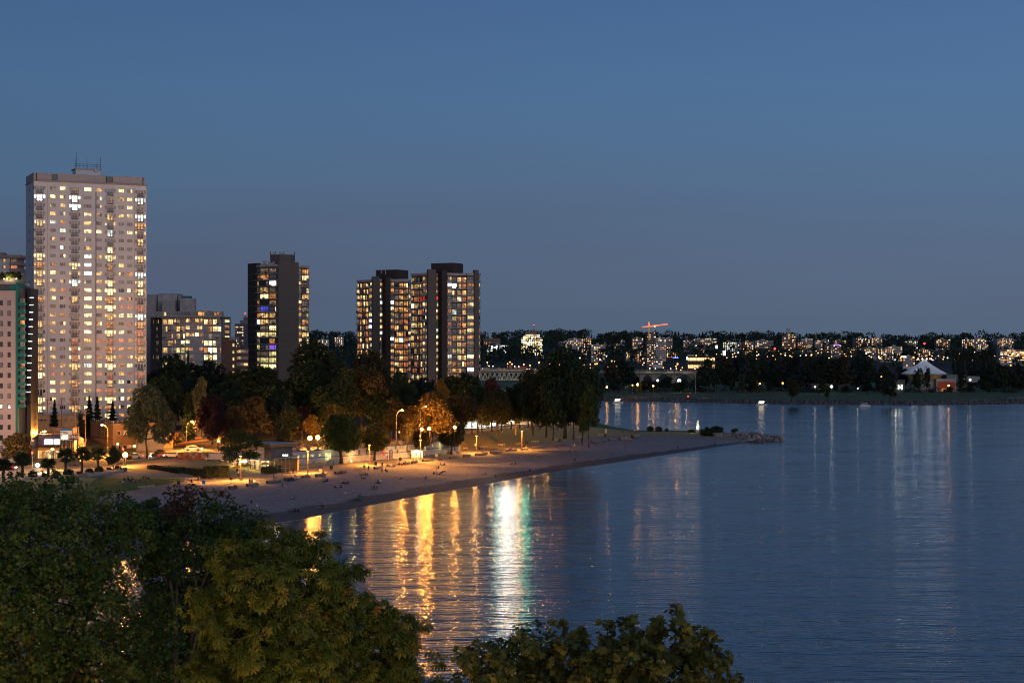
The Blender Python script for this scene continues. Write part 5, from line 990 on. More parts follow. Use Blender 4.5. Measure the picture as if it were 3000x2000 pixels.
# --- bathhouse
def bathhouse():
    WB = mat('bathhouse_white', (.42, .42, .44), .8, noise=.5, col2=(.36, .36, .38)); TR = mat('bathhouse_trim', (.05, .08, .10), .7); GR = mat('bathhouse_green', (.08, .22, .19), .7)
    root = empty('bathhouse', (0, 0, 0), 'long white seaside bathhouse with arched windows and roof terrace balustrade', 'building')
    pl = [(842, 1367), (950, 1359), (1010, 1356), (1112, 1348), (1175, 1344), (1275, 1332), (1345, 1325)]; pts = [P(a, b, 2.7) for a, b in pl]; zt = 7.45
    def loc(px):      # wall frame at a column
        for k in range(len(pl)-1):
            if pl[k][0] <= px <= pl[k+1][0]:
                A, B = pts[k], pts[k+1]; M, Ln = frame(A, B, 0); t0 = (px-1500)/F; d = (B-A).normalized(); t = (t0*A.y-A.x)/(d.x-t0*d.y); return M, t
    for A, B in zip(pts[:-1], pts[1:]):
        M, Ln = frame(A, B, 0); mb = MB(); mb.box(-.02, Ln+.02, 0, 7, 2.3, zt, WB, M); mb.build('wall', root)
        mb = MB(); mb.box(0, Ln, -.06, 0, 4.95, 5.15, TR, M); mb.box(0, Ln, -.12, 0, zt-.18, zt+.12, TR, M); mb.box(0, Ln, -.05, 0, 2.6, 2.9, TR, M); mb.build('trim_band', root)
        mb = MB(); mb.box(0, Ln, .05, .25, zt+.9, zt+1.02, M_CONC, M)
        for x in np.arange(.2, Ln, .45): mb.box(x, x+.05, .1, .15, zt+.1, zt+.9, W_RAIL, M)
        mb.build('balustrade', root)
        for x in np.arange(.6, Ln, 4.6):
            mb = MB(); mb.box(x-.35, x+.35, -.08, .5, zt+.1, zt+1.5, mat('pillar_tan', (.26, .20, .17), .9), M); mb.build('balustrade_pillar', root)
    def arch(M, x, z0, w_, h_, mt, y=-.05, n_=8):
        pts_ = [(x-w_/2, y, z0), (x+w_/2, y, z0)]+[(x+w_/2*math.cos(math.pi*k/n_), y, z0+h_-w_/2+w_/2*math.sin(math.pi*k/n_)) for k in range(n_+1)]; mb = MB(); mb.poly(pts_, mt, M)
        i = len(mb.v); ring = [(x+(w_/2+.14)*math.cos(math.pi*k/n_), y-.03, z0+h_-w_/2+(w_/2+.14)*math.sin(math.pi*k/n_)) for k in range(n_+1)]; inr = [(x+(w_/2)*math.cos(math.pi*k/n_), y-.03, z0+h_-w_/2+(w_/2)*math.sin(math.pi*k/n_)) for k in range(n_+1)]
        mb.geo(ring+inr, [(k, k+1, n_+2+k, n_+1+k) for k in range(n_)], TR, M)
        for q in (-.25, 0, .25): mb.box(x+q*w_-.03, x+q*w_+.03, y-.04, y, z0, z0+h_*.85, W_FRAME, M)
        mb.box(x-w_/2, x+w_/2, y-.04, y, z0+h_*.5, z0+h_*.5+.06, W_FRAME, M); return mb
    for px, z0, w_, h_, mt, nm in [(961, 3.9, 2.2, 2.9, G_YEL, 'doorway'), (1145, 2.7, 1.8, 3.4, G_DIM, 'doorway'), (1288, 4.6, 1.7, 2.3, G_YEL, 'doorway'), (1192, 4.7, 1.7, 1.9, G_DARK, 'arched_window'), (1219, 4.7, 1.7, 1.9, G_DARK, 'arched_window'), (1245, 4.8, 1.5, 1.7, G_YEL, 'arched_window'), (1052, 5.1, 1.1, 1.5, G_DARK, 'arched_window'), (1076, 5.1, 1.1, 1.5, G_DARK, 'arched_window')]:
        M, x = loc(px); arch(M, x, z0, w_, h_, mt).build(nm, root)
    for px, z0, w_, h_, mt in [(913, 5.3, 1.9, .8, G_YEL), (936, 5.4, 1.1, .8, G_YEL), (890, 5.3, 1.4, .8, G_YEL), (872, 5.3, 1.0, .8, G_YEL), (1029, 2.8, 1.2, 2.5, G_HOT), (1123, 4.0, 1.0, 2.0, G_RED), (1164, 4.6, .8, 1.6, G_DARK), (1266, 5.6, 1.1, 1.0, G_HOT), (918, 3.2, .8, .8, G_DARK), (1085, 3.4, .6, .5, G_DARK)]:
        M, x = loc(px); o = obj('window', T_2[1], root); o.matrix_local = wmat(M, x-w_/2, z0, w_, h_, -.03)
        for k in (1, 2): o.material_slots[k].link = 'OBJECT'; o.material_slots[k].material = mt
    for px in (1133, 1158, 1172, 1180, 1206, 1232, 1258): M, x = loc(px); mb = MB(); mb.box(x-.22, x+.22, -.1, -.01, 6.1, zt-.1, GR, M); mb.build('pilaster', root)
    for px in (985, 1310):
        M, x = loc(px); mb = MB(); n_ = 10; prof = [(-2.6+5.6*k/n_, 4.6-1.9*(k/n_)**2+.3*math.sin(k/n_*3.14)) for k in range(n_+1)]
        vs = [(x+a, -2.3, 2.4) for a, b in prof]+[(x+a, -2.3, b) for a, b in prof]+[(x+a, -2.0, b) for a, b in prof]; mb.geo(vs, [(k, k+1, n_+2+k, n_+1+k) for k in range(n_)]+[(n_+1+k, n_+2+k, 2*n_+3+k, 2*n_+2+k) for k in range(n_)], WB, M)
        for s_ in range(8): mb.box(x-2.8-s_*.28, x-2.5-s_*.28, -2.0, -.1, 2.5, 4.3-s_*.22, M_CONC, M)
        mb.build('stair', root)
    M, x = loc(961); light('POINT', M @ Vector((x, -1.2, 6.2)), 160, (1, .9, .4), .15, 'door_light'); M, x = loc(1288); light('POINT', M @ Vector((x, -1.2, 6.2)), 160, (1, .9, .4), .15, 'door_light')
    M, x = loc(1145); light('POINT', M @ Vector((x, -1.0, 5.4)), 60, (.95, 1, .5), .15, 'door_light'); M, x = loc(1123); light('POINT', M @ Vector((x, -1.0, 5.9)), 70, (1, .08, .05), .15, 'door_light'); M, x = loc(1029); light('POINT', M @ Vector((x, -1.4, 5)), 220, (1, .7, .2), .15, 'door_light')
    for px, py in ((1120, 1315),):
        pass
    # kiosk
    k = empty('beach_kiosk', P(1222, 1341, 2.8), 'small brightly lit concession kiosk with menu board in front of the bathhouse', 'kiosk'); mb = MB(); mb.box(-2.2, 2, 0, 2.4, 0, .9, W_WHITE); mb.box(-2.2, 2, 1.6, 2.4, .9, 2.6, W_WHITE); mb.box(-2.2, -1.9, 0, 1.6, .9, 2.6, W_WHITE); mb.box(1.7, 2, 0, 1.6, .9, 2.6, W_WHITE); mb.build('wall', k)
    mb = MB(); mb.box(-2.4, 2.3, -.6, 2.5, 2.6, 2.8, GRYM); mb.build('roof', k); mb = MB(); mb.box(-1.8, -.2, .6, .7, .95, 2.4, G_HOT); mb.box(.0, 1.6, .6, .7, 1.0, 2.5, G_COOL); mb.build('serving_hatch', k)
    light('POINT', (k.location.x, k.location.y-.9, 5), 260, (1, .85, .5), .15, 'kiosk_light')
bathhouse()
# ------------------------------------------------------------------ lamps
def cobra(px, py, base, label, arm=1, E=1500, H=None, z=None, g='sodium street lamps on curved arms', Y=None, colr=NA, m=M_NA, r=.42):
    """curved-arm street lamp whose head is at (px, py); base row at its ground height z"""
    Y = Y or (CAMZ-z)*F/(base-HZ); hz = Z_(py, Y); lx = X_(px, Y)-arm*1.9; root = empty('street_lamp', (lx, Y, z), label, 'street lamp', g); h = hz-z
    mb = MB(); mb.tube((0, 0, 0), (0, 0, h*.78), .12, .08, M_POLE, 6); p = Vector((0, 0, h*.78))
    for k in range(1, 7):
        a = k/6*math.pi/2; q = Vector((arm*1.5*(1-math.cos(a)), 0, h*.78+(h*.22)*math.sin(a))); mb.tube(p, q, .08, .07, M_POLE, 6); p = q
    mb.build('pole', root); mb = MB(); mb.ball((arm*1.9, 0, h+.08), .3, M_POLE, 6, .5); hd = mb.build('lamp_head', root)
    mb = MB(); mb.ball((arm*1.9, 0, h-.04), r, m, 8, .7); mb.build('bulb', hd)
    light('SPOT', (lx+arm*1.9, Y-.45, hz-.5), E*26, colr, .3, 'street_light', aim=(0, -.55, -1), spot=112, blend=.7); light('POINT', (lx+arm*1.9, Y-.5, hz-.5), E*4, colr, .3, 'street_light'); return root
def globe(px, py, base, label, z, E=900, r=.42, g='globe lamps on short posts', colr=NA, m=M_NA, Y=None):
    Y = Y or (CAMZ-z)*F/(base-HZ); x = X_(px, Y); hz = Z_(py, Y); root = empty('globe_lamp', (x, Y, z), label, 'street lamp', g); h = hz-z
    mb = MB(); mb.lathe([(.2, 0), (.18, .4), (.08, .5), (.06, h-.5), (.14, h-.35), (.14, h-.3)], M_BLACK, 8); mb.build('post', root); mb = MB(); mb.ball((0, 0, h), r, m, 8); mb.build('globe', root)
    light('SPOT', (x, Y+r+.2, hz+.2), E*7, colr, .3, 'street_light', aim=(0, 1, .4), spot=165, blend=.4); light('POINT', (x, Y-r-.3, hz-.1), E*(4 if Y < 530 else .8), colr, .3, 'street_light'); return root
cobra(131, 1263, 1345, 'sodium lamp above the mauve restaurant roof', 1, 2600, z=5.4)
cobra(154, 1315, 1375, 'lower sodium lamp in front of the lit shop windows', 1, 1200, z=5.2)
cobra(299, 1244, 1335, 'sodium lamp against the tan corner building', -1, 4200, z=5.4)
globe(367, 1332, 1368, 'very bright globe lamp beside the small yellow tree', 5.4, 2600, .75)
cobra(563, 1234, 1315, 'tall curved lamp in front of the CRAFT mural', 1, 4200, z=6.6)
cobra(714, 1223, 1300, 'lamp shining before the brown tree', 1, 900, z=7.0)
cobra(946, 1210, 1288, 'curved lamp at the right of the red-leaved tree', 1, 900, z=7.6)
cobra(869, 1237, 1300, 'curved lamp bent over the lit terrace trees', -1, 500, z=7.3, r=.2)
globe(908, 1283, 1315, 'left one of the two dazzling globe lamps on the terrace', 7.4, 5200, .72, 'pair of dazzling globe lamps'); globe(931, 1281, 1314, 'right one of the two dazzling globe lamps on the terrace', 7.4, 5200, .72, 'pair of dazzling globe lamps')
cobra(1178, 1201, 1282, 'high sodium lamp at the left of the orange-lit tree', 1, 1100, z=7.8, Y=556)
cobra(1248, 1190, 1275, 'small high lamp in the top of the orange-lit tree', 1, 700, z=7.8, r=.25, Y=553)
globe(1236, 1257, 1290, 'globe lamp inside the rounded tree by the kiosk', 7.5, 3000, .45, Y=548); globe(1257, 1255, 1289, 'globe lamp at the fork of the orange-lit tree', 7.5, 4500, .5, Y=553)
globe(1332, 1251, 1285, 'globe lamp in the rounded tree at the end of the bathhouse', 7.5, 3200, .5, Y=548); globe(1115, 1269, 1297, 'globe lamp in the second rounded tree', 7.4, 700, .4); globe(1170, 1265, 1292, 'dim unlit looking globe on the terrace', 7.5, 150, .35, m=mat('globe_dim', (.6, .4, .3), emit=(1, .5, .3), es=.5))
for px, py, base, z, lb, e in ((40, 1330, 1352, 5.3, 'small orange lamp at the left crossing', 900), (228, 1308, 1345, 5.4, 'small orange lamp between the street palms', 1500), (345, 1300, 1338, 5.7, 'orange lamp left of the big grey-green tree trunk', 1500), (395, 1306, 1336, 5.8, 'orange lamp shining through the grey-green tree', 1300), (640, 1292, 1322, 6.6, 'orange lamp behind the honey locust', 900), (1035, 1262, 1296, 7.5, 'orange lamp in the bushes of the terrace', 900), (1300, 1246, 1278, 7.7, 'small orange lamp at the start of the street trees', 900)):
    globe(px, py, base, lb, z, e, .3)
# flood poles on the promenade, lighting the path and sand
for i, (px, top, base, lb) in enumerate([(705, 1334, 1407, 'lit pole on the sand edge in front of the patio umbrellas'), (902, 1320, 1385, 'lit pole near the low concrete wall'), (1082, 1302, 1361, 'lit pole by the bicycles left of the second rounded tree'), (1232, 1288, 1348, 'lit pole in front of the kiosk'), (1396, 1275, 1328, 'lit pole with a yellow notice, at the foot of the slope'), (1529, 1262, 1318, 'lit pole beside the litter bin below the street trees'), ]):
    b = P(px, base, 2.6); h = Z_(top, b.y)-2.6; root = empty('promenade_lamp', b, lb, 'lamp post', 'wooden lamp poles along the promenade')
    mb = MB(); mb.tube((0, 0, 0), (0, 0, h), .17, .13, mat('pole_lit_wood', (.42, .26, .12), .8), 8); mb.build('pole', root); mb = MB(); mb.box(-.45, .45, -.5, -.1, h-.1, h+.12, M_BLACK); hd = mb.build('lamp_head', root)
    mb = MB(); mb.box(-.35, .35, -.48, -.15, h-.16, h-.11, M_NA); mb.build('bulb', hd)
    for dy, aim, e in ((-.5, (.0, -.45, -1), 5200), (.4, (.1, 1, -.45) if i > 3 else (-.1, .5, -1), 16000 if i > 3 else 6000)): light('SPOT', b+Vector((0, dy, h-.3)), e*(2.8 if i < 4 else 2.8 if i == 4 else 1.8), (1, .36, .045), .12, 'promenade_light', aim=aim, spot=122, blend=.8)
    light('POINT', b+Vector((.0, -.7, h-.6)), 45, (1, .4, .08), .05, 'pole_light')
light('SPOT', P(600, 1412, 2.6)+Vector((0, 0, 7)), 9000, (1, .36, .045), .12, 'promenade_light', aim=(0, .1, -1), spot=140, blend=.8)
# the bright crossing on the left and the floodlit road behind the street trees
def carlight(px, py, Y, E, aim, colr=(1, .97, .9), spot=95): return light('SPOT', at(px, py, Y), E, colr, .15, 'head_light', aim=aim, spot=spot, blend=.9)
light('POINT', P(120, 1385, 5.2)+Vector((0, 0, 1.2)), 1500, (.95, 1, .85), .3, 'head_light')
mb = MB(); mb.ball(P(110, 1372, 5.2)+Vector((0, 0, 1.0)), .55, M_LW, 8); o = mb.build('headlight_glare'); 
tag(o, 'dazzling white lamp of a turning vehicle by the lit palm', 'lamp')
for px, py in ((1385, 1252), (1415, 1247), (1446, 1243), (1478, 1238)):
    p = P(px, py, 8)+Vector((0, 0, 3.2)); light('SPOT', p, 26000, (1, .93, .72), .5, 'road_crown_light', aim=(0, .15, -1), spot=150, blend=.4)
for px, py, E_ in ((1520, 1240, 8500), (1560, 1236, 6000), (1600, 1234, 3500)): light('SPOT', P(px, py, 8)+Vector((0, 0, 3.6)), E_*1.6, (1, .62, .25), .5, 'road_crown_light', aim=(0, .15, -1), spot=150, blend=.4); light('POINT', P(px, py, 8)+Vector((0, 2, 6)), 3500, (1, .45, .1), .5, 'road_crown_light')  # the points are added to light the tree crowns amber
for px in (1350, 1395, 1440, 1480): light('POINT', P(px, 1262-(px-1350)*.1, 8)+Vector((0, 1, 5.5)), 2200, (1, .5, .14), .5, 'road_crown_light')  # more points added to turn the crowns amber, no fittings
# spots added beside the lamps, aimed to draw glitter across the water
for px, py, Y, E_, c, r_ in ((1472, 1229, 556, 1800, (1, .95, .85), 3), (1490, 1229, 556, 4200, (.93, 1, .97), 3.2), (1506, 1231, 556, 700, (1, .75, .5), 3), (1082, 1302, 520, 500, (1, .36, .05), 1.2), (1178, 1215, 520, 600, (1, .40, .07), 4), (1232, 1288, 520, 350, (1, .36, .05), 1.2), (1300, 1280, 520, 1000, (1, .45, .1), 5), (1130, 1290, 520, 1500, (1, .55, .15), 6), (1350, 1270, 520, 1000, (1, .6, .25), 6), (1396, 1275, 520, 350, (1, .5, .2), 3), (915, 1285, 520, 1500, (1, .4, .06), 1.5), (1537, 1205, 556, 1100, (.02, 1, .62), 1.2), (1455, 1215, 556, 500, (.05, 1, .7), 1.0), (1518, 1215, 556, 900, (1, .4, .08), 2)):
    light('SPOT', at(px, py, Y), E_, c, r_, 'glitter_light', aim=(-.02, -1, -.06), spot=60, blend=.5)
def signal(px, py, base, z, label, m, Y=None):
    Y = Y or (CAMZ-z)*F/(base-HZ); root = empty('traffic_light', (X_(px, Y), Y, z), label, 'traffic light'); h = Z_(py, Y)-z; mb = MB(); mb.tube((0, .2, 0), (0, .2, h), .1, .08, M_POLE, 6); mb.build('pole', root); mb = MB(); mb.box(-.22, .22, -.05, .3, h-.7, h+.7, M_BLACK); hs = mb.build('housing', root); mb = MB(); mb.ball((0, -.15, h), .3, m, 6); mb.build('lens', hs)
signal(1530, 1191, 1240, 8, 'green traffic light among the street tree crowns', M_LG); signal(95, 1326, 1372, 5.2, 'red traffic light left of the lit palm', M_LR); signal(361, 1315, 1362, 5.5, 'traffic light beside the bright globe lamp', M_LR)
light('POINT', P(95, 1372, 5.2)+Vector((0, -.8, 5)), 150, (1, .1, .05), .1)
# ------------------------------------------------------------------ far shore: city, park, bridge
OR = {1: 1380, 2: 1780, 3: 2180, 4: 2580}
def Yof(py):      # distance at which the far hill's ground shows at this row
    ys = np.linspace(2150, 4300, 60); rows = [HZ+(CAMZ-hz_(y))/y*F for y in ys]; return float(np.interp(-py, [-r for r in rows], ys))
C1 = mat('far_wall_grey', (.36, .345, .35), .9); C2 = mat('far_wall_pale', (.55, .52, .52), .9); C3 = mat('far_wall_brown', (.25, .16, .12), .9); C4 = mat('far_wall_dark', (.11, .11, .115), .9); C5 = mat('far_wall_brick', (.18, .07, .05), .9); C6 = mat('far_wall_blue', (.03, .045, .09), .9)
FW = MB(); FW.mi(G_HOT); FW.poly([(0, 0, 0), (1, 0, 0), (1, 0, 1), (0, 0, 1)], G_HOT); FWme = FW.mesh('window')
FH = litglass('far_glass_hot', (1, .68, .28), 2.0, .7); FW_ = litglass('far_glass_warm', (1, .55, .18), 1.6, .7); FA = litglass('far_glass_amber', (1, .38, .10), 1.1, .7); FC = litglass('far_glass_cool', (.9, .95, .7), 2.2, .6)
FARL = [(FH, 2.2), (FW_, 2), (FA, 2.2), (FC, .5), (G_SAL, .5), (G_WHT, .2)]
def fb(reg, x0, x1, yt, yb, wm, dens, label, name='apartment_block', lit=FARL, bands=0, steps=None, pent=None, seed=0, ww=1.8, Yv=None, wh=1.3):
    px0, px1, pt, pb = OR[reg]+x0/5.6, OR[reg]+x1/5.6, 920+yt/5.6, 920+yb/5.6; Y = Yv or Yof(min(1112, max(1028, pb+3))); s_ = Y/F; z0 = hz_(Y)-3; zt = Z_(pt, Y)
    root = empty(name, (X_((px0+px1)/2, Y), Y, z0), label, 'building', 'city buildings on the far hill'); W = (px1-px0)*s_; H = zt-z0; D = min(28, max(12, W*.7)); ry = rnd.uniform(-.12, .12); root.rotation_euler = (0, 0, ry)
    mb = MB()
    if steps:
        for (a, b, h) in steps: mb.box((a-.5)*W, (b-.5)*W, 0, D, 0, H*h, wm)
    else: mb.box(-W/2, W/2, 0, D, 0, H, wm)
    mb.build('wall', root)
    if pent is None: pent = [(.35, .55, .12)]
    mb = MB()
    for (a, b, h) in pent: mb.box((a-.5)*W, (b-.5)*W, 3, D-3, H, H+h*22, C1)
    if pent: mb.build('rooftop_box', root)
    r = random.Random(int(x0*7+yt+reg)); it = []; fh = 3.1; nf = int((Z_(920+yt/5.6, Y)-Z_(min(pb, 1105), Y))/fh); nc = max(2, int(W/3.4))
    for f in range(nf):
        z = H-2.4-f*fh
        if bands: mb = None
        for c in range(nc):
            x = -W/2+(c+.5)*W/nc
            if steps and not any((a-.5)*W < x < (b-.5)*W and z < H*h-1 for a, b, h in steps): continue
            if r.random() < dens*1.3+.04: it.append((FW, FWme, Matrix.Translation((x-ww/2*r.uniform(.6, 1.2), -.12, z)) @ Matrix.Diagonal((ww*r.uniform(.7, 1.5) if not bands else W/nc*.96, 1, wh, 1)), {0: wpick(lit, r)}))
    parts(root, 'window', it)
    mb = MB()     # dark window ribbons and slab edges
    for f in range(nf): mb.box(-W/2+.3, W/2-.3, -.08, -.02, H-2.4-f*fh-.2, H-2.4-f*fh+1.5, mat('far_glass', (.035, .04, .05), .3)) if not steps else None
    if mb.v: mb.build('window_ribbon', root)
    return root, W, H, s_
FBL = [
 (1, 205, 480, 400, 640, C3, .12, 'beige block with a gabled top nearest the bridge at left'), (1, 255, 610, 505, 655, C1, .8, 'low office block with bright white glowing floors', dict(lit=[(G_COOL, 2), (G_WHT, 1), (G_DARK, 1)], bands=1)),
 (1, 1290, 1440, 590, 665, C5, .15, 'small brick block between the domed tower and the crowded slope'), (1, 1450, 1700, 455, 645, C2, .35, 'pale block with orange windows right of the domed tower'), (1, 1590, 1840, 405, 690, C2, .3, 'white-columned apartment block on the slope'), (1, 1845, 1970, 395, 640, C4, .4, 'dark narrow block with a lit top floor'),
 (1, 1970, 2200, 500, 780, C2, .35, 'stepped glass block above the bridge end'), (1, 2130, 2290, 490, 650, C1, .35, 'grey block with two roof boxes'), (1, 1170, 1340, 665, 730, C4, .5, 'low lit shops in front of the domed tower'), (1, 1600, 1900, 640, 740, C1, .35, 'low pale street block under the white-columned block'),
 (2, 105, 205, 480, 650, C2, .12, 'plain pale slab left of the tall concrete slab'), (2, 210, 280, 430, 620, C2, .05, 'tall blank concrete slab with a white light on top'), (2, 405, 585, 390, 600, C1, .3, 'grey tower left of the crane tower'),
 (2, 790, 960, 385, 760, C2, .22, 'glass tower with a pale grid beside the crane tower'), (2, 960, 1065, 385, 620, C1, .2, 'grey tower right of the glass grid tower'), (2, 300, 480, 620, 760, C1, .5, 'mid-rise with many amber windows left of the crane tower'), (2, 480, 640, 620, 790, C3, .4, 'brown mid-rise below the crane'), (2, 640, 900, 730, 850, C2, .35, 'stepped terraces below the crane tower'),
 (2, 930, 1165, 630, 720, C5, .6, 'low orange-lit block with a blue sign'), (2, 1240, 1400, 430, 600, C1, .3, 'stepped block left of the striped block'), (2, 1410, 1600, 405, 570, C2, .2, 'striped block with pale balcony bands'), (2, 1590, 1790, 395, 560, C1, .4, 'dark block right of the striped block'),
 (2, 1490, 1740, 575, 690, C2, .4, 'white and glass hall above the brick office'), (2, 1890, 2120, 455, 620, C4, .55, 'dark block with greenish white windows', dict(lit=[(G_COOL, 3), (G_HOT, 1)])), (2, 2130, 2225, 470, 660, C2, .25, 'pale banded block by the river of lights'), (2, 2215, 2352, 450, 670, C5, .5, 'reddish block with orange windows'),
 (3, 0, 150, 450, 665, C1, .35, 'grey and red block left of the park centre'), (3, 180, 480, 430, 625, C1, .28, 'wide grey block with a tall roof box'), (3, 435, 640, 590, 650, C4, .5, 'low dark hall beside the red light'), (3, 875, 1040, 460, 655, C3, .3, 'rose block right of the brown tower'), (3, 940, 1125, 400, 560, C2, .22, 'round-topped pale block behind the rose block'),
 (3, 1165, 1285, 430, 650, C1, .3, 'narrow grey block above the middle of the park'), (3, 1285, 1400, 420, 560, C1, .1, 'dim domed block right of the narrow grey block'), (3, 1320, 1425, 500, 660, C3, .3, 'small brown block beside the dim domed block'), (3, 1420, 1590, 500, 675, C1, .35, 'block with a violet sign at its roof'), (3, 1460, 1700, 430, 560, C3, .22, 'brown block behind the violet sign'),
 (3, 1780, 2060, 390, 600, C6, .3, 'dark blue block with scattered lights'), (3, 1590, 1850, 570, 670, C3, .4, 'low brown terraces with amber lights'), (3, 1965, 2200, 550, 710, C1, .35, 'grey terraced block above the right of the park'), (3, 2090, 2265, 390, 545, C2, .3, 'pale block on the hill crest'), (3, 2190, 2352, 570, 740, C1, .45, 'grey mid-rise with crowded amber windows'),
 (4, 0, 210, 570, 745, C1, .5, 'amber-lit grey block left of the planetarium'), (4, 120, 355, 530, 740, C2, .25, 'pale stepped block left of the planetarium'), (4, 400, 610, 440, 590, C1, .35, 'block with lit upper floors above the planetarium'), (4, 590, 850, 580, 720, C3, .5, 'brown block right behind the planetarium peak'), (4, 840, 1050, 590, 765, C6, .04, 'windowless navy block with a lit top floor'),
 (4, 910, 1140, 410, 590, C3, .4, 'brown block with wide lit windows on the hill'), (4, 1330, 1530, 410, 560, C4, .4, 'dark twin-winged block behind the poplars'), (4, 1530, 1730, 405, 560, C1, .35, 'grey block behind the poplars'), (4, 1560, 1770, 500, 590, C1, .35, 'low block with a long lit terrace behind the poplars'), (4, 1910, 2180, 400, 590, C1, .3, 'white-framed block near the right edge'),
 (4, 1960, 2380, 580, 800, C1, .5, 'long office block with striped floors at the right edge', dict(bands=1)), (4, 570, 690, 640, 800, C4, .6, 'bright stepped block just left of the planetarium peak'), (4, 375, 560, 690, 860, C2, .12, 'low pale building left of the planetarium roof'),
]
for e in FBL: fb(*e[:8], **(e[8] if len(e) > 8 else {}))
# buildings glimpsed between the brick tower and the twin towers
for x0, x1, yt, yb, lb in ((-2520, -2350, 420, 700, 'pale far block left of the gap between the towers'), (-2240, -2110, 380, 560, 'pinkish far block in the gap between the towers'), (-2360, -2250, 620, 760, 'low far roofs in the gap between the towers')): fb(1, x0, x1, yt, yb, C2, .4, lb)
# domed stepped office tower with spire
root, W, H, s_ = fb(1, 820, 1165, 330, 690, C4, .85, 'rounded stepped office tower with a domed top and red-tipped spire', 'domed_tower', [(FC, 2.4), (FH, 2), (G_YEL, 1.4), (G_AMB, .6)], pent=[], steps=[(0, 1, .80), (.03, .97, .88), (.08, .93, .95), (.15, .88, 1.0)], ww=2.6, wh=1.9)
mb = MB(); mb.box(-.30*W, .28*W, 2, 14, H, H+3, C3); mb.box(-.15*W, .24*W, 3, 12, H+3, H+5, C3); mb.lathe([(6.5, 0), (5.5, 1.4), (3, 2.8), (.8, 3.4), (.5, 3.6)], C3, 12, Matrix.Translation((.13*W, 8, H+5))); mb.build('dome', root)
mb = MB(); mb.tube((.13*W, 8, H+8), (.13*W, 8, H+17), .6, .15, C3, 6); mb.ball((.13*W, 8, H+17.5), .8, M_LR, 6); mb.build('spire', root)
# tower under construction and its crane
root, W, H, s_ = fb(2, 640, 790, 290, 850, C4, .3, 'dark unfinished concrete tower under the orange crane', 'construction_tower', FARL, pent=[])
for f in range(24): mb = MB(); mb.box(-W/2-.5, W/2+.5, -.9, -.1, H-1.2-f*3.1, H-.9-f*3.1, C1); mb.build('floor_slab', root)
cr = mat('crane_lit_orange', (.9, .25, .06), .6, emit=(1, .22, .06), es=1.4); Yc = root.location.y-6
c = empty('tower_crane', (X_(1901, Yc), Yc, Z_(985, Yc)), 'orange-lit tower crane with a long jib above the unfinished tower', 'crane'); u = Yc/F
def lattice(mb, a, b, w_, m, n):
    a = Vector(a); b = Vector(b); d = (b-a); up = Vector((0, 0, 1)) if abs(d.normalized().z) < .9 else Vector((1, 0, 0)); sd_ = d.cross(up).normalized()*w_/2; uu = sd_.cross(d).normalized()*w_/2
    for k in (1, -1):
        for j in (1, -1): mb.tube(a+sd_*k+uu*j, b+sd_*k+uu*j, .28, .28, m, 4)
    for i in range(n):
        p = a+d*(i/n); q = a+d*((i+1)/n)
        for k in (1, -1): mb.tube(p+sd_*k+uu*(1 if i % 2 else -1), q+sd_*k-uu*(1 if i % 2 else -1), .2, .2, m, 4)
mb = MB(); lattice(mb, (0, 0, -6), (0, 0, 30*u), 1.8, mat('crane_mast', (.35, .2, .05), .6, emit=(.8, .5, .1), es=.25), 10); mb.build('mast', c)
mb = MB(); lattice(mb, (0, 0, 29*u), (56*u, 2, 36*u), 1.5, cr, 18); lattice(mb, (0, 0, 29*u), (-21*u, -1, 27*u), 1.5, cr, 6); lattice(mb, (0, 0, 29*u), (0, 0, 42*u), 1.5, cr, 4); mb.tube((0, 0, 42*u), (38*u, 1.2, 34*u), .1, .1, C4, 4); mb.tube((0, 0, 42*u), (-18*u, 0, 28*u), .1, .1, C4, 4); mb.build('jib', c)
mb = MB(); mb.box(-21*u, -16*u, -1.5, 1.5, 24*u, 28*u, C3); mb.build('counterweight', c); mb = MB(); mb.ball((17*u, -1, 29*u), 1.2, M_NAS, 6); mb.build('work_lamp', c)
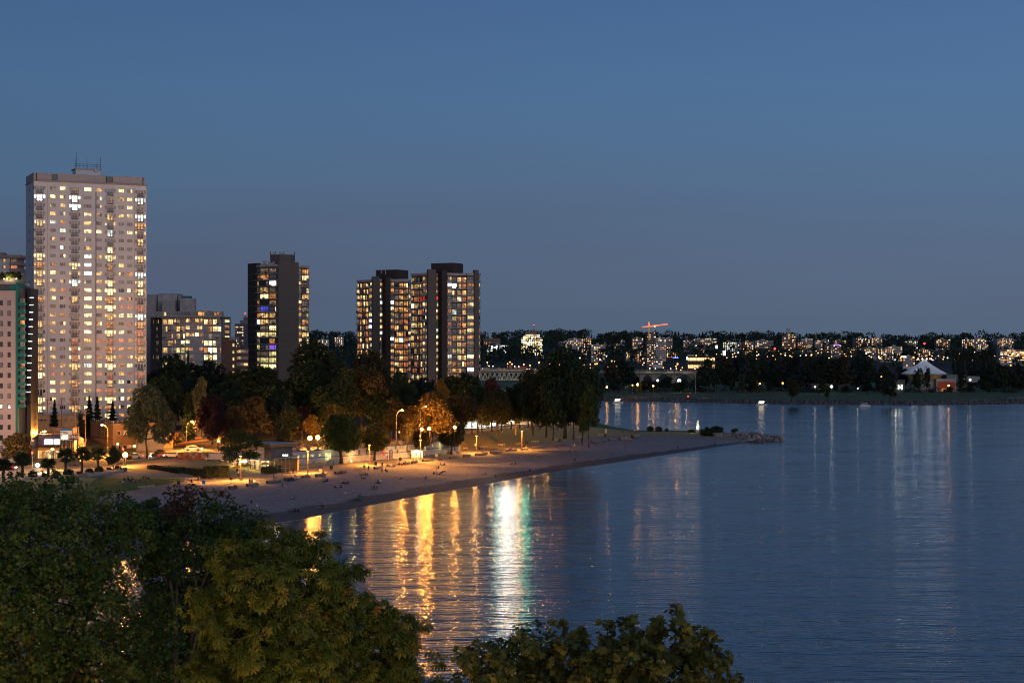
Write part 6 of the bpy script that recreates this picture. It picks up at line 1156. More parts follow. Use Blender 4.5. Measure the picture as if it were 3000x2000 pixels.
# brown tall tower, brick office
root, W, H, s_ = fb(3, 625, 845, 330, 665, C3, .3, 'tallest brown tower of the far city with a boxy top', 'apartment_tower', FARL, steps=[(0, 1, .93), (.3, .8, 1.0)], pent=[(.38, .62, .5)])
root, W, H, s_ = fb(2, 1310, 1755, 690, 905, C5, 0, 'red brick office building with two rows of golden windows', 'brick_office', Yv=2120, pent=[(.0, .25, .1)])
it = []; r = random.Random(8)
for z in (5.5, 14.5, 36, 0): 
    for k in range(26):
        if z == 0: continue
        it.append((FW, FWme, Matrix.Translation((-W/2+1+k*W/26.5, -.3, H-z-(0 if z < 30 else -2))) @ Matrix.Diagonal((W/26*.82, 1, 3.6 if z < 30 else 4.5, 1)), {0: FH if r.random() < .5 else FW_}))
parts(root, 'lit_window', [i for i in it])
for px, py, Y, c_, w_, h_, lb in ((1979, 1047.5, 2300, mat('neon_blue', (.1, .15, 1), emit=(.06, .12, 1), es=5), 16, 2.2, 'blue neon roof sign below the crane'), (2452, 1010, 2900, mat('neon_violet', (.3, .1, 1), emit=(.25, .08, 1), es=3.5), 15, 2.4, 'violet neon roof sign on the far hill'), (2122, 1034, 2100, M_SIGNW, 8, 14, 'tall white lit sign panel at the end of the brick office'), (2099.5, 1016, 2500, M_LWS, 5, 9, 'white lit panel right of the dark block'), (2013, 1049, 2110, M_SIGNW, 3, 9, 'white lit sign at the left corner of the brick office'), (2651, 1045, 2100, M_SIGNW, 8, 5, 'white lit sign left of the planetarium')):
    r_ = empty('lit_sign', at(px, py, Y), lb, 'sign'); s_ = Y/F; mb = MB(); mb.box(-w_/2*s_, w_/2*s_, 0, .5, -h_/2*s_, h_/2*s_, c_); mb.build('sign_panel', r_); mb = MB()
    for q in (-.4, .4): mb.tube((q*w_*s_, .6, -h_/2*s_-9), (q*w_*s_, .6, h_/2*s_), .15, .15, C4, 4)
    mb.build('leg', r_)
# planetarium
def planetarium():
    Y = 1650; s_ = Y/F; root = empty('planetarium', (X_(2716, Y), Y+12, Z_(1146, Y)), 'planetarium with a white fluted conical roof on a low concrete building', 'planetarium'); zb = root.location.z
    WH_ = mat('planetarium_white', (.58, .62, .66), .6); n_ = 48; r0 = 66*s_; hb = Z_(1095, Y)-zb; ht = Z_(1053, Y)-zb; mb = MB(); vs = []; K = 10
    for j in range(K+1):
        t = j/K; rr_ = r0*(1-t)**1.25*.94+r0*.06*(1-t)+1.6*t; z = hb+(ht-hb)*t
        for k in range(2*n_): q = 1+(.03 if k % 2 else -.03)*(1-t*.5); a = math.pi*k/n_; vs.append((rr_*q*math.cos(a), rr_*q*math.sin(a), z))
    m2 = 2*n_; mb.geo(vs, [(j*m2+i, j*m2+(i+1) % m2, (j+1)*m2+(i+1) % m2, (j+1)*m2+i) for j in range(K) for i in range(m2)], WH_); mb.build('conical_roof', root)
    mb = MB(); mb.lathe([(r0*.9, hb-1.0), (r0*.98, hb-.1), (r0*1.0, hb+.2)], WH_, 32); mb.lathe([(r0*.62, hb-7), (r0*.8, hb-1.0)], mat('soffit_tan', (.35, .25, .12)), 32); mb.lathe([(r0*.6, 0), (r0*.62, hb-7)], M_CONC, 32); mb.build('drum', root)
    mb = MB(); mb.box(8, 27, -16, 6, 0, Z_(1109, Y)-zb, M_CONC); mb.box(20, 40, -8, 10, 0, Z_(1098, Y)-zb, mat('planetarium_wing', (.14, .18, .19))); mb.box(-44, -20, -6, 8, 0, Z_(1112, Y)-zb, M_CONCD); mb.build('wing', root)
    mb = MB(); mb.box(9.5, 26, -16.3, -16.05, 1, Z_(1118, Y)-zb, mat('lobby_red', (.2, .04, .02), .6, emit=(1, .13, .03), es=.05)); mb.build('lobby_glass', root)
    mb = MB(); mb.box(13, 18, -16.6, -16.35, .2, 3.0, G_AMB); mb.build('entrance', root)
    for k in range(5): mb = MB(); mb.box(-36+k*3, -34.4+k*3, -6.4, -6.1, 1.5, 6.5, G_COOL if k != 2 else G_WHT); mb.build('window', root)
    for k in range(4): mb = MB(); mb.ball((-6.5+k*4.3, -2+abs(k-1.5)*-.4, ht+.6), .75, M_LWS, 8); mb.build('peak_lamp', root)
    for dx in (-1, 1): light('POINT', (root.location.x+dx*13, Y-4, zb+ht+3), 900, (.82, .92, 1), 1, 'peak_light')
    light('POINT', (root.location.x+15, Y-10, zb+3), 90, (1, .3, .08), .4); light('POINT', (root.location.x-30, Y, zb+4), 250, (.9, 1, .7), .4); light('POINT', (root.location.x+10, Y-9, zb+hb-4), 110, (1, .6, .2), .4)
    light('SPOT', (root.location.x, Y-6, zb+ht+1), 900, (.85, .9, 1), 2.5, 'peak_light', aim=(0, -1, -.05), spot=70)
planetarium()
Y = 1640; simple('low park pavilion with a lit corner window left of the planetarium trees', 2378, 2440, Y, Y, 20, 1126, 1144, M_CONCD, [.45, .55, .62], 1, (5, 2.2), [(G_AMB, 1)], name='pavilion', tpl=T_1, y1=1141, fpx=5)
simple('flat-roofed low museum wing at the right of the pavilion', 2455, 2490, Y+30, Y+30, 20, 1125, 1142, M_CONCD, name='museum_wing')
simple('low green-lit boat shed roof right of the planetarium', 2834, 2870, Y, Y, 14, 1103, 1120, mat('shed_roof_grey', (.2, .22, .23)), name='boat_shed')

# --- bridge
def bridge():
    Y = 1750; s_ = Y/F; root = empty('bridge', (0, 0, 0), 'long high road bridge with a steel truss span and concrete approach arches', 'bridge')
    zl = lambda px: Z_(np.interp(px, [1380, 1600, 1800, 2040], [1080, 1083.5, 1086.5, 1089]), Y); ST = mat('truss_steel', (.22, .23, .2), .7); CN = mat('bridge_concrete', (.3, .29, .24), .9, noise=.2)
    mb = MB(); px = list(range(1290, 2051, 20))
    for a, b in zip(px[:-1], px[1:]): xa, xb, za, zb_ = X_(a, Y), X_(b, Y), zl(a), zl(b); mb.geo([(xa, Y, za-2.2), (xb, Y, zb_-2.2), (xb, Y, zb_), (xa, Y, za), (xa, Y+20, za-2.2), (xb, Y+20, zb_-2.2), (xb, Y+20, zb_), (xa, Y+20, za)], [(0, 1, 2, 3), (3, 2, 6, 7), (5, 4, 7, 6), (4, 5, 1, 0)], CN)
    mb.build('deck', root); mb = MB()
    for a in range(1290, 2050, 4): x = X_(a, Y); mb.box(x, x+.3, Y+.1, Y+.3, zl(a), zl(a)+1.2, CN)
    mb.tube((X_(1290, Y), Y+.2, zl(1290)+1.2), (X_(2050, Y), Y+.2, zl(2050)+1.2), .16, .16, CN, 4); mb.build('railing', root)
    for yy, nm in ((Y+2, 'truss'), (Y+18, 'truss')):
        mb = MB(); zb_ = Z_(1112, Y); k = 0
        mb.tube((X_(1330, Y), yy, zb_), (X_(1575, Y), yy, zb_), .7, .7, ST, 6); mb.tube((X_(1330, Y), yy, zl(1400)-3.2), (X_(1610, Y), yy, zl(1600)-3.2), .6, .6, ST, 6)
        for a in range(1330, 1575, 14):
            xa, xm, xb = X_(a, Y), X_(a+7, Y), X_(a+14, Y); zt = zl(a)-3.2
            mb.tube((xa, yy, zb_), (xm, yy, zt), .55, .55, ST, 5); mb.tube((xm, yy, zt), (xb, yy, zb_), .55, .55, ST, 5); mb.tube((xm, yy, zb_), (xm, yy, zt), .3, .3, ST, 4)
        mb.build(nm, root)
    for a, w_ in ((1592, 6), (1880, 4), (1915, 3), (1975, 5), (2035, 4), (1835, 3), (1790, 3), (1740, 3), (1690, 3), (1645, 3)): mb = MB(); mb.box(X_(a, Y)-w_/2, X_(a, Y)+w_/2, Y+2, Y+18, -1, zl(a)-2, CN); mb.build('pier', root)
    for a, b in ((1882, 1912), (1918, 1973), (1978, 2033), (1840, 1878)):
        mb = MB(); n_ = 10; xa, xb = X_(a, Y), X_(b, Y); zt = zl(a)-2.2; dp = 6.5; lo_ = [(xa+(xb-xa)*k/n_, zt-1-dp*(1-math.sin(math.pi*k/n_))) for k in range(n_+1)]
        vs = [(x, Y+3, z) for x, z in lo_]+[(x, Y+3, zt) for x, z in lo_]+[(x, Y+17, z) for x, z in lo_]; mb.geo(vs, [(k, k+1, n_+2+k, n_+1+k) for k in range(n_)]+[(k, 2*n_+2+k, 2*n_+3+k, k+1) for k in range(n_)], CN); mb.build('arch', root)
    # lamps on the deck: tall sodium ones and short white globes
    for i, a in enumerate((1427, 1487, 1494, 1500, 1535, 1553, 1580, 1612, 1640, 1712, 1745, 1751, 1782, 1793, 1984)):
        r_ = empty('bridge_lamp', (X_(a, Y), Y+12, zl(a)), 'sodium lamp on a tall bridge mast, '+ordn(i)+' from the left', 'street lamp', 'sodium masts on the bridge'); h = (5+rnd.random()*10)*s_+2.5; mb = MB(); mb.tube((0, 0, 0), (0, 0, h), .18, .12, M_POLE, 5); mb.build('pole', r_); mb = MB(); mb.ball((0, -.3, h), .62, M_NAS, 6); mb.build('bulb', r_)
        if i % 2 == 0: light('POINT', r_.location+Vector((0, -2, h)), 2500, NA, .4)
    gi = [-1]
    for a in (1433, 1444, 1508, 1520, 1581, 1600, 1716, 1730, 1778, 1904, 1920, 1965, 1982, 2036, 2054):
        gi[0] += 1; r_ = empty('bridge_lamp', (X_(a, Y), Y+.8, zl(a)), 'short white globe lamp on the bridge railing, near column '.replace('near column ', '')+ordn(gi[0])+' from the left', 'street lamp', 'white globes on the bridge railing'); mb = MB(); mb.tube((0, 0, 0), (0, 0, 2.6), .3, .25, CN, 5); mb.build('pole', r_); mb = MB(); mb.ball((0, 0, 3.1), .5, M_LWS, 6); mb.build('bulb', r_)
    for a in (1415, 1470, 1500, 1560, 1610): light('POINT', (X_(a, Y), Y+9, zl(a)+4), 2500, (1, .25, .12), .5, 'traffic_glow'); light('POINT', (X_(a, Y), Y-6, zl(a)-10), 900, (1, .8, .55), .5, 'under_light')
    for a in (1900, 1960, 2010): light('POINT', (X_(a, Y), Y-3, zl(a)+2.5), 400, (1, .9, .7), .4)
    return zl, Y
zl, Yb_ = bridge()
# vehicles on the bridge
def lowcar(loc, rz, m, label, group, sc_=1.0, bus=False):
    r = empty('bus' if bus else 'car', loc, label, 'bus' if bus else 'car', group, rz); r.scale = (sc_,)*3; mb = MB()
    if bus: mb.box(-6, 6, -1.3, 1.3, .4, 3.2, m)
    else: mb.prism([(-2.2, .3), (2.2, .3), (2.2, .8), (1.3, .95), (.7, 1.45), (-1.2, 1.45), (-1.9, .95), (-2.2, .9)], -.85, .85, m, Matrix.Rotation(R(90), 4, 'X'))
    mb.build('body', r)
    mb = MB(); mb.box(-5.8, 5.8, -1.33, 1.33, 1.7, 2.8, G_DARK) if bus else mb.box(-1.1, .9, -.87, .87, 1.0, 1.36, G_DARK); mb.build('window', r)
    for x in ((-4, 4) if bus else (-1.35, 1.35)):
        for s in (-1, 1): q = MB(); q.tube((x, s*.7, .34), (x, s*.92, .34), .34, .34, M_BLACK, 10); q.build('wheel', r)
    for x, mm in ((-2.2 if not bus else -6, M_LR), (2.2 if not bus else 6, M_LW)):
        for s in (-1, 1): q = MB(); q.box(x-.05, x+.05, s*.6-.15, s*.6+.15, .6, .8, mm); q.build('tail_light' if mm is M_LR else 'headlight', r)
    return r
CARC = [mat('car_'+n_, c, .3, spec=.5, metal=.2) for n_, c in (('white', (.6, .6, .6)), ('black', (.015, .015, .018)), ('silver', (.3, .3, .31)), ('red', (.3, .02, .02)), ('blue', (.03, .05, .15)))]
for i, a in enumerate((1420, 1438, 1462, 1512, 1528, 1545, 1575)): lowcar((X_(a, Yb_), Yb_+4+(i % 3)*4, zl(a)), 0 if i % 2 else math.pi, CARC[i % 5], 'small vehicle crossing the bridge with red tail lamps', 'vehicles on the bridge')
lowcar((X_(1527, Yb_), Yb_+8, zl(1527)), 0, CARC[3], 'orange-lit bus in the middle of the bridge', None, 1, True)

# --- marina under the bridge: moored sailing boats
def sailboat(px, py, Y, h, label):
    r = empty('sailboat', (X_(px, Y), Y, 0), label, 'boat', 'moored boats below the bridge', rnd.uniform(-.6, .6)); mb = MB(); hl = [(-5, 0), (-4.6, 1.3), (0, 1.7), (3.5, 1.2), (5.6, 0), (3.5, -1.2), (0, -1.7), (-4.6, -1.3)]; mb.prism(hl, -.2, 1.3, mat('hull_white', (.55, .57, .58), .4)); mb.build('hull', r)
    mb = MB(); mb.box(-2.5, 1.8, -.9, .9, 1.3, 2.1, mat('hull_white', (.55, .57, .58))); mb.build('cabin', r); mb = MB(); mb.tube((.6, 0, 1.3), (.6, 0, h), .12, .07, M_CONC, 5); mb.tube((.6, 0, 3), (-3.8, 0, 3), .09, .09, M_CONC, 5); mb.build('mast', r)
for i in range(26):
    px = 1452+rnd.random()*110; Y = 1380+rnd.random()*260; sailboat(px, 0, Y, 11+rnd.random()*9, 'white sailing boat with a %s bare mast moored under the bridge, %s one' % (['short', 'tall', 'slender'][i % 3], ordn(i)))
for i in range(22):
    px = 1440+i*5.4+rnd.random()*3; py = 1141+abs(math.sin(i*1.3))*4+abs(i-11)*.25; Y = 1060+rnd.random()*40
    r_ = empty('dock_lamp', (X_(px, Y), Y, Z_(py+9, Y)), 'warm lamp on the marina quay, '+ordn(i)+' from the left', 'street lamp', 'lamps along the marina quay'); mb = MB(); mb.tube((0, 0, -6), (0, 0, 1.6), .1, .1, M_POLE, 5); mb.build('pole', r_); mb = MB(); mb.ball((0, 0, 2.0), .40, M_LWS if i % 3 else M_NAS, 6); mb.build('bulb', r_)
    if i % 5 == 0: light('POINT', r_.location+Vector((0, 3, 3)), 1500, (1, .8, .5), .4)
light('POINT', (X_(1500, 1380), 1370, 12), 9000, (.8, 1, .8), 1)

# --- far lamps
def farlamp(px, py, base, label, m=M_NAS, E=2500, c=NA, Y=1560, r=.85, g='lamps in the park across the water'):
    z = Z_(base, Y); r_ = empty('park_lamp', (X_(px, Y), Y, z), label, 'street lamp', g); h = Z_(py, Y)-z; mb = MB(); mb.tube((0, 0, 0), (0, 0, h), .16, .12, M_POLE, 5); mb.build('pole', r_); mb = MB(); mb.ball((0, -.2, h), r, m, 8); mb.build('bulb', r_)
    if E: light('POINT', (X_(px, Y), Y+2, z+h), E*.12, c, .6, 'park_light')
for a in ((1990, 1115, 1150, 'dazzling white floodlight under the bridge approach', M_LWS, 9000, (1, .98, .75), 1600, 1.7), (1927, 1114, 1150, 'white floodlight left of the dazzling one', M_LWS, 4000, (1, .98, .75), 1600, 1.1), (1868, 1126, 1158, 'orange lamp lighting the gold tree', M_NA, 9000, NA, 1500, 1.0), (1853, 1128, 1158, 'smaller orange lamp left of the gold tree', M_NAS, 1200, NA, 1500, .7), (1914, 1130, 1162, 'orange lamp on a tall pole by the shore road', M_NA, 3000, NA, 1500, .7), (1778, 1134, 1160, 'orange lamp at the left of the far shore', M_NA, 3500, NA, 1500, .8),
    (2224, 1124, 1140, 'bright orange lamp in the middle of the park', M_NA, 5000, NA, 1600, 1.2), (2293, 1122, 1140, 'orange lamp right of the middle of the park', M_NAS, 1800, NA, 1600, .9), (2388, 1133, 1146, 'small white lamp by the pavilion', M_LWS, 1500, WH, 1580, .75), (2436, 1132, 1148, 'bright greenish lamp right of the pavilion', M_LWS, 6000, (.95, 1, .7), 1580, 1.25), (2513, 1137, 1150, 'pale lamp in the shrubs of the park', M_LWS, 800, WH, 1580, .6), (2842, 1112, 1140, 'warm lamp on the shed right of the planetarium', M_LWS, 2500, (1, .8, .5), 1620, 1.1), (2635, 1134, 1150, 'warm lamp at the left door of the planetarium', M_LWS, 1500, WH, 1600, 1.0), (2825, 1108, 1140, 'small lamp in the tall tree right of the planetarium', M_LWS, 0, WH, 1600, .6),
    (2779, 1129, 1146, 'orange lamp before the red lobby', M_NA, 1200, NA, 1600, .7), (2546, 1102, 1130, 'orange lamp in the dark trees, left one of two', M_NAS, 0, NA, 1700, .7), (2582, 1103, 1130, 'orange lamp in the dark trees, right one of two', M_NAS, 0, NA, 1700, .7), (2961, 1070, 1100, 'orange lamp at the right under the office block', M_NAS, 0, NA, 1900, .8), (1985, 1066, 1086, 'orange lamp above the bridge approach', M_NAS, 800, NA, 1780, .9), (2676, 1047, 1075, 'orange lamp between blocks left of the planetarium peak', M_NAS, 0, NA, 1900, .9)):
    farlamp(*a[:4], m=a[4], E=a[5], c=a[6], Y=a[7], r=a[8])
for px, py, Y, lb in ((2708, 1006, 2700, 'red aircraft beacon above the planetarium'), (2270, 1021, 2500, 'red beacon beside the brown tower'), (2016, 1161, 1500, 'red light on the far shore road'), (2820, 1171, 1470, 'tiny red light on the seawall')):
    r_ = empty('red_beacon', at(px, py, Y), lb, 'beacon'); mb = MB(); mb.ball((0, 0, 0), 1.6 if Y > 2000 else .8, M_LR, 8); mb.build('lens', r_); mb = MB(); mb.tube((0, 0, -1), (0, 0, -14 if Y > 2000 else -3), .2, .2, C4, 4); mb.build('mast', r_)
# scattered street lights of the far city, one object each
for i in range(110):
    px = 1560+rnd.random()**.8*1440; py = rnd.uniform(1040, 1092) if px < 2060 else rnd.uniform(1030, 1056); Y = 2120+rnd.random()*250
    r_ = empty('city_lamp', at(px, py, Y), ['tiny orange', 'small orange', 'tiny pale'][i % 3]+' street light among the far city blocks', 'street lamp', 'street lights of the far city'); mb = MB(); mb.ball((0, 0, 0), .5+.4*rnd.random(), [M_NAS, M_NAS, M_LWS][i % 3], 5); mb.tube((0, .1, 0), (0, .1, -7), .12, .12, C4, 4); mb.build('lamp', r_)
for i in range(16):
    Y = 2250+(i*173 % 700); px = 1420+i*104; light('POINT', (X_(px, Y), Y-25, hz_(Y)+16), 1200, (1, .62, .38), 4, 'city_fill_light')  # fill lights added to lift the far facades, no lamps of their own
# masts
r_ = empty('flag_pole', at(2038, 1150, 1560), 'tall thin bare flagpole by the far shore', 'flagpole'); mb = MB(); mb.tube((0, 0, -2), (0, 0, 23), .28, .16, M_CONC, 6); mb.ball((0, 0, 23.2), .3, M_CONC, 5); mb.build('pole', r_)

# --- trees across the water, each its own object
FT = [(1745, 1075, 70), (1790, 1060, 80), (1825, 1050, 90), (1850, 1075, 60), (1765, 1110, 55), (1808, 1105, 60), (1890, 1108, 60), (1925, 1112, 60), (1960, 1104, 62), (2000, 1110, 66), (2035, 1105, 60), (1880, 1130, 40), (1945, 1130, 45), (2060, 1070, 66), (2078, 1050, 62), (2100, 1062, 60), (2125, 1040, 74), (2160, 1036, 76), (2195, 1042, 80), (2230, 1046, 76), (2262, 1050, 70), (2300, 1044, 78), (2338, 1040, 80), (2372, 1044, 72), (2408, 1040, 78), (2440, 1052, 70), (2475, 1042, 84), (2512, 1046, 80), (2550, 1052, 78), (2585, 1068, 70), (2140, 1090, 60), (2205, 1096, 60), (2320, 1090, 76), (2345, 1084, 70), (2270, 1100, 64), (2400, 1080, 70), (2430, 1064, 72), (2470, 1080, 80), (2530, 1088, 70), (2590, 1100, 66), (2180, 1110, 40), (2610, 1085, 60), (2860, 1082, 60), (2895, 1070, 64), (2925, 1062, 66), (2955, 1068, 72), (2985, 1064, 70), (3020, 1070, 80), (2640, 1072, 50), (2880, 1110, 60), (2930, 1108, 70), (2980, 1112, 80), (2842, 1120, 30)]
FTo = sorted(q[0] for q in FT); fcols = [F_FAR, F_FARB, F_BL, F_FAR, F_DG]
for i, (px, top, w_) in enumerate(FT):
    Y = 1660+(i*37 % 160)-(90 if top > 1085 else 0); ptree(('far_round', 'far_broad')[i % 2], px, top, w_*1.05, Y, 4.5, fcols[i % 5], ['dark', 'brownish', 'blackish', 'dark', 'green'][i % 5]+' park tree across the water, '+ordn(FTo.index(px))+' of the belt from the left', 'trees of the park across the water')
for px, top, w_, base, m, lb in [(2320, 1105, 52, 1176, F_FARB, 'single rounded tree on the far lawn near the seawall'), (2424, 1138, 16, 1172, F_FAR, 'small oval tree on the far lawn'), (2608, 1103, 62, 1176, F_FAR, 'big dark tree on the lawn left of the planetarium'), (2690, 1078, 44, 1150, F_DG, 'left tree in front of the planetarium roof'), (2715, 1077, 32, 1150, F_DG, 'right tree in front of the planetarium roof'), (2816, 1070, 36, 1150, F_FAR, 'tall columnar tree right of the planetarium'), (2252, 1120, 30, 1152, F_BL, 'shrubby tree by the middle park lamp'), (2200, 1128, 30, 1155, F_BL, 'dark shrub tree on the far lawn at left'), (2172, 1098, 28, 1142, F_G, 'lamp-lit green tree at the left of the park'), (1868, 1122, 30, 1160, F_YE, 'golden tree lit by the orange lamps'), (2145, 1108, 18, 1152, F_DG, 'slender dark tree left of the lit green tree'), (2415, 1120, 50, 1160, F_FAR, 'bushy tree right of the pavilion lamp'), (2480, 1128, 40, 1158, F_FAR, 'low dark tree before the museum wing'), (2540, 1125, 60, 1160, F_FAR, 'spreading dark tree left of the planetarium lawn'), (2780, 1132, 34, 1158, F_BL, 'dark shrub in front of the red lobby'), (2900, 1135, 22, 1158, F_FARB, 'small brownish shrub tree at right')]:
    ptree('far_tall' if 'column' in lb or 'slender' in lb else 'far_round', px, top, w_, 0, 3.6 if base > 1168 else 4.5, m, lb, None, pbase=base) if base > 1168 else ptree('far_round' if 'column' not in lb else 'far_tall', px, top, w_, 1590, 4.5, m, lb)
for i in range(13): ptree('far_tall', 2795+i*9.2, 1022+8*abs(math.sin(i*2.1)), 15, 1820, 6, F_FAR, ordn(i)+' from the left in the row of poplars behind the planetarium', 'row of poplars')
# the wooded crest of the far hill: conifers one can tell apart, the rest one mass
rr2 = random.Random(5)
for i in range(64):
    px = 1640+i*22+rr2.uniform(-16, 16); Y = 4300+rr2.random()*300; top = 981+rr2.uniform(-8, 8)-(3 if 1900 < px < 2400 else 0)
    if abs(px-2751) < 8: top = 962
    ptree('far_conifer', px, top, rr2.uniform(13, 20), Y, hz_(Y)-1, F_FAR, 'pointed dark conifer on the far skyline, '+ordn(i)+' from the left', 'conifers on the far skyline')
for px in (915, 930, 985, 1003, 1012): ptree('far_conifer', px, 985+rr2.uniform(-3, 4), 12, 4300, hz_(4300), F_FAR, 'pointed dark conifer on the skyline between the towers', 'conifers on the far skyline')
rng = np.random.default_rng(77); blobs = []
for i in range(780):
    row = rng.random(); Y = 2500+row**.55*1950; px = rng.uniform(850, 3080); z = hz_(Y, X_(px, Y)); 
    if Y < 3700 and rng.random() < .15: continue
    r_ = rng.uniform(9, 15); blobs.append(((X_(px, Y), Y, z+r_*.75+(rng.random()*7 if Y > 4100 else 0)), (r_*1.25, r_*1.1, r_)))
def massmesh(name, blobs, per, leaf, m, rng):
    C_ = np.array([b[0] for b in blobs]); R_ = np.array([b[1] for b in blobs]); idx = np.repeat(np.arange(len(C_)), per); k = len(idx); d = unit(rng.normal(size=(k, 3))+np.array([0, -.3, .5])); pos = C_[idx]+d*R_[idx]*rng.uniform(.75, 1.08, k)[:, None]
    return leafmesh(name, pos, unit(rng.normal(size=(k, 3))), d+rng.normal(size=(k, 3))*.4, leaf*rng.uniform(.6, 1.3, k), np.clip(rng.random(len(C_))[idx]*.7+rng.random(k)*.3, 0, 1), LEAF_Q, m)
o = obj('hillside_forest', massmesh('hillside_forest', blobs, 90, 4.6, F_FAR, rng)); tag(o, 'dark woods covering the far hill between the city blocks', 'forest', kind='stuff')
# ground shrubs of the far park and rocks of the seawall
blobs = [((X_(px, Y), Y, 4.5+r_*.4), (r_*1.3, r_, r_)) for px, Y, r_ in [(rng.uniform(1740, 3050), rng.uniform(1600, 1660), rng.uniform(2, 4)) for _ in range(90)]]
o = obj('park_undergrowth', massmesh('park_undergrowth', blobs, 70, 1.3, F_FAR, rng)); tag(o, 'dark shrubs filling the foot of the park trees', 'undergrowth', kind='stuff')
def rocks(name, pts, size, m, rng):
    vs = []; fs = []; base = [(0, 0, 1), (.9, 0, .2), (.3, .85, .15), (-.7, .5, .25), (-.75, -.5, .1), (.25, -.9, .2), (0, 0, -.8)]; F_ = [(0, 1, 2), (0, 2, 3), (0, 3, 4), (0, 4, 5), (0, 5, 1), (6, 2, 1), (6, 3, 2), (6, 4, 3), (6, 5, 4), (6, 1, 5)]; mb = MB()
    for p in pts:
        s = size*rng.uniform(.6, 1.4); M_ = Matrix.Translation(p) @ Euler(tuple(rng.uniform(0, 3, 3))).to_matrix().to_4x4() @ Matrix.Diagonal((s, s*rng.uniform(.7, 1.1), s*rng.uniform(.6, .9), 1)); mb.geo([tuple(Vector(b)*rng.uniform(.85, 1.15)) for b in base], F_, m, M_)
    return mb.build(name)
M_ROCK = mat('rock_grey', (.25, .26, .27), .9, noise=.5, col2=(.11, .115, .12)); M_ROCKD = mat('rock_dark', (.16, .16, .165), .9, noise=.4, col2=(.06, .06, .065))
pts = []
for i in range(2600):
    k = rng.integers(12, len(fx)-1); t = rng.random(); p = f0[k].lerp(f0[k+1], t); u = rng.random(); pts.append(p+Vector((0, u*13-1, .1+u*3.3)))
tag(rocks('seawall_rocks', pts, 1.0, M_ROCKD, rng), 'dark riprap boulders along the far seawall', 'rocks', kind='stuff')
pts = []
for i in range(500):
    px = rng.uniform(2860, 3080); Y = 1440-(px-2860)*.12; u = rng.random(); pts.append(Vector((X_(px, Y), Y-6+u*12, .2+u*4.5*(px-2820)/180)))
tag(rocks('breakwater_rocks', pts, 1.15, M_ROCK, rng), 'pale boulders of the far breakwater at the right edge', 'rocks', kind='stuff')
# small boats
def motorboat(px, py, label, s_=1.0, lit=True):
    p = P(px, py, 0); r = empty('motor_boat', p, label, 'boat'); mb = MB(); hl = [(-4.5, -1.3), (-4.5, 1.3), (1.5, 1.5), (4.8, 0), (1.5, -1.5)]; mb.prism(hl, -.2, 1.1, mat('hull_white', (.55, .57, .58))); mb.build('hull', r); mb = MB(); mb.box(-3, 1.8, -1.1, 1.1, 1.1, 2.6, mat('hull_white', (.55, .57, .58))); mb.box(-3.2, 2, -1.25, 1.25, 2.6, 2.8, mat('hull_white', (.55, .57, .58))); mb.build('cabin', r); mb = MB(); mb.box(-2.8, 1.6, -1.14, 1.14, 1.5, 2.4, G_HOT if lit else G_DARK); mb.build('window', r)
    if lit: q = MB(); q.box(-2.4, 2.2, -1.4, -1.2, 2.9, 3.4, M_LWS); q.build('cabin_light', r)
    r.scale = (s_,)*3; return r
motorboat(2231, 1187, 'small ferry boat with a lit roof bar crossing in front of the park', .95); motorboat(1810, 1180, 'blurred white motor boat near the left of the far shore', .95); motorboat(2534, 1190, 'low dark motor boat beside the seawall', .9, False)
r_ = empty('channel_marker', P(2834, 1231, 0), 'small white channel buoy on the open water at right', 'buoy'); mb = MB(); mb.lathe([(.7, -.2), (.7, .4), (.25, .6), (.2, 3.2), (.02, 3.6)], mat('hull_white', (.55, .57, .58)), 8); mb.build('float', r_)
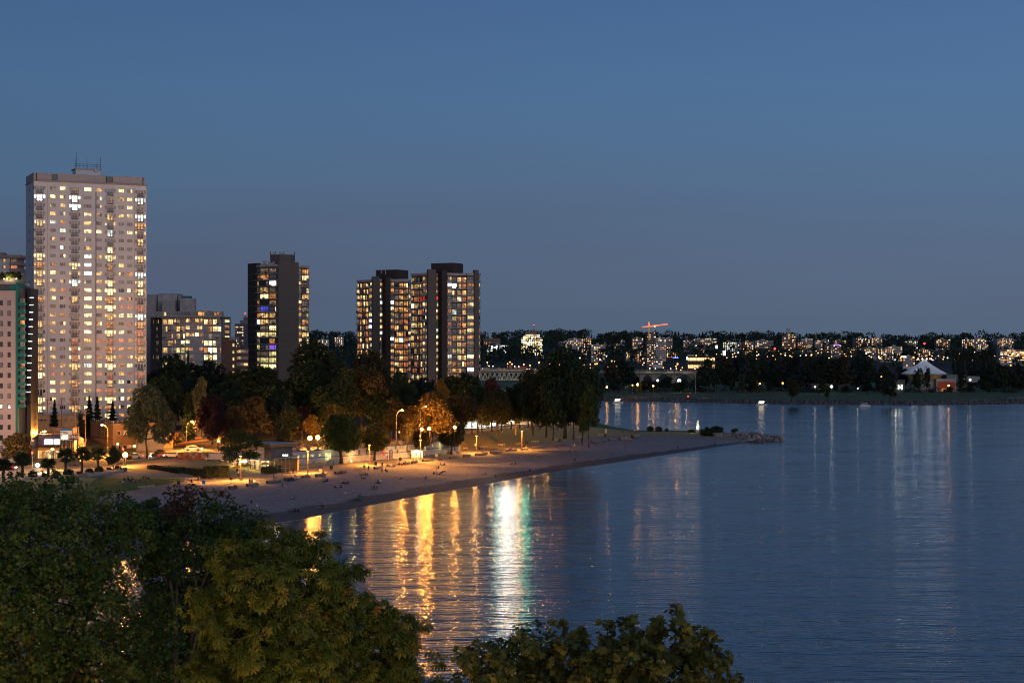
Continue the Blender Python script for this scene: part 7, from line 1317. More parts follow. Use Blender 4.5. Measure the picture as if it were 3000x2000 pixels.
# ------------------------------------------------------------------ people
SK = mat('skin', (.40, .24, .17), .6); HR = mat('hair_dark', (.02, .015, .012), .6); HRB = mat('hair_brown', (.08, .045, .02), .6); HRL = mat('hair_blond', (.25, .16, .07), .6)
CL = {k: mat('cloth_'+k, c, .9) for k, c in dict(black=(.015, .015, .018), navy=(.02, .03, .06), grey=(.14, .14, .15), white=(.6, .6, .6), red=(.35, .03, .03), beige=(.35, .28, .2), teal=(.03, .15, .15), yellow=(.5, .3, .03), pink=(.5, .25, .25), denim=(.06, .09, .16)).items()}
def figure(key, J):
    """J: joint name -> position (metres). One skinned body; vertices coloured by nearest limb"""
    bones = [('pelvis', 'chest', .15, .17), ('chest', 'neck', .17, .06), ('neck', 'head', .06, .10), ('head', 'top', .10, .075)]
    for s in 'lr': bones += [('chest', 'sh'+s, .14, .065), ('sh'+s, 'el'+s, .06, .042), ('el'+s, 'wr'+s, .042, .03), ('wr'+s, 'pa'+s, .03, .035), ('pelvis', 'hp'+s, .14, .095), ('hp'+s, 'kn'+s, .09, .06), ('kn'+s, 'an'+s, .058, .04), ('an'+s, 'to'+s, .042, .03)]
    names = list(J); me = bpy.data.meshes.new('b'); J = {k: Vector(v) for k, v in J.items()}
    rad = {}
    for a, b, ra, rb_ in bones: rad.setdefault(a, ra); rad[b] = rb_ if b not in rad else rad[b]
    V = [J[n] for n in names]; E_ = [(names.index(a), names.index(b)) for a, b, *_ in bones]; rads = [rad[n] for n in names]
    for s in 'lr':      # five fingers
        pa = J['pa'+s]; d = (pa-J['wr'+s]).normalized(); sd_ = d.cross(Vector((.3, .2, 1))).normalized()
        for k in range(5):
            o = (k-1.6)*.022 if k else -.05; a = pa+sd_*o; b = a+d*(.045 if k else .02)+sd_*(0 if k else -.03); c = b+d*(.035 if k else .02)+Vector((0, 0, -.012)); i = len(V); V += [a, b, c]; rads += [.013, .010, .008]; E_ += [(names.index('pa'+s), i), (i, i+1), (i+1, i+2)]
    me.from_pydata([tuple(v) for v in V], E_, []); o = bpy.data.objects.new('b', me); col.objects.link(o); o.modifiers.new('s', 'SKIN'); o.modifiers.new('u', 'SUBSURF').levels = 1
    for i, r_ in enumerate(rads): me.skin_vertices[0].data[i].radius = (r_, r_)
    me.skin_vertices[0].data[names.index('pelvis')].use_root = True
    dg = bpy.context.evaluated_depsgraph_get(); bm = bpy.data.meshes.new_from_object(o.evaluated_get(dg)); bpy.data.objects.remove(o); bm.name = key+'_body'
    bm.materials.clear(); [bm.materials.append(m) for m in (SK, CL['navy'], CL['grey'], M_BLACK)]
    def seg(p, a, b): 
        t = max(0, min(1, (p-a).dot(b-a)/max(1e-6, (b-a).length_squared))); return (p-a-(b-a)*t).length, t
    for pl in bm.polygons:
        p = pl.center; best = min(((seg(p, J[a], J[b])[0]-ra*.8, a, b, seg(p, J[a], J[b])[1]) for a, b, ra, rb_ in bones), key=lambda q: q[0]); a, b, t = best[1:]
        pl.material_index = 1 if (a in ('pelvis', 'chest') and b in ('chest', 'shl', 'shr', 'neck')) or a[:2] in ('sh',) or (a[:2] == 'el' and t < .8) else 2 if a[:2] in ('hp', 'kn') or b[:2] == 'hp' else 3 if a[:2] == 'an' else 0
        pl.use_smooth = True
    mb = MB(); h = J['head']; t = J['top']; mb.ball((0, 0, 0), 1, HR, 7); hm = mb.mesh(key+'_hair'); ax = (t-h).normalized(); c = h+(t-h)*.55
    M_ = Matrix.Translation(c+Vector((0, .025, .01))) @ ax.to_track_quat('Z', 'Y').to_matrix().to_4x4() @ Matrix.Diagonal((.098, .112, .115, 1)); hm.transform(M_)
    return bm, hm
def J_(pel, che, nec, hd, tp, **k): return dict(pelvis=pel, chest=che, neck=nec, head=hd, top=tp, **k)
FIG = {}
FIG['stand'] = figure('stand', J_((0, 0, .95), (0, .01, 1.28), (0, .01, 1.46), (0, -.02, 1.58), (0, -.01, 1.70), shl=(.19, .01, 1.40), ell=(.25, .03, 1.12), wrl=(.24, -.05, .88), pal=(.24, -.08, .80), shr=(-.19, .01, 1.40), elr=(-.25, .03, 1.12), wrr=(-.22, -.1, .90), par=(-.21, -.15, .83), hpl=(.1, 0, .90), knl=(.12, -.02, .49), anl=(.12, .02, .07), tol=(.13, -.14, .03), hpr=(-.1, 0, .9), knr=(-.11, -.02, .49), anr=(-.11, .02, .07), tor=(-.13, -.14, .03)))
FIG['walk'] = figure('walk', J_((0, 0, .94), (0, -.03, 1.27), (0, -.04, 1.45), (0, -.07, 1.57), (0, -.07, 1.69), shl=(.19, -.02, 1.39), ell=(.24, .12, 1.13), wrl=(.23, .12, .88), pal=(.22, .1, .80), shr=(-.19, -.03, 1.39), elr=(-.24, -.12, 1.13), wrr=(-.2, -.3, .98), par=(-.19, -.37, .95), hpl=(.1, 0, .9), knl=(.11, -.2, .52), anl=(.11, -.24, .09), tol=(.11, -.4, .05), hpr=(-.1, 0, .9), knr=(-.1, .08, .49), anr=(-.1, .36, .13), tor=(-.1, .27, .03)))
FIG['sit'] = figure('sit', J_((0, .1, .14), (0, .12, .48), (0, .07, .65), (0, .02, .77), (0, .0, .89), shl=(.19, .09, .58), ell=(.26, -.06, .36), wrl=(.12, -.3, .42), pal=(.06, -.36, .44), shr=(-.19, .09, .58), elr=(-.26, -.06, .36), wrr=(-.12, -.3, .42), par=(-.06, -.36, .44), hpl=(.11, .04, .13), knl=(.16, -.36, .45), anl=(.14, -.55, .07), tol=(.15, -.72, .04), hpr=(-.11, .04, .13), knr=(-.16, -.38, .43), anr=(-.14, -.58, .07), tor=(-.15, -.75, .04)))
FIG['lounge'] = figure('lounge', J_((0, .1, .13), (0, .28, .42), (0, .33, .58), (0, .3, .70), (0, .29, .82), shl=(.2, .3, .52), ell=(.27, .48, .3), wrl=(.26, .55, .07), pal=(.26, .6, .03), shr=(-.2, .3, .52), elr=(-.27, .48, .3), wrr=(-.26, .55, .07), par=(-.26, .6, .03), hpl=(.11, .02, .12), knl=(.15, -.42, .2), anl=(.16, -.85, .07), tol=(.18, -.95, .16), hpr=(-.11, .02, .12), knr=(-.13, -.36, .36), anr=(-.13, -.66, .07), tor=(-.14, -.82, .05)))
FIG['lie'] = figure('lie', J_((0, 0, .13), (0, .36, .15), (0, .54, .17), (0, .66, .18), (0, .78, .2), shl=(.2, .46, .13), ell=(.34, .25, .08), wrl=(.3, .02, .06), pal=(.28, -.06, .04), shr=(-.2, .46, .13), elr=(-.34, .3, .08), wrr=(-.2, .5, .26), par=(-.1, .6, .3), hpl=(.1, -.05, .12), knl=(.12, -.46, .14), anl=(.13, -.88, .06), tol=(.16, -.94, .15), hpr=(-.1, -.05, .12), knr=(-.14, -.38, .34), anr=(-.13, -.62, .06), tor=(-.14, -.8, .04)))
FIG['seat'] = figure('seat', J_((0, .05, .5), (0, .1, .84), (0, .08, 1.02), (0, .04, 1.13), (0, .03, 1.25), shl=(.19, .09, .94), ell=(.24, -.05, .7), wrl=(.14, -.28, .62), pal=(.1, -.36, .62), shr=(-.19, .09, .94), elr=(-.24, -.05, .7), wrr=(-.14, -.28, .62), par=(-.1, -.36, .62), hpl=(.11, 0, .48), knl=(.14, -.42, .5), anl=(.14, -.44, .08), tol=(.15, -.6, .04), hpr=(-.11, 0, .48), knr=(-.14, -.42, .5), anr=(-.14, -.46, .08), tor=(-.15, -.62, .04)))
TOPC = ['black', 'navy', 'grey', 'white', 'black', 'red', 'beige', 'navy', 'teal', 'pink', 'denim', 'black']; BOTC = ['denim', 'black', 'grey', 'navy', 'beige', 'black', 'denim']
POSEW = {'stand': 'standing', 'walk': 'walking', 'sit': 'sitting with knees up', 'lounge': 'leaning back on the hands', 'lie': 'lying back', 'seat': 'seated'}
pc = [0]
def person(px, py, z, pose, where, top=None, bot=None, rz=None, group=None):
    i = pc[0]; pc[0] += 1; bm, hm = FIG[pose]; top = top or TOPC[i*5 % 12]; bot = bot or BOTC[i*3 % 7]; p = P(px, py, z) if z is not None else P(px, py, 2.5)
    r = empty('person', p, ' '.join(('person %s in %s top %s' % (POSEW[pose], top, where)).split()[:16]), 'person', group, rz if rz is not None else (i*1.7) % 6.28)
    b = obj('body', bm, r); b.material_slots[1].link = 'OBJECT'; b.material_slots[1].material = CL[top]; b.material_slots[2].link = 'OBJECT'; b.material_slots[2].material = CL[bot]
    h = obj('hair', hm, r); h.material_slots[0].link = 'OBJECT'; h.material_slots[0].material = [HR, HR, HRB, HRL][i % 4]
    s = 1.03+.08*math.sin(i*2.3); r.scale = (s,)*3; return r
def zsand(px, py):     # height of the sand at this pixel
    for _ in range(1):
        a = on(WL, px); b = on(LOGL, px); t = max(0, min(1, (a-py)/max(1, a-b))); 
        Ya = (CAMZ)*F/(a-HZ); Yb2 = (CAMZ-2.5)*F/(b-HZ); zz = 0
        for z in np.linspace(0, 2.6, 27):
            Y = (CAMZ-z)*F/(py-HZ); u = (Y-Ya)/(Yb2-Ya); pr = 2.5*u+(.12 if u > .18 else .12*u/.18)+.23*max(0, 1-abs(u-.5)/.4) ; zz = z
            if z >= pr: break
        return zz
TOWEL = [CL['white'], CL['black'], CL['navy'], CL['pink'], CL['beige']]
def towel(px, py, i, where):
    z = zsand(px, py)+.02; p = P(px, py, z); r = MB(); n = 5; w_, l_ = .95, 1.3; pts = [(-w_, -l_), (w_, -l_*.95), (w_*.97, l_), (-w_*1.02, l_*.96)]; r.prism(pts, 0, .05, TOWEL[i % 5]); o = r.build('blanket'); o.location = p+Vector((0, 0, .01)); o.rotation_euler = (0, 0, i*.9); tag(o, 'spread %s blanket %s' % (['white', 'black', 'navy', 'pink', 'beige'][i % 5], where), 'blanket', 'picnic blankets on the sand')
G = []
for (x, y, po, wh) in [(869, 465, 'stand', 'on the path below the low concrete wall'), (1266, 388, 'stand', 'by the curved bathhouse stair'), (762, 608, 'stand', 'alone near the driftwood logs'), (513, 828, 'stand', 'on the open sand beside a dog'), (1568, 430, 'stand', 'beside the bicycles, left one'), (1612, 430, 'stand', 'beside the bicycles, right one'), (2163, 612, 'walk', 'near the water on the open sand'), (1747, 400, 'stand', 'by the log and the big group'), (2028, 318, 'stand', 'on the promenade left of the kiosk'), (2175, 290, 'stand', 'in front of the kiosk'), (2315, 262, 'stand', 'at the foot of the bathhouse stair'), (258, 550, 'walk', 'on the lit path behind the log'), (245, 532, 'walk', 'striding along the lit path'), (1798, 330, 'walk', 'passing the bathhouse doorway'), (385, 490, 'stand', 'at the patio edge of the beach restaurant'), (330, 490, 'stand', 'at the corner of the patio'), (345, 492, 'walk', 'next to the lit pole at the patio')]:
    px, py = Z8(x, y); z = zsand(px, py) if py > on(LOGL, px) else 2.62; person(px, py, z, po, wh)
sit = [(150, 815, 'lounge', 'left of three near the big trees'), (240, 822, 'lie', 'middle of three near the big trees'), (272, 812, 'sit', 'right of three near the big trees'), (460, 757, 'sit', 'alone left of the standing dog walker'), (862, 714, 'sit', 'pair left on the wide sand'), (882, 714, 'lounge', 'pair right on the wide sand'), (888, 830, 'sit', 'near the damp sand, left of a pair'), (922, 834, 'lounge', 'near the damp sand, right of a pair'), (1143, 790, 'sit', 'on the tide line, left of a pair'), (1162, 792, 'sit', 'on the tide line, right of a pair'), (1395, 660, 'lounge', 'alone right of the centre'), (1505, 716, 'sit', 'lower one of the two by the tide line'), (1528, 688, 'sit', 'upper one of the two by the tide line'), (1545, 690, 'lounge', 'behind the two by the tide line'),
 (1290, 602, 'lounge', 'left of the dark pair'), (1342, 600, 'sit', 'right of the dark pair'), (1370, 553, 'sit', 'on the black blanket, left'), (1385, 552, 'sit', 'on the black blanket, middle'), (1412, 554, 'lounge', 'on the black blanket, right'), (1665, 608, 'sit', 'beside the glowing phone, left'), (1692, 608, 'sit', 'beside the glowing phone, right'), (1705, 548, 'sit', 'left of a pair below the lit sand'), (1728, 549, 'sit', 'right of a pair below the lit sand'), (1932, 517, 'sit', 'alone on the middle sand'), (2180, 514, 'lounge', 'alone before the painted sand star'),
 (1160, 542, 'sit', 'left of three under the log'), (1185, 543, 'lounge', 'middle of three under the log'), (1207, 540, 'sit', 'right of three under the log'), (1525, 482, 'sit', 'upper left of the group by the bicycles'), (1540, 484, 'sit', 'second of the group by the bicycles'), (1580, 480, 'sit', 'third of the group by the bicycles'), (1600, 483, 'lounge', 'right end of the group by the bicycles'), (1550, 512, 'lounge', 'front left of the group by the bicycles'), (1570, 508, 'lie', 'front right of the group by the bicycles'),
 (1715, 408, 'sit', 'on the lit sand by the log'), (1745, 440, 'sit', 'front of the big group, left'), (1780, 440, 'sit', 'front of the big group, middle'), (1800, 446, 'sit', 'front of the big group, in bright clothes'), (1795, 395, 'sit', 'back of the big group'), (1822, 395, 'lounge', 'back right of the big group'), (1850, 395, 'sit', 'small pair on the lit sand, left'), (1862, 395, 'lounge', 'small pair on the lit sand, right'), (1905, 378, 'sit', 'left of three by the bin'), (1920, 378, 'sit', 'middle of three by the bin'), (1940, 380, 'lounge', 'right of three by the bin'),
 (1975, 368, 'seat', 'on the log edge, left of the kiosk pole'), (1992, 368, 'seat', 'on the log edge, second'), (2055, 358, 'seat', 'on the log edge before the kiosk'), (2078, 358, 'seat', 'on the log edge before the kiosk, darker'), (130, 680, 'sit', 'left of a pair near the red maple'), (150, 680, 'sit', 'right of a pair near the red maple'), (20, 652, 'lounge', 'dark figure beside the red maple'), (5, 655, 'lie', 'on a white towel beside the red maple'), (205, 632, 'sit', 'leaning against the short log'), (295, 605, 'seat', 'on the left long log'), (440, 558, 'seat', 'on the second log, left'), (466, 562, 'seat', 'on the second log, right'),
 (680, 515, 'seat', 'behind the third log, left'), (692, 516, 'seat', 'behind the third log, right'), (712, 550, 'sit', 'against the third log'), (738, 552, 'sit', 'in white against the third log'), (812, 524, 'sit', 'left end of the blanket row'), (835, 525, 'lounge', 'second of the blanket row'), (855, 522, 'sit', 'third of the blanket row'), (875, 522, 'sit', 'fourth of the blanket row'), (905, 522, 'lie', 'right end of the blanket row'), (1165, 480, 'seat', 'on the log beside the yellow notice, left'), (1212, 474, 'seat', 'on the log beside the yellow notice, right'), (1345, 460, 'lounge', 'leaning on the short lit log'), (2330, 380, 'lounge', 'far right on the sand, upper'), (2285, 412, 'sit', 'far right pair, left'), (2300, 412, 'sit', 'far right pair, right'), (2252, 468, 'sit', 'group by the white cooler, left'), (2280, 466, 'sit', 'group by the white cooler, middle'), (2310, 470, 'lounge', 'group by the white cooler, right'), (2340, 455, 'sit', 'behind the white cooler')]
for i, (x, y, po, wh) in enumerate(sit):
    px, py = Z8(x, y); z = zsand(px, py) if py > on(LOGL, px)-2 else 2.6
    person(px, py, z+(.02 if po != 'seat' else .06), po, wh, group='people resting on the beach')
    if i in (1, 6, 8, 11, 16, 19, 21, 34, 62, 64, 73, 75): towel(px, py, i, wh)
Z7L = [(878, 1390, 'lounge', 'left of the pair below the pole'), (898, 1390, 'sit', 'middle, below the pole'), (940, 1392, 'sit', 'right, below the pole'), (1132, 1478, 'sit', 'near the dark wet sand'), (525, 1525, 'lie', 'on a dark towel close to the water'), (545, 1528, 'lounge', 'beside the one lying close to the water'), (1262, 1288, 'sit', 'left of two in the middle of the far sand'), (1275, 1288, 'sit', 'right of two in the middle of the far sand'), (1655, 1230, 'sit', 'on white things by the yellow jacket'), (1690, 1230, 'sit', 'beside the yellow jacket'), (1710, 1342, 'lounge', 'alone, dark, far sand'), (1730, 1343, 'sit', 'beside the dark far figure'), (2220, 1280, 'sit', 'hunched in black on the far sand'), (5, 1485, 'lounge', 'dark figure by the water at the left'), (8, 1400, 'sit', 'small, by the yellow pole sand'), (680, 1562, 'sit', 'at the very edge of the wet sand')]
for x, y, po, wh in Z7L: px, py = Z7(x, y); person(px, py, zsand(px, py)+.02, po, wh, group='people resting on the beach')
for x, y, po, wh, c in [(1724, 1228, 'stand', 'on the far sand', 'yellow'), (1668, 1165, 'stand', 'playing ball, first', None), (1720, 1170, 'stand', 'playing ball, second', None), (1745, 1175, 'stand', 'playing ball, third', None), (1815, 1150, 'stand', 'playing ball, fourth', None), (1860, 1160, 'stand', 'playing ball, fifth', None), (1918, 1140, 'walk', 'playing ball, sixth', None), (1972, 1145, 'walk', 'playing ball, seventh', None), (2008, 1140, 'stand', 'playing ball, eighth', None), (1088, 1195, 'stand', 'leaning by the lit log', 'black'), (210, 1198, 'stand', 'in front of the slope by the bathhouse end', 'white')]:
    px, py = Z7(x, y); person(px, py, zsand(px, py) if py > on(LOGL, px) else 2.6, po, wh, c, group='people at the far end of the beach')
def zslope(px, py):
    a, b = on(INL, px), on(TOPL, px); za, zb_ = zon(INL, px), zon(TOPL, px); Ya, Yb2 = (CAMZ-za)*F/(a-HZ), (CAMZ-zb_)*F/(b-HZ)
    for z in np.linspace(za-.3, zb_+.3, 60):
        Y = (CAMZ-z)*F/(py-HZ); u = (Y-Ya)/(Yb2-Ya)
        if z >= za+(zb_-za)*u: return z
    return zb_
for x, y, po, wh, c in [(768, 972, 'sit', 'high on the slope under the trees', 'white'), (1048, 958, 'sit', 'wrapped in white at the top of the slope', 'white'), (1090, 962, 'stand', 'near the top of the grass slope', 'white'), (1218, 935, 'lounge', 'on a blanket under the eighth street tree', 'beige'), (1410, 925, 'lie', 'on the grass slope', 'grey'), (1800, 970, 'lounge', 'on the grass slope at the right', 'white'), (1985, 985, 'sit', 'near the path bend', 'pink'), (1632, 965, 'sit', 'alone in the middle of the slope', 'white'), (1612, 895, 'sit', 'near the crest under the tall trees', 'red'), (1888, 905, 'sit', 'at the right end of the crest', 'pink'), (570, 1178, 'seat', 'on the bench at the foot of the slope', 'black'), (722, 1160, 'seat', 'on the second bench at the foot of the slope', 'pink'), (965, 1140, 'sit', 'on the grass behind the lit pole', 'pink'), (541, 1250, 'seat', 'on the long lit log', 'black'), (680, 1244, 'seat', 'on the next log', 'white'), (866, 1215, 'seat', 'dark, on the log', 'black'), (890, 1200, 'seat', 'dark, by the log', 'navy')]:
    px, py = Z7(x, y); person(px, py, zslope(px, py) if py < on(INL, px) else zsand(px, py), po, wh, c)
for i, (x, y, po) in enumerate([(880, 140, 'sit'), (895, 145, 'sit'), (912, 148, 'lounge'), (928, 150, 'sit'), (945, 152, 'sit'), (962, 152, 'sit'), (990, 148, 'sit'), (1012, 128, 'sit'), (1030, 130, 'sit'), (1052, 132, 'lounge'), (860, 148, 'lie'), (905, 132, 'sit'), (935, 135, 'sit')]):
    px, py = x/2.412, 1350+y/2.412; person(px, py, zslope(px, py)+.08, po, ['at the left end of the picnic circle', 'second in the picnic circle', 'third in the picnic circle', 'fourth in the picnic circle', 'fifth in the picnic circle', 'sixth in the picnic circle', 'right end of the picnic circle', 'left of three behind the picnic circle', 'middle of three behind the picnic circle', 'right of three behind the picnic circle', 'outside the picnic circle at left', 'back left of the picnic circle', 'back right of the picnic circle'][i]+' on the oval lawn', group='picnic party on the oval lawn')
for x, y, po, wh in [(570, 1210, 'seat', 'left end of the bench row'), (708, 1212, 'seat', 'right end of the bench row'), (630, 1255, 'walk', 'in front of the bench row'), (200, 1290, 'seat', 'on the lower bench'), (1165, 1165, 'stand', 'by the hedge corner')]: px, py = Z5(x, y); person(px, py, zslope(px, py)+.08, po, wh+' beside the oval lawn')
for x, y, po, wh in [(292, 862, 'stand', 'on the headland path'), (365, 865, 'stand', 'first of four on the headland path'), (378, 862, 'stand', 'second of four on the headland path'), (398, 860, 'stand', 'third of four on the headland path'), (428, 860, 'stand', 'fourth of four on the headland path'), (888, 865, 'walk', 'on the lawn left of the stone figure'), (125, 808, 'stand', 'at the inlet edge'), (150, 812, 'stand', 'in the pair at the inlet edge'), (165, 814, 'stand', 'in the pair at the inlet edge, shorter')]: px, py = ZB(x, y); person(px, py, 2.7, po, wh, group='people on the headland')
for x, y, po, wh, c in [(1610, 866, 'sit', 'on the boulders', 'navy'), (1650, 868, 'sit', 'on the boulders', 'pink'), (1710, 862, 'stand', 'on the boulders', 'pink'), (1726, 864, 'stand', 'on top of the boulders', 'red'), (1868, 882, 'sit', 'near the end of the boulders', 'red')]: px, py = ZB(x, y); person(px, py, 2.2, po, wh, c)
for x, y, po, wh, c in [(675, 935, 'sit', 'on the sand tip', 'beige'), (925, 1032, 'sit', 'right of the pair close to the water', 'red'), (865, 1065, 'sit', 'left of the pair close to the water', 'grey'), (1350, 985, 'sit', 'lone at the sand tip', 'black'), (178, 1115, 'sit', 'in black beside a white bag', 'black')]: px, py = ZB(x, y); person(px, py, zsand(px, py)+.02, po, wh, c)
for i, px in enumerate((1583, 1590, 1597, 1607, 1615, 1623, 1628)): p = P(px, 1241, 8); person(px, 1241, 7.9, 'walk' if i % 2 else 'stand', 'in the lit crowd at the end of the road', group='crowd at the end of the lit road')

# ------------------------------------------------------------------ logs, benches, bins, signs
def log_(px0, py0, px1, py1, label, r=.42):
    a = P(px0, py0, zsand(px0, py0)); b = P(px1, py1, zsand(px1, py1)); c = (a+b)/2; d = b-a; root = empty('driftwood_log', c, label, 'log', 'driftwood logs along the promenade', math.atan2(d.y, d.x)); h = d.length/2; mb = MB(); n_ = 12; k = 6
    prof = [(.01, -h)]+[(r*(1+.06*math.sin(i*2.1+px0)), -h+2*h*i/k) for i in range(k+1)]+[(.01, h)]; mb.lathe(prof, M_WOOD, n_, Matrix.Translation((0, 0, r*.85)) @ Matrix.Rotation(R(90), 4, 'Y')); mb.build('trunk', root, smooth=False)
    mb = MB(); mb.tube((-h-.02, 0, r*.85), (-h-.001, 0, r*.85), r*.93, r*.95, mat('log_end', (.07, .04, .03)), 12); mb.build('cut_end', root); return root
lc = [0]
for (x0, y0, x1, y1) in [(240, 610, 312, 602), (85, 632, 150, 627), (413, 586, 522, 576), (613, 556, 712, 546), (785, 526, 850, 520), (958, 502, 1035, 496), (1090, 490, 1180, 482), (1283, 462, 1385, 448), (1670, 414, 1745, 404), (1960, 370, 2010, 364), (2145, 340, 2245, 332), (2305, 326, 2352, 318), (2040, 357, 2090, 350)]:
    a, b = Z8(x0, y0), Z8(x1, y1); log_(*a, *b, 'weathered driftwood log at the edge of the lit sand, '+ordn(lc[0])+' from the left'); lc[0] += 1
for (x0, y0, x1, y1) in [(78, 1308, 188, 1302), (260, 1288, 340, 1282), (417, 1272, 568, 1258), (612, 1248, 762, 1236), (815, 1220, 955, 1210), (1018, 1196, 1095, 1190), (1152, 1182, 1328, 1162), (1525, 1140, 1610, 1130), (1440, 1146, 1500, 1140), (1765, 1115, 1870, 1105), (1945, 1098, 2070, 1088), (2070, 1085, 2120, 1080), (2180, 1072, 2240, 1068)]:
    a, b = Z7(x0, y0), Z7(x1, y1); log_(*a, *b, 'pale driftwood log along the grass edge, '+ordn(lc[0]-13)+' from the left'); lc[0] += 1
hc = [0]
for (x0, y0, x1, y1, r) in [(400, 912, 468, 904, .8), (250, 925, 360, 918, .5), (262, 938, 392, 934, .45), (130, 940, 200, 935, .45), (0, 955, 45, 950, .4), (310, 905, 380, 903, .4)]: a, b = ZB(x0, y0), ZB(x1, y1); log_(*a, *b, 'log in the driftwood heap at the path end, '+ordn(hc[0])+' one', r); hc[0] += 1
log_(1903, 1376, 1905, 1376, 'x') if 0 else None
def bench(px, py, z, label, rz=.2, group='park benches'):
    root = empty('park_bench', P(px, py, z), label, 'bench', group, rz); W_ = mat('bench_wood', (.30, .25, .18), .8)
    for y0, z0, nm in ((-.2, .45, 'seat'), (.22, .6, 'backrest')):
        mb = MB()
        for k in range(3): mb.box(-.9, .9, y0+(k*.15 if nm == 'seat' else 0), y0+(k*.15+.12 if nm == 'seat' else .04), z0+(0 if nm == 'seat' else k*.14), z0+(.04 if nm == 'seat' else k*.14+.11), W_)
        mb.build(nm, root)
    for x in (-.8, .8): mb = MB(); mb.box(x-.06, x+.06, -.2, .26, 0, .44, M_CONC); mb.box(x-.05, x+.05, .2, .26, .44, 1, M_CONC); mb.build('leg', root)
for i, (x, y) in enumerate([(505, 1182), (550, 1178), (745, 1158), (775, 1152), (975, 1142), (1005, 1138), (1180, 1112), (1218, 1110), (1455, 1088), (1498, 1083), (1770, 1052), (1800, 1050), (2050, 1022), (2082, 1020), (285, 1200)]):
    px, py = Z7(x, y); bench(px, py, zslope(px, py), ['left bench of the first pair below the slope', 'right bench of the first pair below the slope', 'left bench of the second pair', 'right bench of the second pair', 'bench behind the lit pole, left', 'bench behind the lit pole, right', 'left bench of the third pair above the litter bin', 'right bench of the third pair above the litter bin', 'left bench of the fourth pair', 'right bench of the fourth pair', 'left bench of the fifth pair', 'right bench of the fifth pair', 'bench near the path bend, left', 'bench near the path bend, right', 'orange-lit bench beside the bathhouse end'][i])
for i, (x, y) in enumerate([(545, 1222), (580, 1218), (620, 1215), (660, 1212), (695, 1208), (110, 1305), (165, 1298), (55, 1310)]): px, py = Z5(x, y); bench(px, py, zslope(px, py)+.1, ['first', 'second', 'third', 'fourth', 'fifth'][i]+' bench of the row right of the oval lawn' if i < 5 else ['lower bench at the lawn, left', 'lower bench at the lawn, middle', 'lower bench at the far left of the lawn'][i-5], .15)
for i in range(4): px, py = Z6(250+i*42, 1258-i*5); bench(px, py, 2.65, ['first', 'second', 'third', 'fourth'][i]+' picnic bench beside the low concrete wall', .1)
def bin_(px, py, z, label):
    r = empty('litter_bin', P(px, py, z), label, 'bin', 'litter bins'); mb = MB(); mb.lathe([(.01, 0), (.4, 0), (.5, .95), (.5, 1.0), (.42, 1.0), (.4, .8)], mat('bin_dark', (.05, .055, .05)), 12); mb.build('drum', r); mb = MB(); mb.lathe([(.52, 1.0), (.5, 1.12), (.2, 1.2)], M_BLACK, 12); mb.build('lid', r)
for (x, y, lb) in [(472, 1272, 'dark litter bin right of the low wall'), (982, 1222, 'yellow-lit litter bin on the grass'), (1265, 1172, 'tilted litter bin before the bathhouse')]: px, py = Z6(x, y); bin_(px, py, 2.6, lb)
for (x, y, lb) in [(1088, 1125, 'litter bin right of the sixth lit pole'), (1523, 1088, 'litter bin beside the fourth bench pair'), (1703, 1072, 'litter bin left of the fifth bench pair'), (455, 1195, 'brown litter bin by the lit pole with a notice'), (95, 1265, 'litter bin under the last rounded tree'), (2120, 1025, 'litter bin at the path bend')]: px, py = Z7(x, y); bin_(px, py, zslope(px, py), lb)
px, py = Z5(483, 1258); bin_(px, py, zslope(px, py)+.05, 'big dark litter bin left of the bench row')
def placard(px, py, z, w_, h_, c, label, leg=.6):
    r = empty('notice_board', P(px, py, z), label, 'sign'); mb = MB(); mb.box(-w_/2, w_/2, -.03, .03, leg, leg+h_, c); mb.build('sign_panel', r); mb = MB(); [mb.box(x-.04, x+.04, .03, .09, 0, leg+h_*.9, M_BLACK) for x in (-w_*.4, w_*.4)]; mb.build('leg', r)
bl = mat('notice_blue', (.05, .22, .45), .6); px, py = Z5(772, 1250); placard(px, py, zslope(px, py)+.1, .9, 1.0, bl, 'blue notice board on the path right of the benches', .1)
px, py = Z5(1823, 1175); placard(px, py, 2.6, .5, 1.0, mat('notice_pale_blue', (.3, .4, .5)), 'pale blue upright notice by the blanket row', .1); px, py = Z6(348, 1308); placard(px, py, 2.6, .9, 1.0, mat('notice_cream', (.6, .55, .35)), 'cream tilted notice board by the log', .1)
px, py = Z7(415, 1212); placard(px, py, 2.7, .5, .8, mat('notice_cream', (.6, .55, .35)), 'yellow-lit notice on a post beside the lit pole', 1.9); px, py = Z6(1680, 1130); placard(px, py, 2.7, .8, 1.1, mat('notice_green', (.45, .55, .4)), 'pale green sandwich board before the bathhouse stair', .05); px, py = Z6(1535, 1120); placard(px, py, 2.7, .9, 1.3, mat('notice_cream', (.6, .55, .35)), 'cream menu board right of the kiosk', .05); px, py = ZB(98, 868); placard(px, py, 2.8, .8, 1.8, mat('notice_cream', (.6, .55, .35)), 'tall cream notice at the path junction', .5)
# volleyball posts
for x, y, lb in ((2001, 1190, 'left volleyball post on the far sand'), (2001+310*1.143-300, 1190, '')): 
    if lb: px, py = Z7(x, y); r = empty('net_post', P(px, py, zsand(px, py)), lb, 'post'); mb = MB(); mb.tube((0, 0, 0), (0, 0, 3.0), .12, .1, M_WPOLE, 6); mb.build('post', r)
px, py = ZB(318, 1030); r = empty('net_post', P(px, py, zsand(px, py)), 'right volleyball post on the far sand', 'post'); mb = MB(); mb.tube((0, 0, 0), (0, 0, 3.0), .12, .1, M_WPOLE, 6); mb.build('post', r)
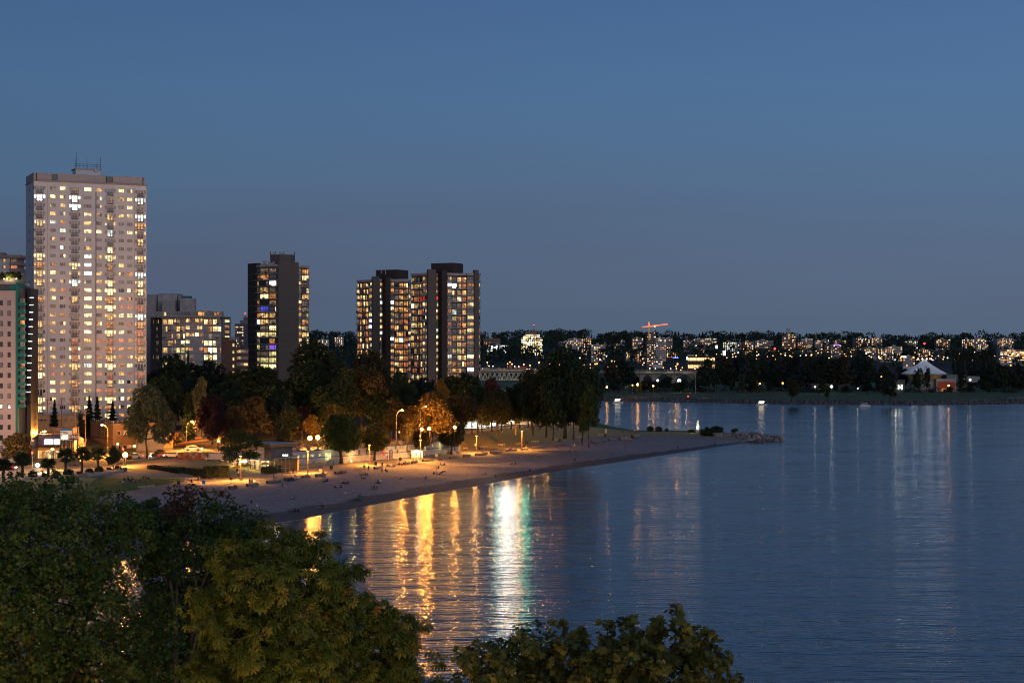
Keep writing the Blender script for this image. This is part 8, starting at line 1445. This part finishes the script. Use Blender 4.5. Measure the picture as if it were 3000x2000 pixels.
# painted star on the sand
bs = MB(); c = P(*Z6(1620, 1352), 1.9); 
for s_ in (-1, 1): bs.poly([c+Vector((s_*1, 0, .03)), c+Vector((s_*9, 2*s_, .03)), c+Vector((s_*9.5, 3*s_+1, .03)), c+Vector((s_*1, 1.5, .03))], mat('tarp_blue', (.03, .08, .2), .7))
for s_ in (-1, 1): bs.poly([c+Vector((s_*1, -1, .04)), c+Vector((s_*8, -5, .04)), c+Vector((s_*8.6, -4, .04)), c+Vector((s_*1, .8, .04))], mat('tarp_blue', (.03, .08, .2), .7))
for v_ in range(len(bs.v)):
    p = bs.v[v_]; bs.v[v_] = (p[0], p[1], P(1264, 1395, 1.9).z-.0 if 0 else p[2]+.25)
o = bs.build('sand_tarp'); tag(o, 'flat blue cloth pieces spread in a line on the sand', 'cloth')
# fence and path details at the slope top
fe = MB()
fpts = resamp(TOPL, np.arange(1345, 1640, 6))
for a, b in zip(fpts[:-1], fpts[1:]):
    M_, L_ = frame(a, b, 0); z = a.z; fe.box(0, L_, 0, .05, z+.95, z+1.02, M_CONC, M_); fe.box(0, L_, 0, .05, z+.15, z+.2, M_CONC, M_)
    for x in np.arange(0, L_, .4): fe.box(x, x+.06, 0, .05, z, z+1, M_CONC, M_)
tag(fe.build('railing_fence'), 'long low pale railing between the street trees and the lit road', 'fence')
for i, px in enumerate((1373, 1398, 1402, 1413, 1480, 1486, 1500, 1504, 1508, 1512, 1516, 1519)):
    r = empty('traffic_cone', P(px, 1257-(px-1373)*.11, 8), 'orange traffic cone on the lit road', 'cone', 'traffic cones on the lit road'); mb = MB(); mb.lathe([(.3, 0), (.3, .05), (.2, .06), (.03, 1.0)], M_ORANGE, 10); mb.box(-.35, .35, -.35, .35, 0, .05, M_BLACK); mb.build('cone', r)
# cyclist
px, py = Z7(570, 925); r = empty('bicycle', P(px, py, 8), 'bicycle ridden across the lit road by a dark rider', 'bicycle'); 
for x in (-.5, .5): mb = MB(); [mb.tube((x+.33*math.cos(a*.524), 0, .34+.33*math.sin(a*.524)), (x+.33*math.cos((a+1)*.524), 0, .34+.33*math.sin((a+1)*.524)), .025, .025, M_BLACK, 4) for a in range(12)]; mb.build('wheel', r)
mb = MB(); [mb.tube(a, b, .025, .025, M_BLACK, 5) for a, b in (((-.5, 0, .34), (-.15, 0, .85)), ((-.15, 0, .85), (.35, 0, .9)), ((.35, 0, .9), (.5, 0, .34)), ((-.15, 0, .85), (0, 0, .34)), ((0, 0, .34), (.35, 0, .9)))]; mb.build('frame', r)
BIKE = r
pr = person(px, py, 8.35, 'seat', 'riding the bicycle on the lit road', 'black', 'black', rz=R(90))
for i, (x, y) in enumerate([(750, 1288), (785, 1290), (812, 1288), (885, 1282)]):
    px, py = Z6(x, y); c = copy_tree(BIKE); c.location = P(px, py, 2.4); c.rotation_euler = (0, 0, .3*i); c['label'] = 'parked bicycle on the lit sand, '+['leftmost', 'second', 'third', 'rightmost'][i]+' of the four'; c['group'] = 'bicycles parked by the lit pole'
# dog
r = empty('dog', P(*Z8(540, 826), zsand(*Z8(540, 826))), 'small black dog sitting beside a person on the open sand', 'dog'); Jd = MB()
me = bpy.data.meshes.new('d'); dv = [(0, 0, .22), (0, -.12, .42), (0, -.2, .55), (0, -.32, .56), (.07, -.18, .3), (.07, -.2, .03), (-.07, -.18, .3), (-.07, -.2, .03), (.1, .08, .18), (.12, -.06, .03), (-.1, .08, .18), (-.12, -.06, .03), (0, .2, .08), (.05, -.18, .63), (-.05, -.18, .63)]; de = [(0, 1), (1, 2), (2, 3), (1, 4), (4, 5), (1, 6), (6, 7), (0, 8), (8, 9), (0, 10), (10, 11), (0, 12), (2, 13), (2, 14)]
me.from_pydata(dv, de, []); o = bpy.data.objects.new('d', me); col.objects.link(o); o.modifiers.new('s', 'SKIN'); o.modifiers.new('u', 'SUBSURF').levels = 1
for i, q in enumerate([.13, .11, .08, .035, .05, .03, .05, .03, .09, .035, .09, .035, .02, .02, .02]): me.skin_vertices[0].data[i].radius = (q, q)
me.skin_vertices[0].data[0].use_root = True; dm_ = bpy.data.meshes.new_from_object(o.evaluated_get(bpy.context.evaluated_depsgraph_get())); bpy.data.objects.remove(o); dm_.materials.clear(); dm_.materials.append(CL['black']); obj('body', dm_, r)
# cars
for px, py, z, ci, lb, rz, s_ in [(567, 1321, 6.7, 0, 'white car parked under the CRAFT mural', 0, 1.25), (467, 1338, 6.1, 1, 'dark car with bright headlights beside the small palm', math.pi, 1.2), (505, 1340, 6.2, 2, 'silver car waiting by the red-striped cones', math.pi, 1.2), (488, 1339, 6.1, 3, 'red car between the dark and the silver car', 0, 1.1), (22, 1376, 5.1, 3, 'red car waiting at the far left among the palms', 0, 1.1), (218, 1362, 5.3, 1, 'dark car passing behind the street palms', math.pi, 1.1), (395, 1342, 5.8, 2, 'silver car under the grey-green tree', math.pi, 1.1), (58, 1352, 5.2, 1, 'dark car at the left crossing', .1, 1.1)]: lowcar(P(px, py, z), rz, CARC[ci], lb, None, s_)
for px, py, z, ci, lb in [(1053, 1222, 11.0, 2, 'silver car parked on the slope under the russet tree'), (1095, 1223, 11.0, 1, 'first dark car parked right of the silver one'), (1135, 1224, 11.0, 4, 'second dark car parked near the high lamp'), (1020, 1221, 11.0, 1, 'dark car parked left of the silver one')]: lowcar(P(px, py, z), .05, CARC[ci], lb, 'cars parked on the wooded slope', 1.25)
lowcar(P(1445, 1246, 8), math.pi*.95, CARC[0], 'car with blazing headlights on the floodlit road', None, 1.3)
lowcar(P(1487, 1239, 8), math.pi*.95, CARC[0], 'second car with lights behind the street trees', None, 1.3)
light('POINT', P(460, 1334, 6)+Vector((-1.5, -2, 1)), 900, (1, .9, .7), .2); light('POINT', P(566, 1322, 6.6)+Vector((0, -3, 2)), 500, NA, .2)
# utility poles with wires
tops = []
for px, top, base, Y, lb in [(139, 1168, 1330, 560, 'utility pole at the left before the white tower'), (180, 1172, 1320, 575, 'second utility pole before the white tower'), (219, 1172, 1330, 560, 'third utility pole with crossarms'), (250, 1196, 1345, 548, 'fourth utility pole with a transformer'), (156, 1255, 1372, 520, 'thin wooden pole in front of the shop windows')]:
    z0 = 5.3; r = empty('utility_pole', (X_(px, Y), Y, z0), lb, 'utility pole', 'wooden utility poles'); h = Z_(top, Y)-z0; mb = MB(); mb.tube((0, 0, 0), (0, 0, h), .2, .14, M_WPOLE, 8); mb.build('post', r); mb = MB(); [mb.box(-1.5, 1.5, -.08, .08, h-k, h-k+.14, M_WPOLE) for k in (.5, 1.6)]; mb.build('crossarm', r)
    if px == 250: mb = MB(); mb.tube((-.5, 0, h-3.6), (-.5, 0, h-2.4), .35, .35, M_POLE, 10); mb.build('transformer', r)
    tops.append(Vector((X_(px, Y), Y, z0+h-.4)))
for a, b in ((0, 1), (1, 2), (2, 3)):
    wr = MB(); p0, p1 = tops[a], tops[b]
    for dx in (-1.3, 1.3):
        q = p0+Vector((dx, 0, 0))
        for k in range(1, 9): t = k/8; e = p0.lerp(p1, t)+Vector((dx, 0, -1.2*math.sin(math.pi*t))); wr.tube(q, e, .03, .03, M_BLACK, 3, cap=False); q = e
    tag(wr.build('overhead_wire'), ['wires between the first and second utility poles', 'wires between the second and third utility poles', 'wires between the third and fourth utility poles'][a], 'wire')
# stone figure on the headland and its rocks
r = empty('stone_figure', P(2044, 1266, 2.8), 'stacked stone figure with outstretched arms, lit from below on the headland', 'sculpture'); SG = mat('granite_pale', (.42, .41, .38), .85, noise=1.5, bump=.4, col2=(.3, .29, .27)); s_ = r.location.y/F
def stone(x0, x1, z0, z1, nm, d=.5, sh=0):
    rg = random.Random(int(z0*9+x0*5)); mb = MB(); n_ = 8; vs = []
    for z, k in ((z0, .88), (z0+(z1-z0)*.3, 1), (z0+(z1-z0)*.75, .97), (z1, .82)):
        for i in range(n_): a = 2*math.pi*i/n_+.39; q = k*rg.uniform(.92, 1.06); ex = .7; c_, s__ = math.cos(a), math.sin(a); vs.append(((x0+x1)/2+sh*(z-z0)+(x1-x0)/2*q*math.copysign(abs(c_)**ex, c_), d*q*math.copysign(abs(s__)**ex, s__), z))
    mb.geo(vs, [(j*n_+i, j*n_+(i+1) % n_, (j+1)*n_+(i+1) % n_, (j+1)*n_+i) for j in range(3) for i in range(n_)]+[tuple(range(n_-1, -1, -1)), tuple(range(3*n_, 4*n_))], SG); mb.build(nm, r)
stone(-.72, -.02, 0, 1.9, 'leg', .55, .03); stone(.05, .74, 0, 1.8, 'leg', .55, -.03); stone(-.8, .72, 1.85, 2.5, 'hip_stone', .6); stone(-.95, .05, 2.52, 2.95, 'arm', .5); stone(.1, 1.0, 2.5, 2.98, 'arm', .5); stone(-.35, .55, 2.98, 3.75, 'torso_stone', .5); stone(-.72, .6, 3.78, 4.3, 'shoulder_stone', .5); stone(-.32, .42, 4.32, 5.6, 'head_stone', .42)
for dx in (-3.0, 2.6): light('SPOT', r.location+Vector((dx, -4.2, .4)), 4200 if dx < 0 else 2400, (1, .97, .75), .15, 'uplight', aim=(-dx, 4, 3.2), spot=50)
light('POINT', r.location+Vector((-2.6, -1.8, .8)), 60, (1, .95, .5), .1)
def bush(px, py, z, rr_, label, m=F_DG, hh=.8):
    p = P(px, py, z); root = empty('bush', p, label, 'bush', 'low bushes'); rng = np.random.default_rng(int(px*3)); me, cc = crown('foliage', [((0, 0, rr_*.6), (rr_, rr_*.8, rr_*hh))], rng, .34, LEAF_Q, m, .3, 14, .4); obj('foliage', me, root); mb = MB(); [mb.tube((0, 0, 0), (q*.5, 0, rr_*.7), .05, .02, M_BARK, 4) for q in (-1, 0, 1)]; mb.build('stems', root)
for px, py, q, lb in [(1905, 1262, 1.6, 'round bush left of the lawn people'), (1930, 1264, 1.7, 'second bush on the headland lawn'), (1953, 1263, .9, 'tiny bush left of the stone figure'), (2073, 1264, 1.5, 'round bush right of the stone figure'), (2095, 1266, 2.1, 'dark bush pair, left, behind the boulders'), (2107, 1265, 1.8, 'dark bush pair, right, behind the boulders'), (2153, 1268, 1.5, 'bush among the boulders'), (2022, 1267, 1.1, 'yellow-lit shrub left of the stone figure'), (2030, 1266, .9, 'small yellow-lit shrub by the stone figure'), (2058, 1267, 1.1, 'lit shrub right of the stone figure'), (2080, 1276, 1.6, 'low dark shrubs before the boulders'), (2062, 1275, 1.5, 'low dark shrubs under the stone figure')]: bush(px, py, 2.4, q, lb, F_G if 'lit' in lb else F_DG)
for i, (px, py) in enumerate([(30, 1392), (60, 1396), (95, 1398), (130, 1397), (165, 1394), (200, 1392), (232, 1390), (262, 1386), (290, 1384), (318, 1380), (345, 1378)]): bush(px, py, 5.0, .7+.25*(i % 3), ['first', 'second', 'third', 'fourth', 'fifth', 'sixth', 'seventh', 'eighth', 'ninth', 'tenth', 'eleventh'][i]+' flower bush from the left between the palms', [F_RD, F_G, F_DG][i % 3])
pw = MB(); a, b = P(262, 1396, 4.9), P(366, 1378, 5.3); M_, L_ = frame(a, b, 4.6); pw.box(0, L_, 0, .5, 0, 1.0, M_CONC, M_); pw.box(L_-.6, L_+.8, -.3, 1.0, 0, 1.5, M_CONCD, M_); tag(pw.build('planter_wall'), 'low stone planter wall curving beside the palms', 'wall')
# breakwater boulders, each one an object
rng = np.random.default_rng(5); protos = []
for k in range(7):
    bmx = bmesh.new(); bmesh.ops.create_icosphere(bmx, subdivisions=1, radius=1); rg = random.Random(k)
    for v in bmx.verts: v.co *= rg.uniform(.72, 1.12); v.co.z *= .75
    me = bpy.data.meshes.new('boulder'); bmx.to_mesh(me); bmx.free(); me.materials.append(M_ROCK if k < 6 else M_ROCKD); protos.append(me)
n_b = 0
for i in range(250):
    t = (i/250)**.85; px = 2025+t*268+rng.uniform(-3, 3); lo_ = np.interp(px, [2025, 2090, 2170, 2230, 2290], [1283, 1287.5, 1294, 1296.5, 1290]); hi_ = np.interp(px, [2025, 2100, 2170, 2240, 2290], [1279, 1274, 1269, 1270, 1286]); py = hi_+(lo_-hi_)*rng.random()
    f_ = (lo_-py)/max(1, lo_-hi_); z = (.1+2.5*f_)*np.interp(px, [2025, 2100, 2240, 2295], [.6, 1, 1, .3]); o = obj('boulder', protos[int(rng.integers(0, 7))] if f_ > .12 else protos[6]); o.location = P(px, py, z); s_ = rng.uniform(.75, 1.35); o.scale = (s_*1.15, s_, s_*.95); o.rotation_euler = tuple(rng.uniform(0, 6, 3)); tag(o, 'grey angular boulder heaped in the breakwater at the beach tip', 'boulder', 'boulders of the beach breakwater')
# street lamp hidden among the near trees, lighting them from below
for x, y, z, e in ((-34, 58, 9.5, 15000), (-20, 40, 10, 7000), (8, 42, 11, 7000), (-6, 48, 12, 4500)):
    r = empty('street_lamp', (x, y, 3.5), 'sodium street lamp hidden under the big near trees, '+ordn(int(x+y) % 7)+' one', 'street lamp', 'lamps under the near trees'); mb = MB(); mb.tube((0, 0, 0), (0, 0, z-3.5), .1, .07, M_POLE, 6); mb.build('pole', r); mb = MB(); mb.ball((0, 0, z-3.3), .2, M_NA, 6); mb.build('bulb', r); light('POINT', (x, y, z+.4), e, (1, .55, .16), .3)
r = empty('street_lamp', (X_(-60, 480), 480, 5), 'added off-frame street lamp lighting the cream block', 'street lamp'); mb = MB(); mb.tube((0, 0, 0), (0, 0, 8), .12, .08, M_POLE, 6); mb.build('pole', r); mb = MB(); mb.ball((0, 0, 8.2), .3, M_NA, 6); mb.build('bulb', r); light('POINT', (X_(-60, 480), 481, 15), 26000, (1, .62, .42), .5, 'street_light')  # lamp added out of view to brighten the cream wall
# shore foam line
fo = MB(); A_ = resamp(WL, np.arange(600, 2216, 8)); rg = random.Random(3)
for k, (a, b) in enumerate(zip(A_[:-1], A_[1:])):
    w1 = .35+.5*abs(math.sin(k*.37)); w2 = .35+.5*abs(math.sin((k+1)*.37)); o1 = 1.1+.5*math.sin(k*.21); o2 = 1.1+.5*math.sin((k+1)*.21); fo.poly([a+Vector((0, -o1-w1, .02)), b+Vector((0, -o2-w2, .02)), b+Vector((0, -o2, .03)), a+Vector((0, -o1, .03))], mat('foam', (.4, .42, .45), .5))
tag(fo.build('shore_foam'), kind='structure')
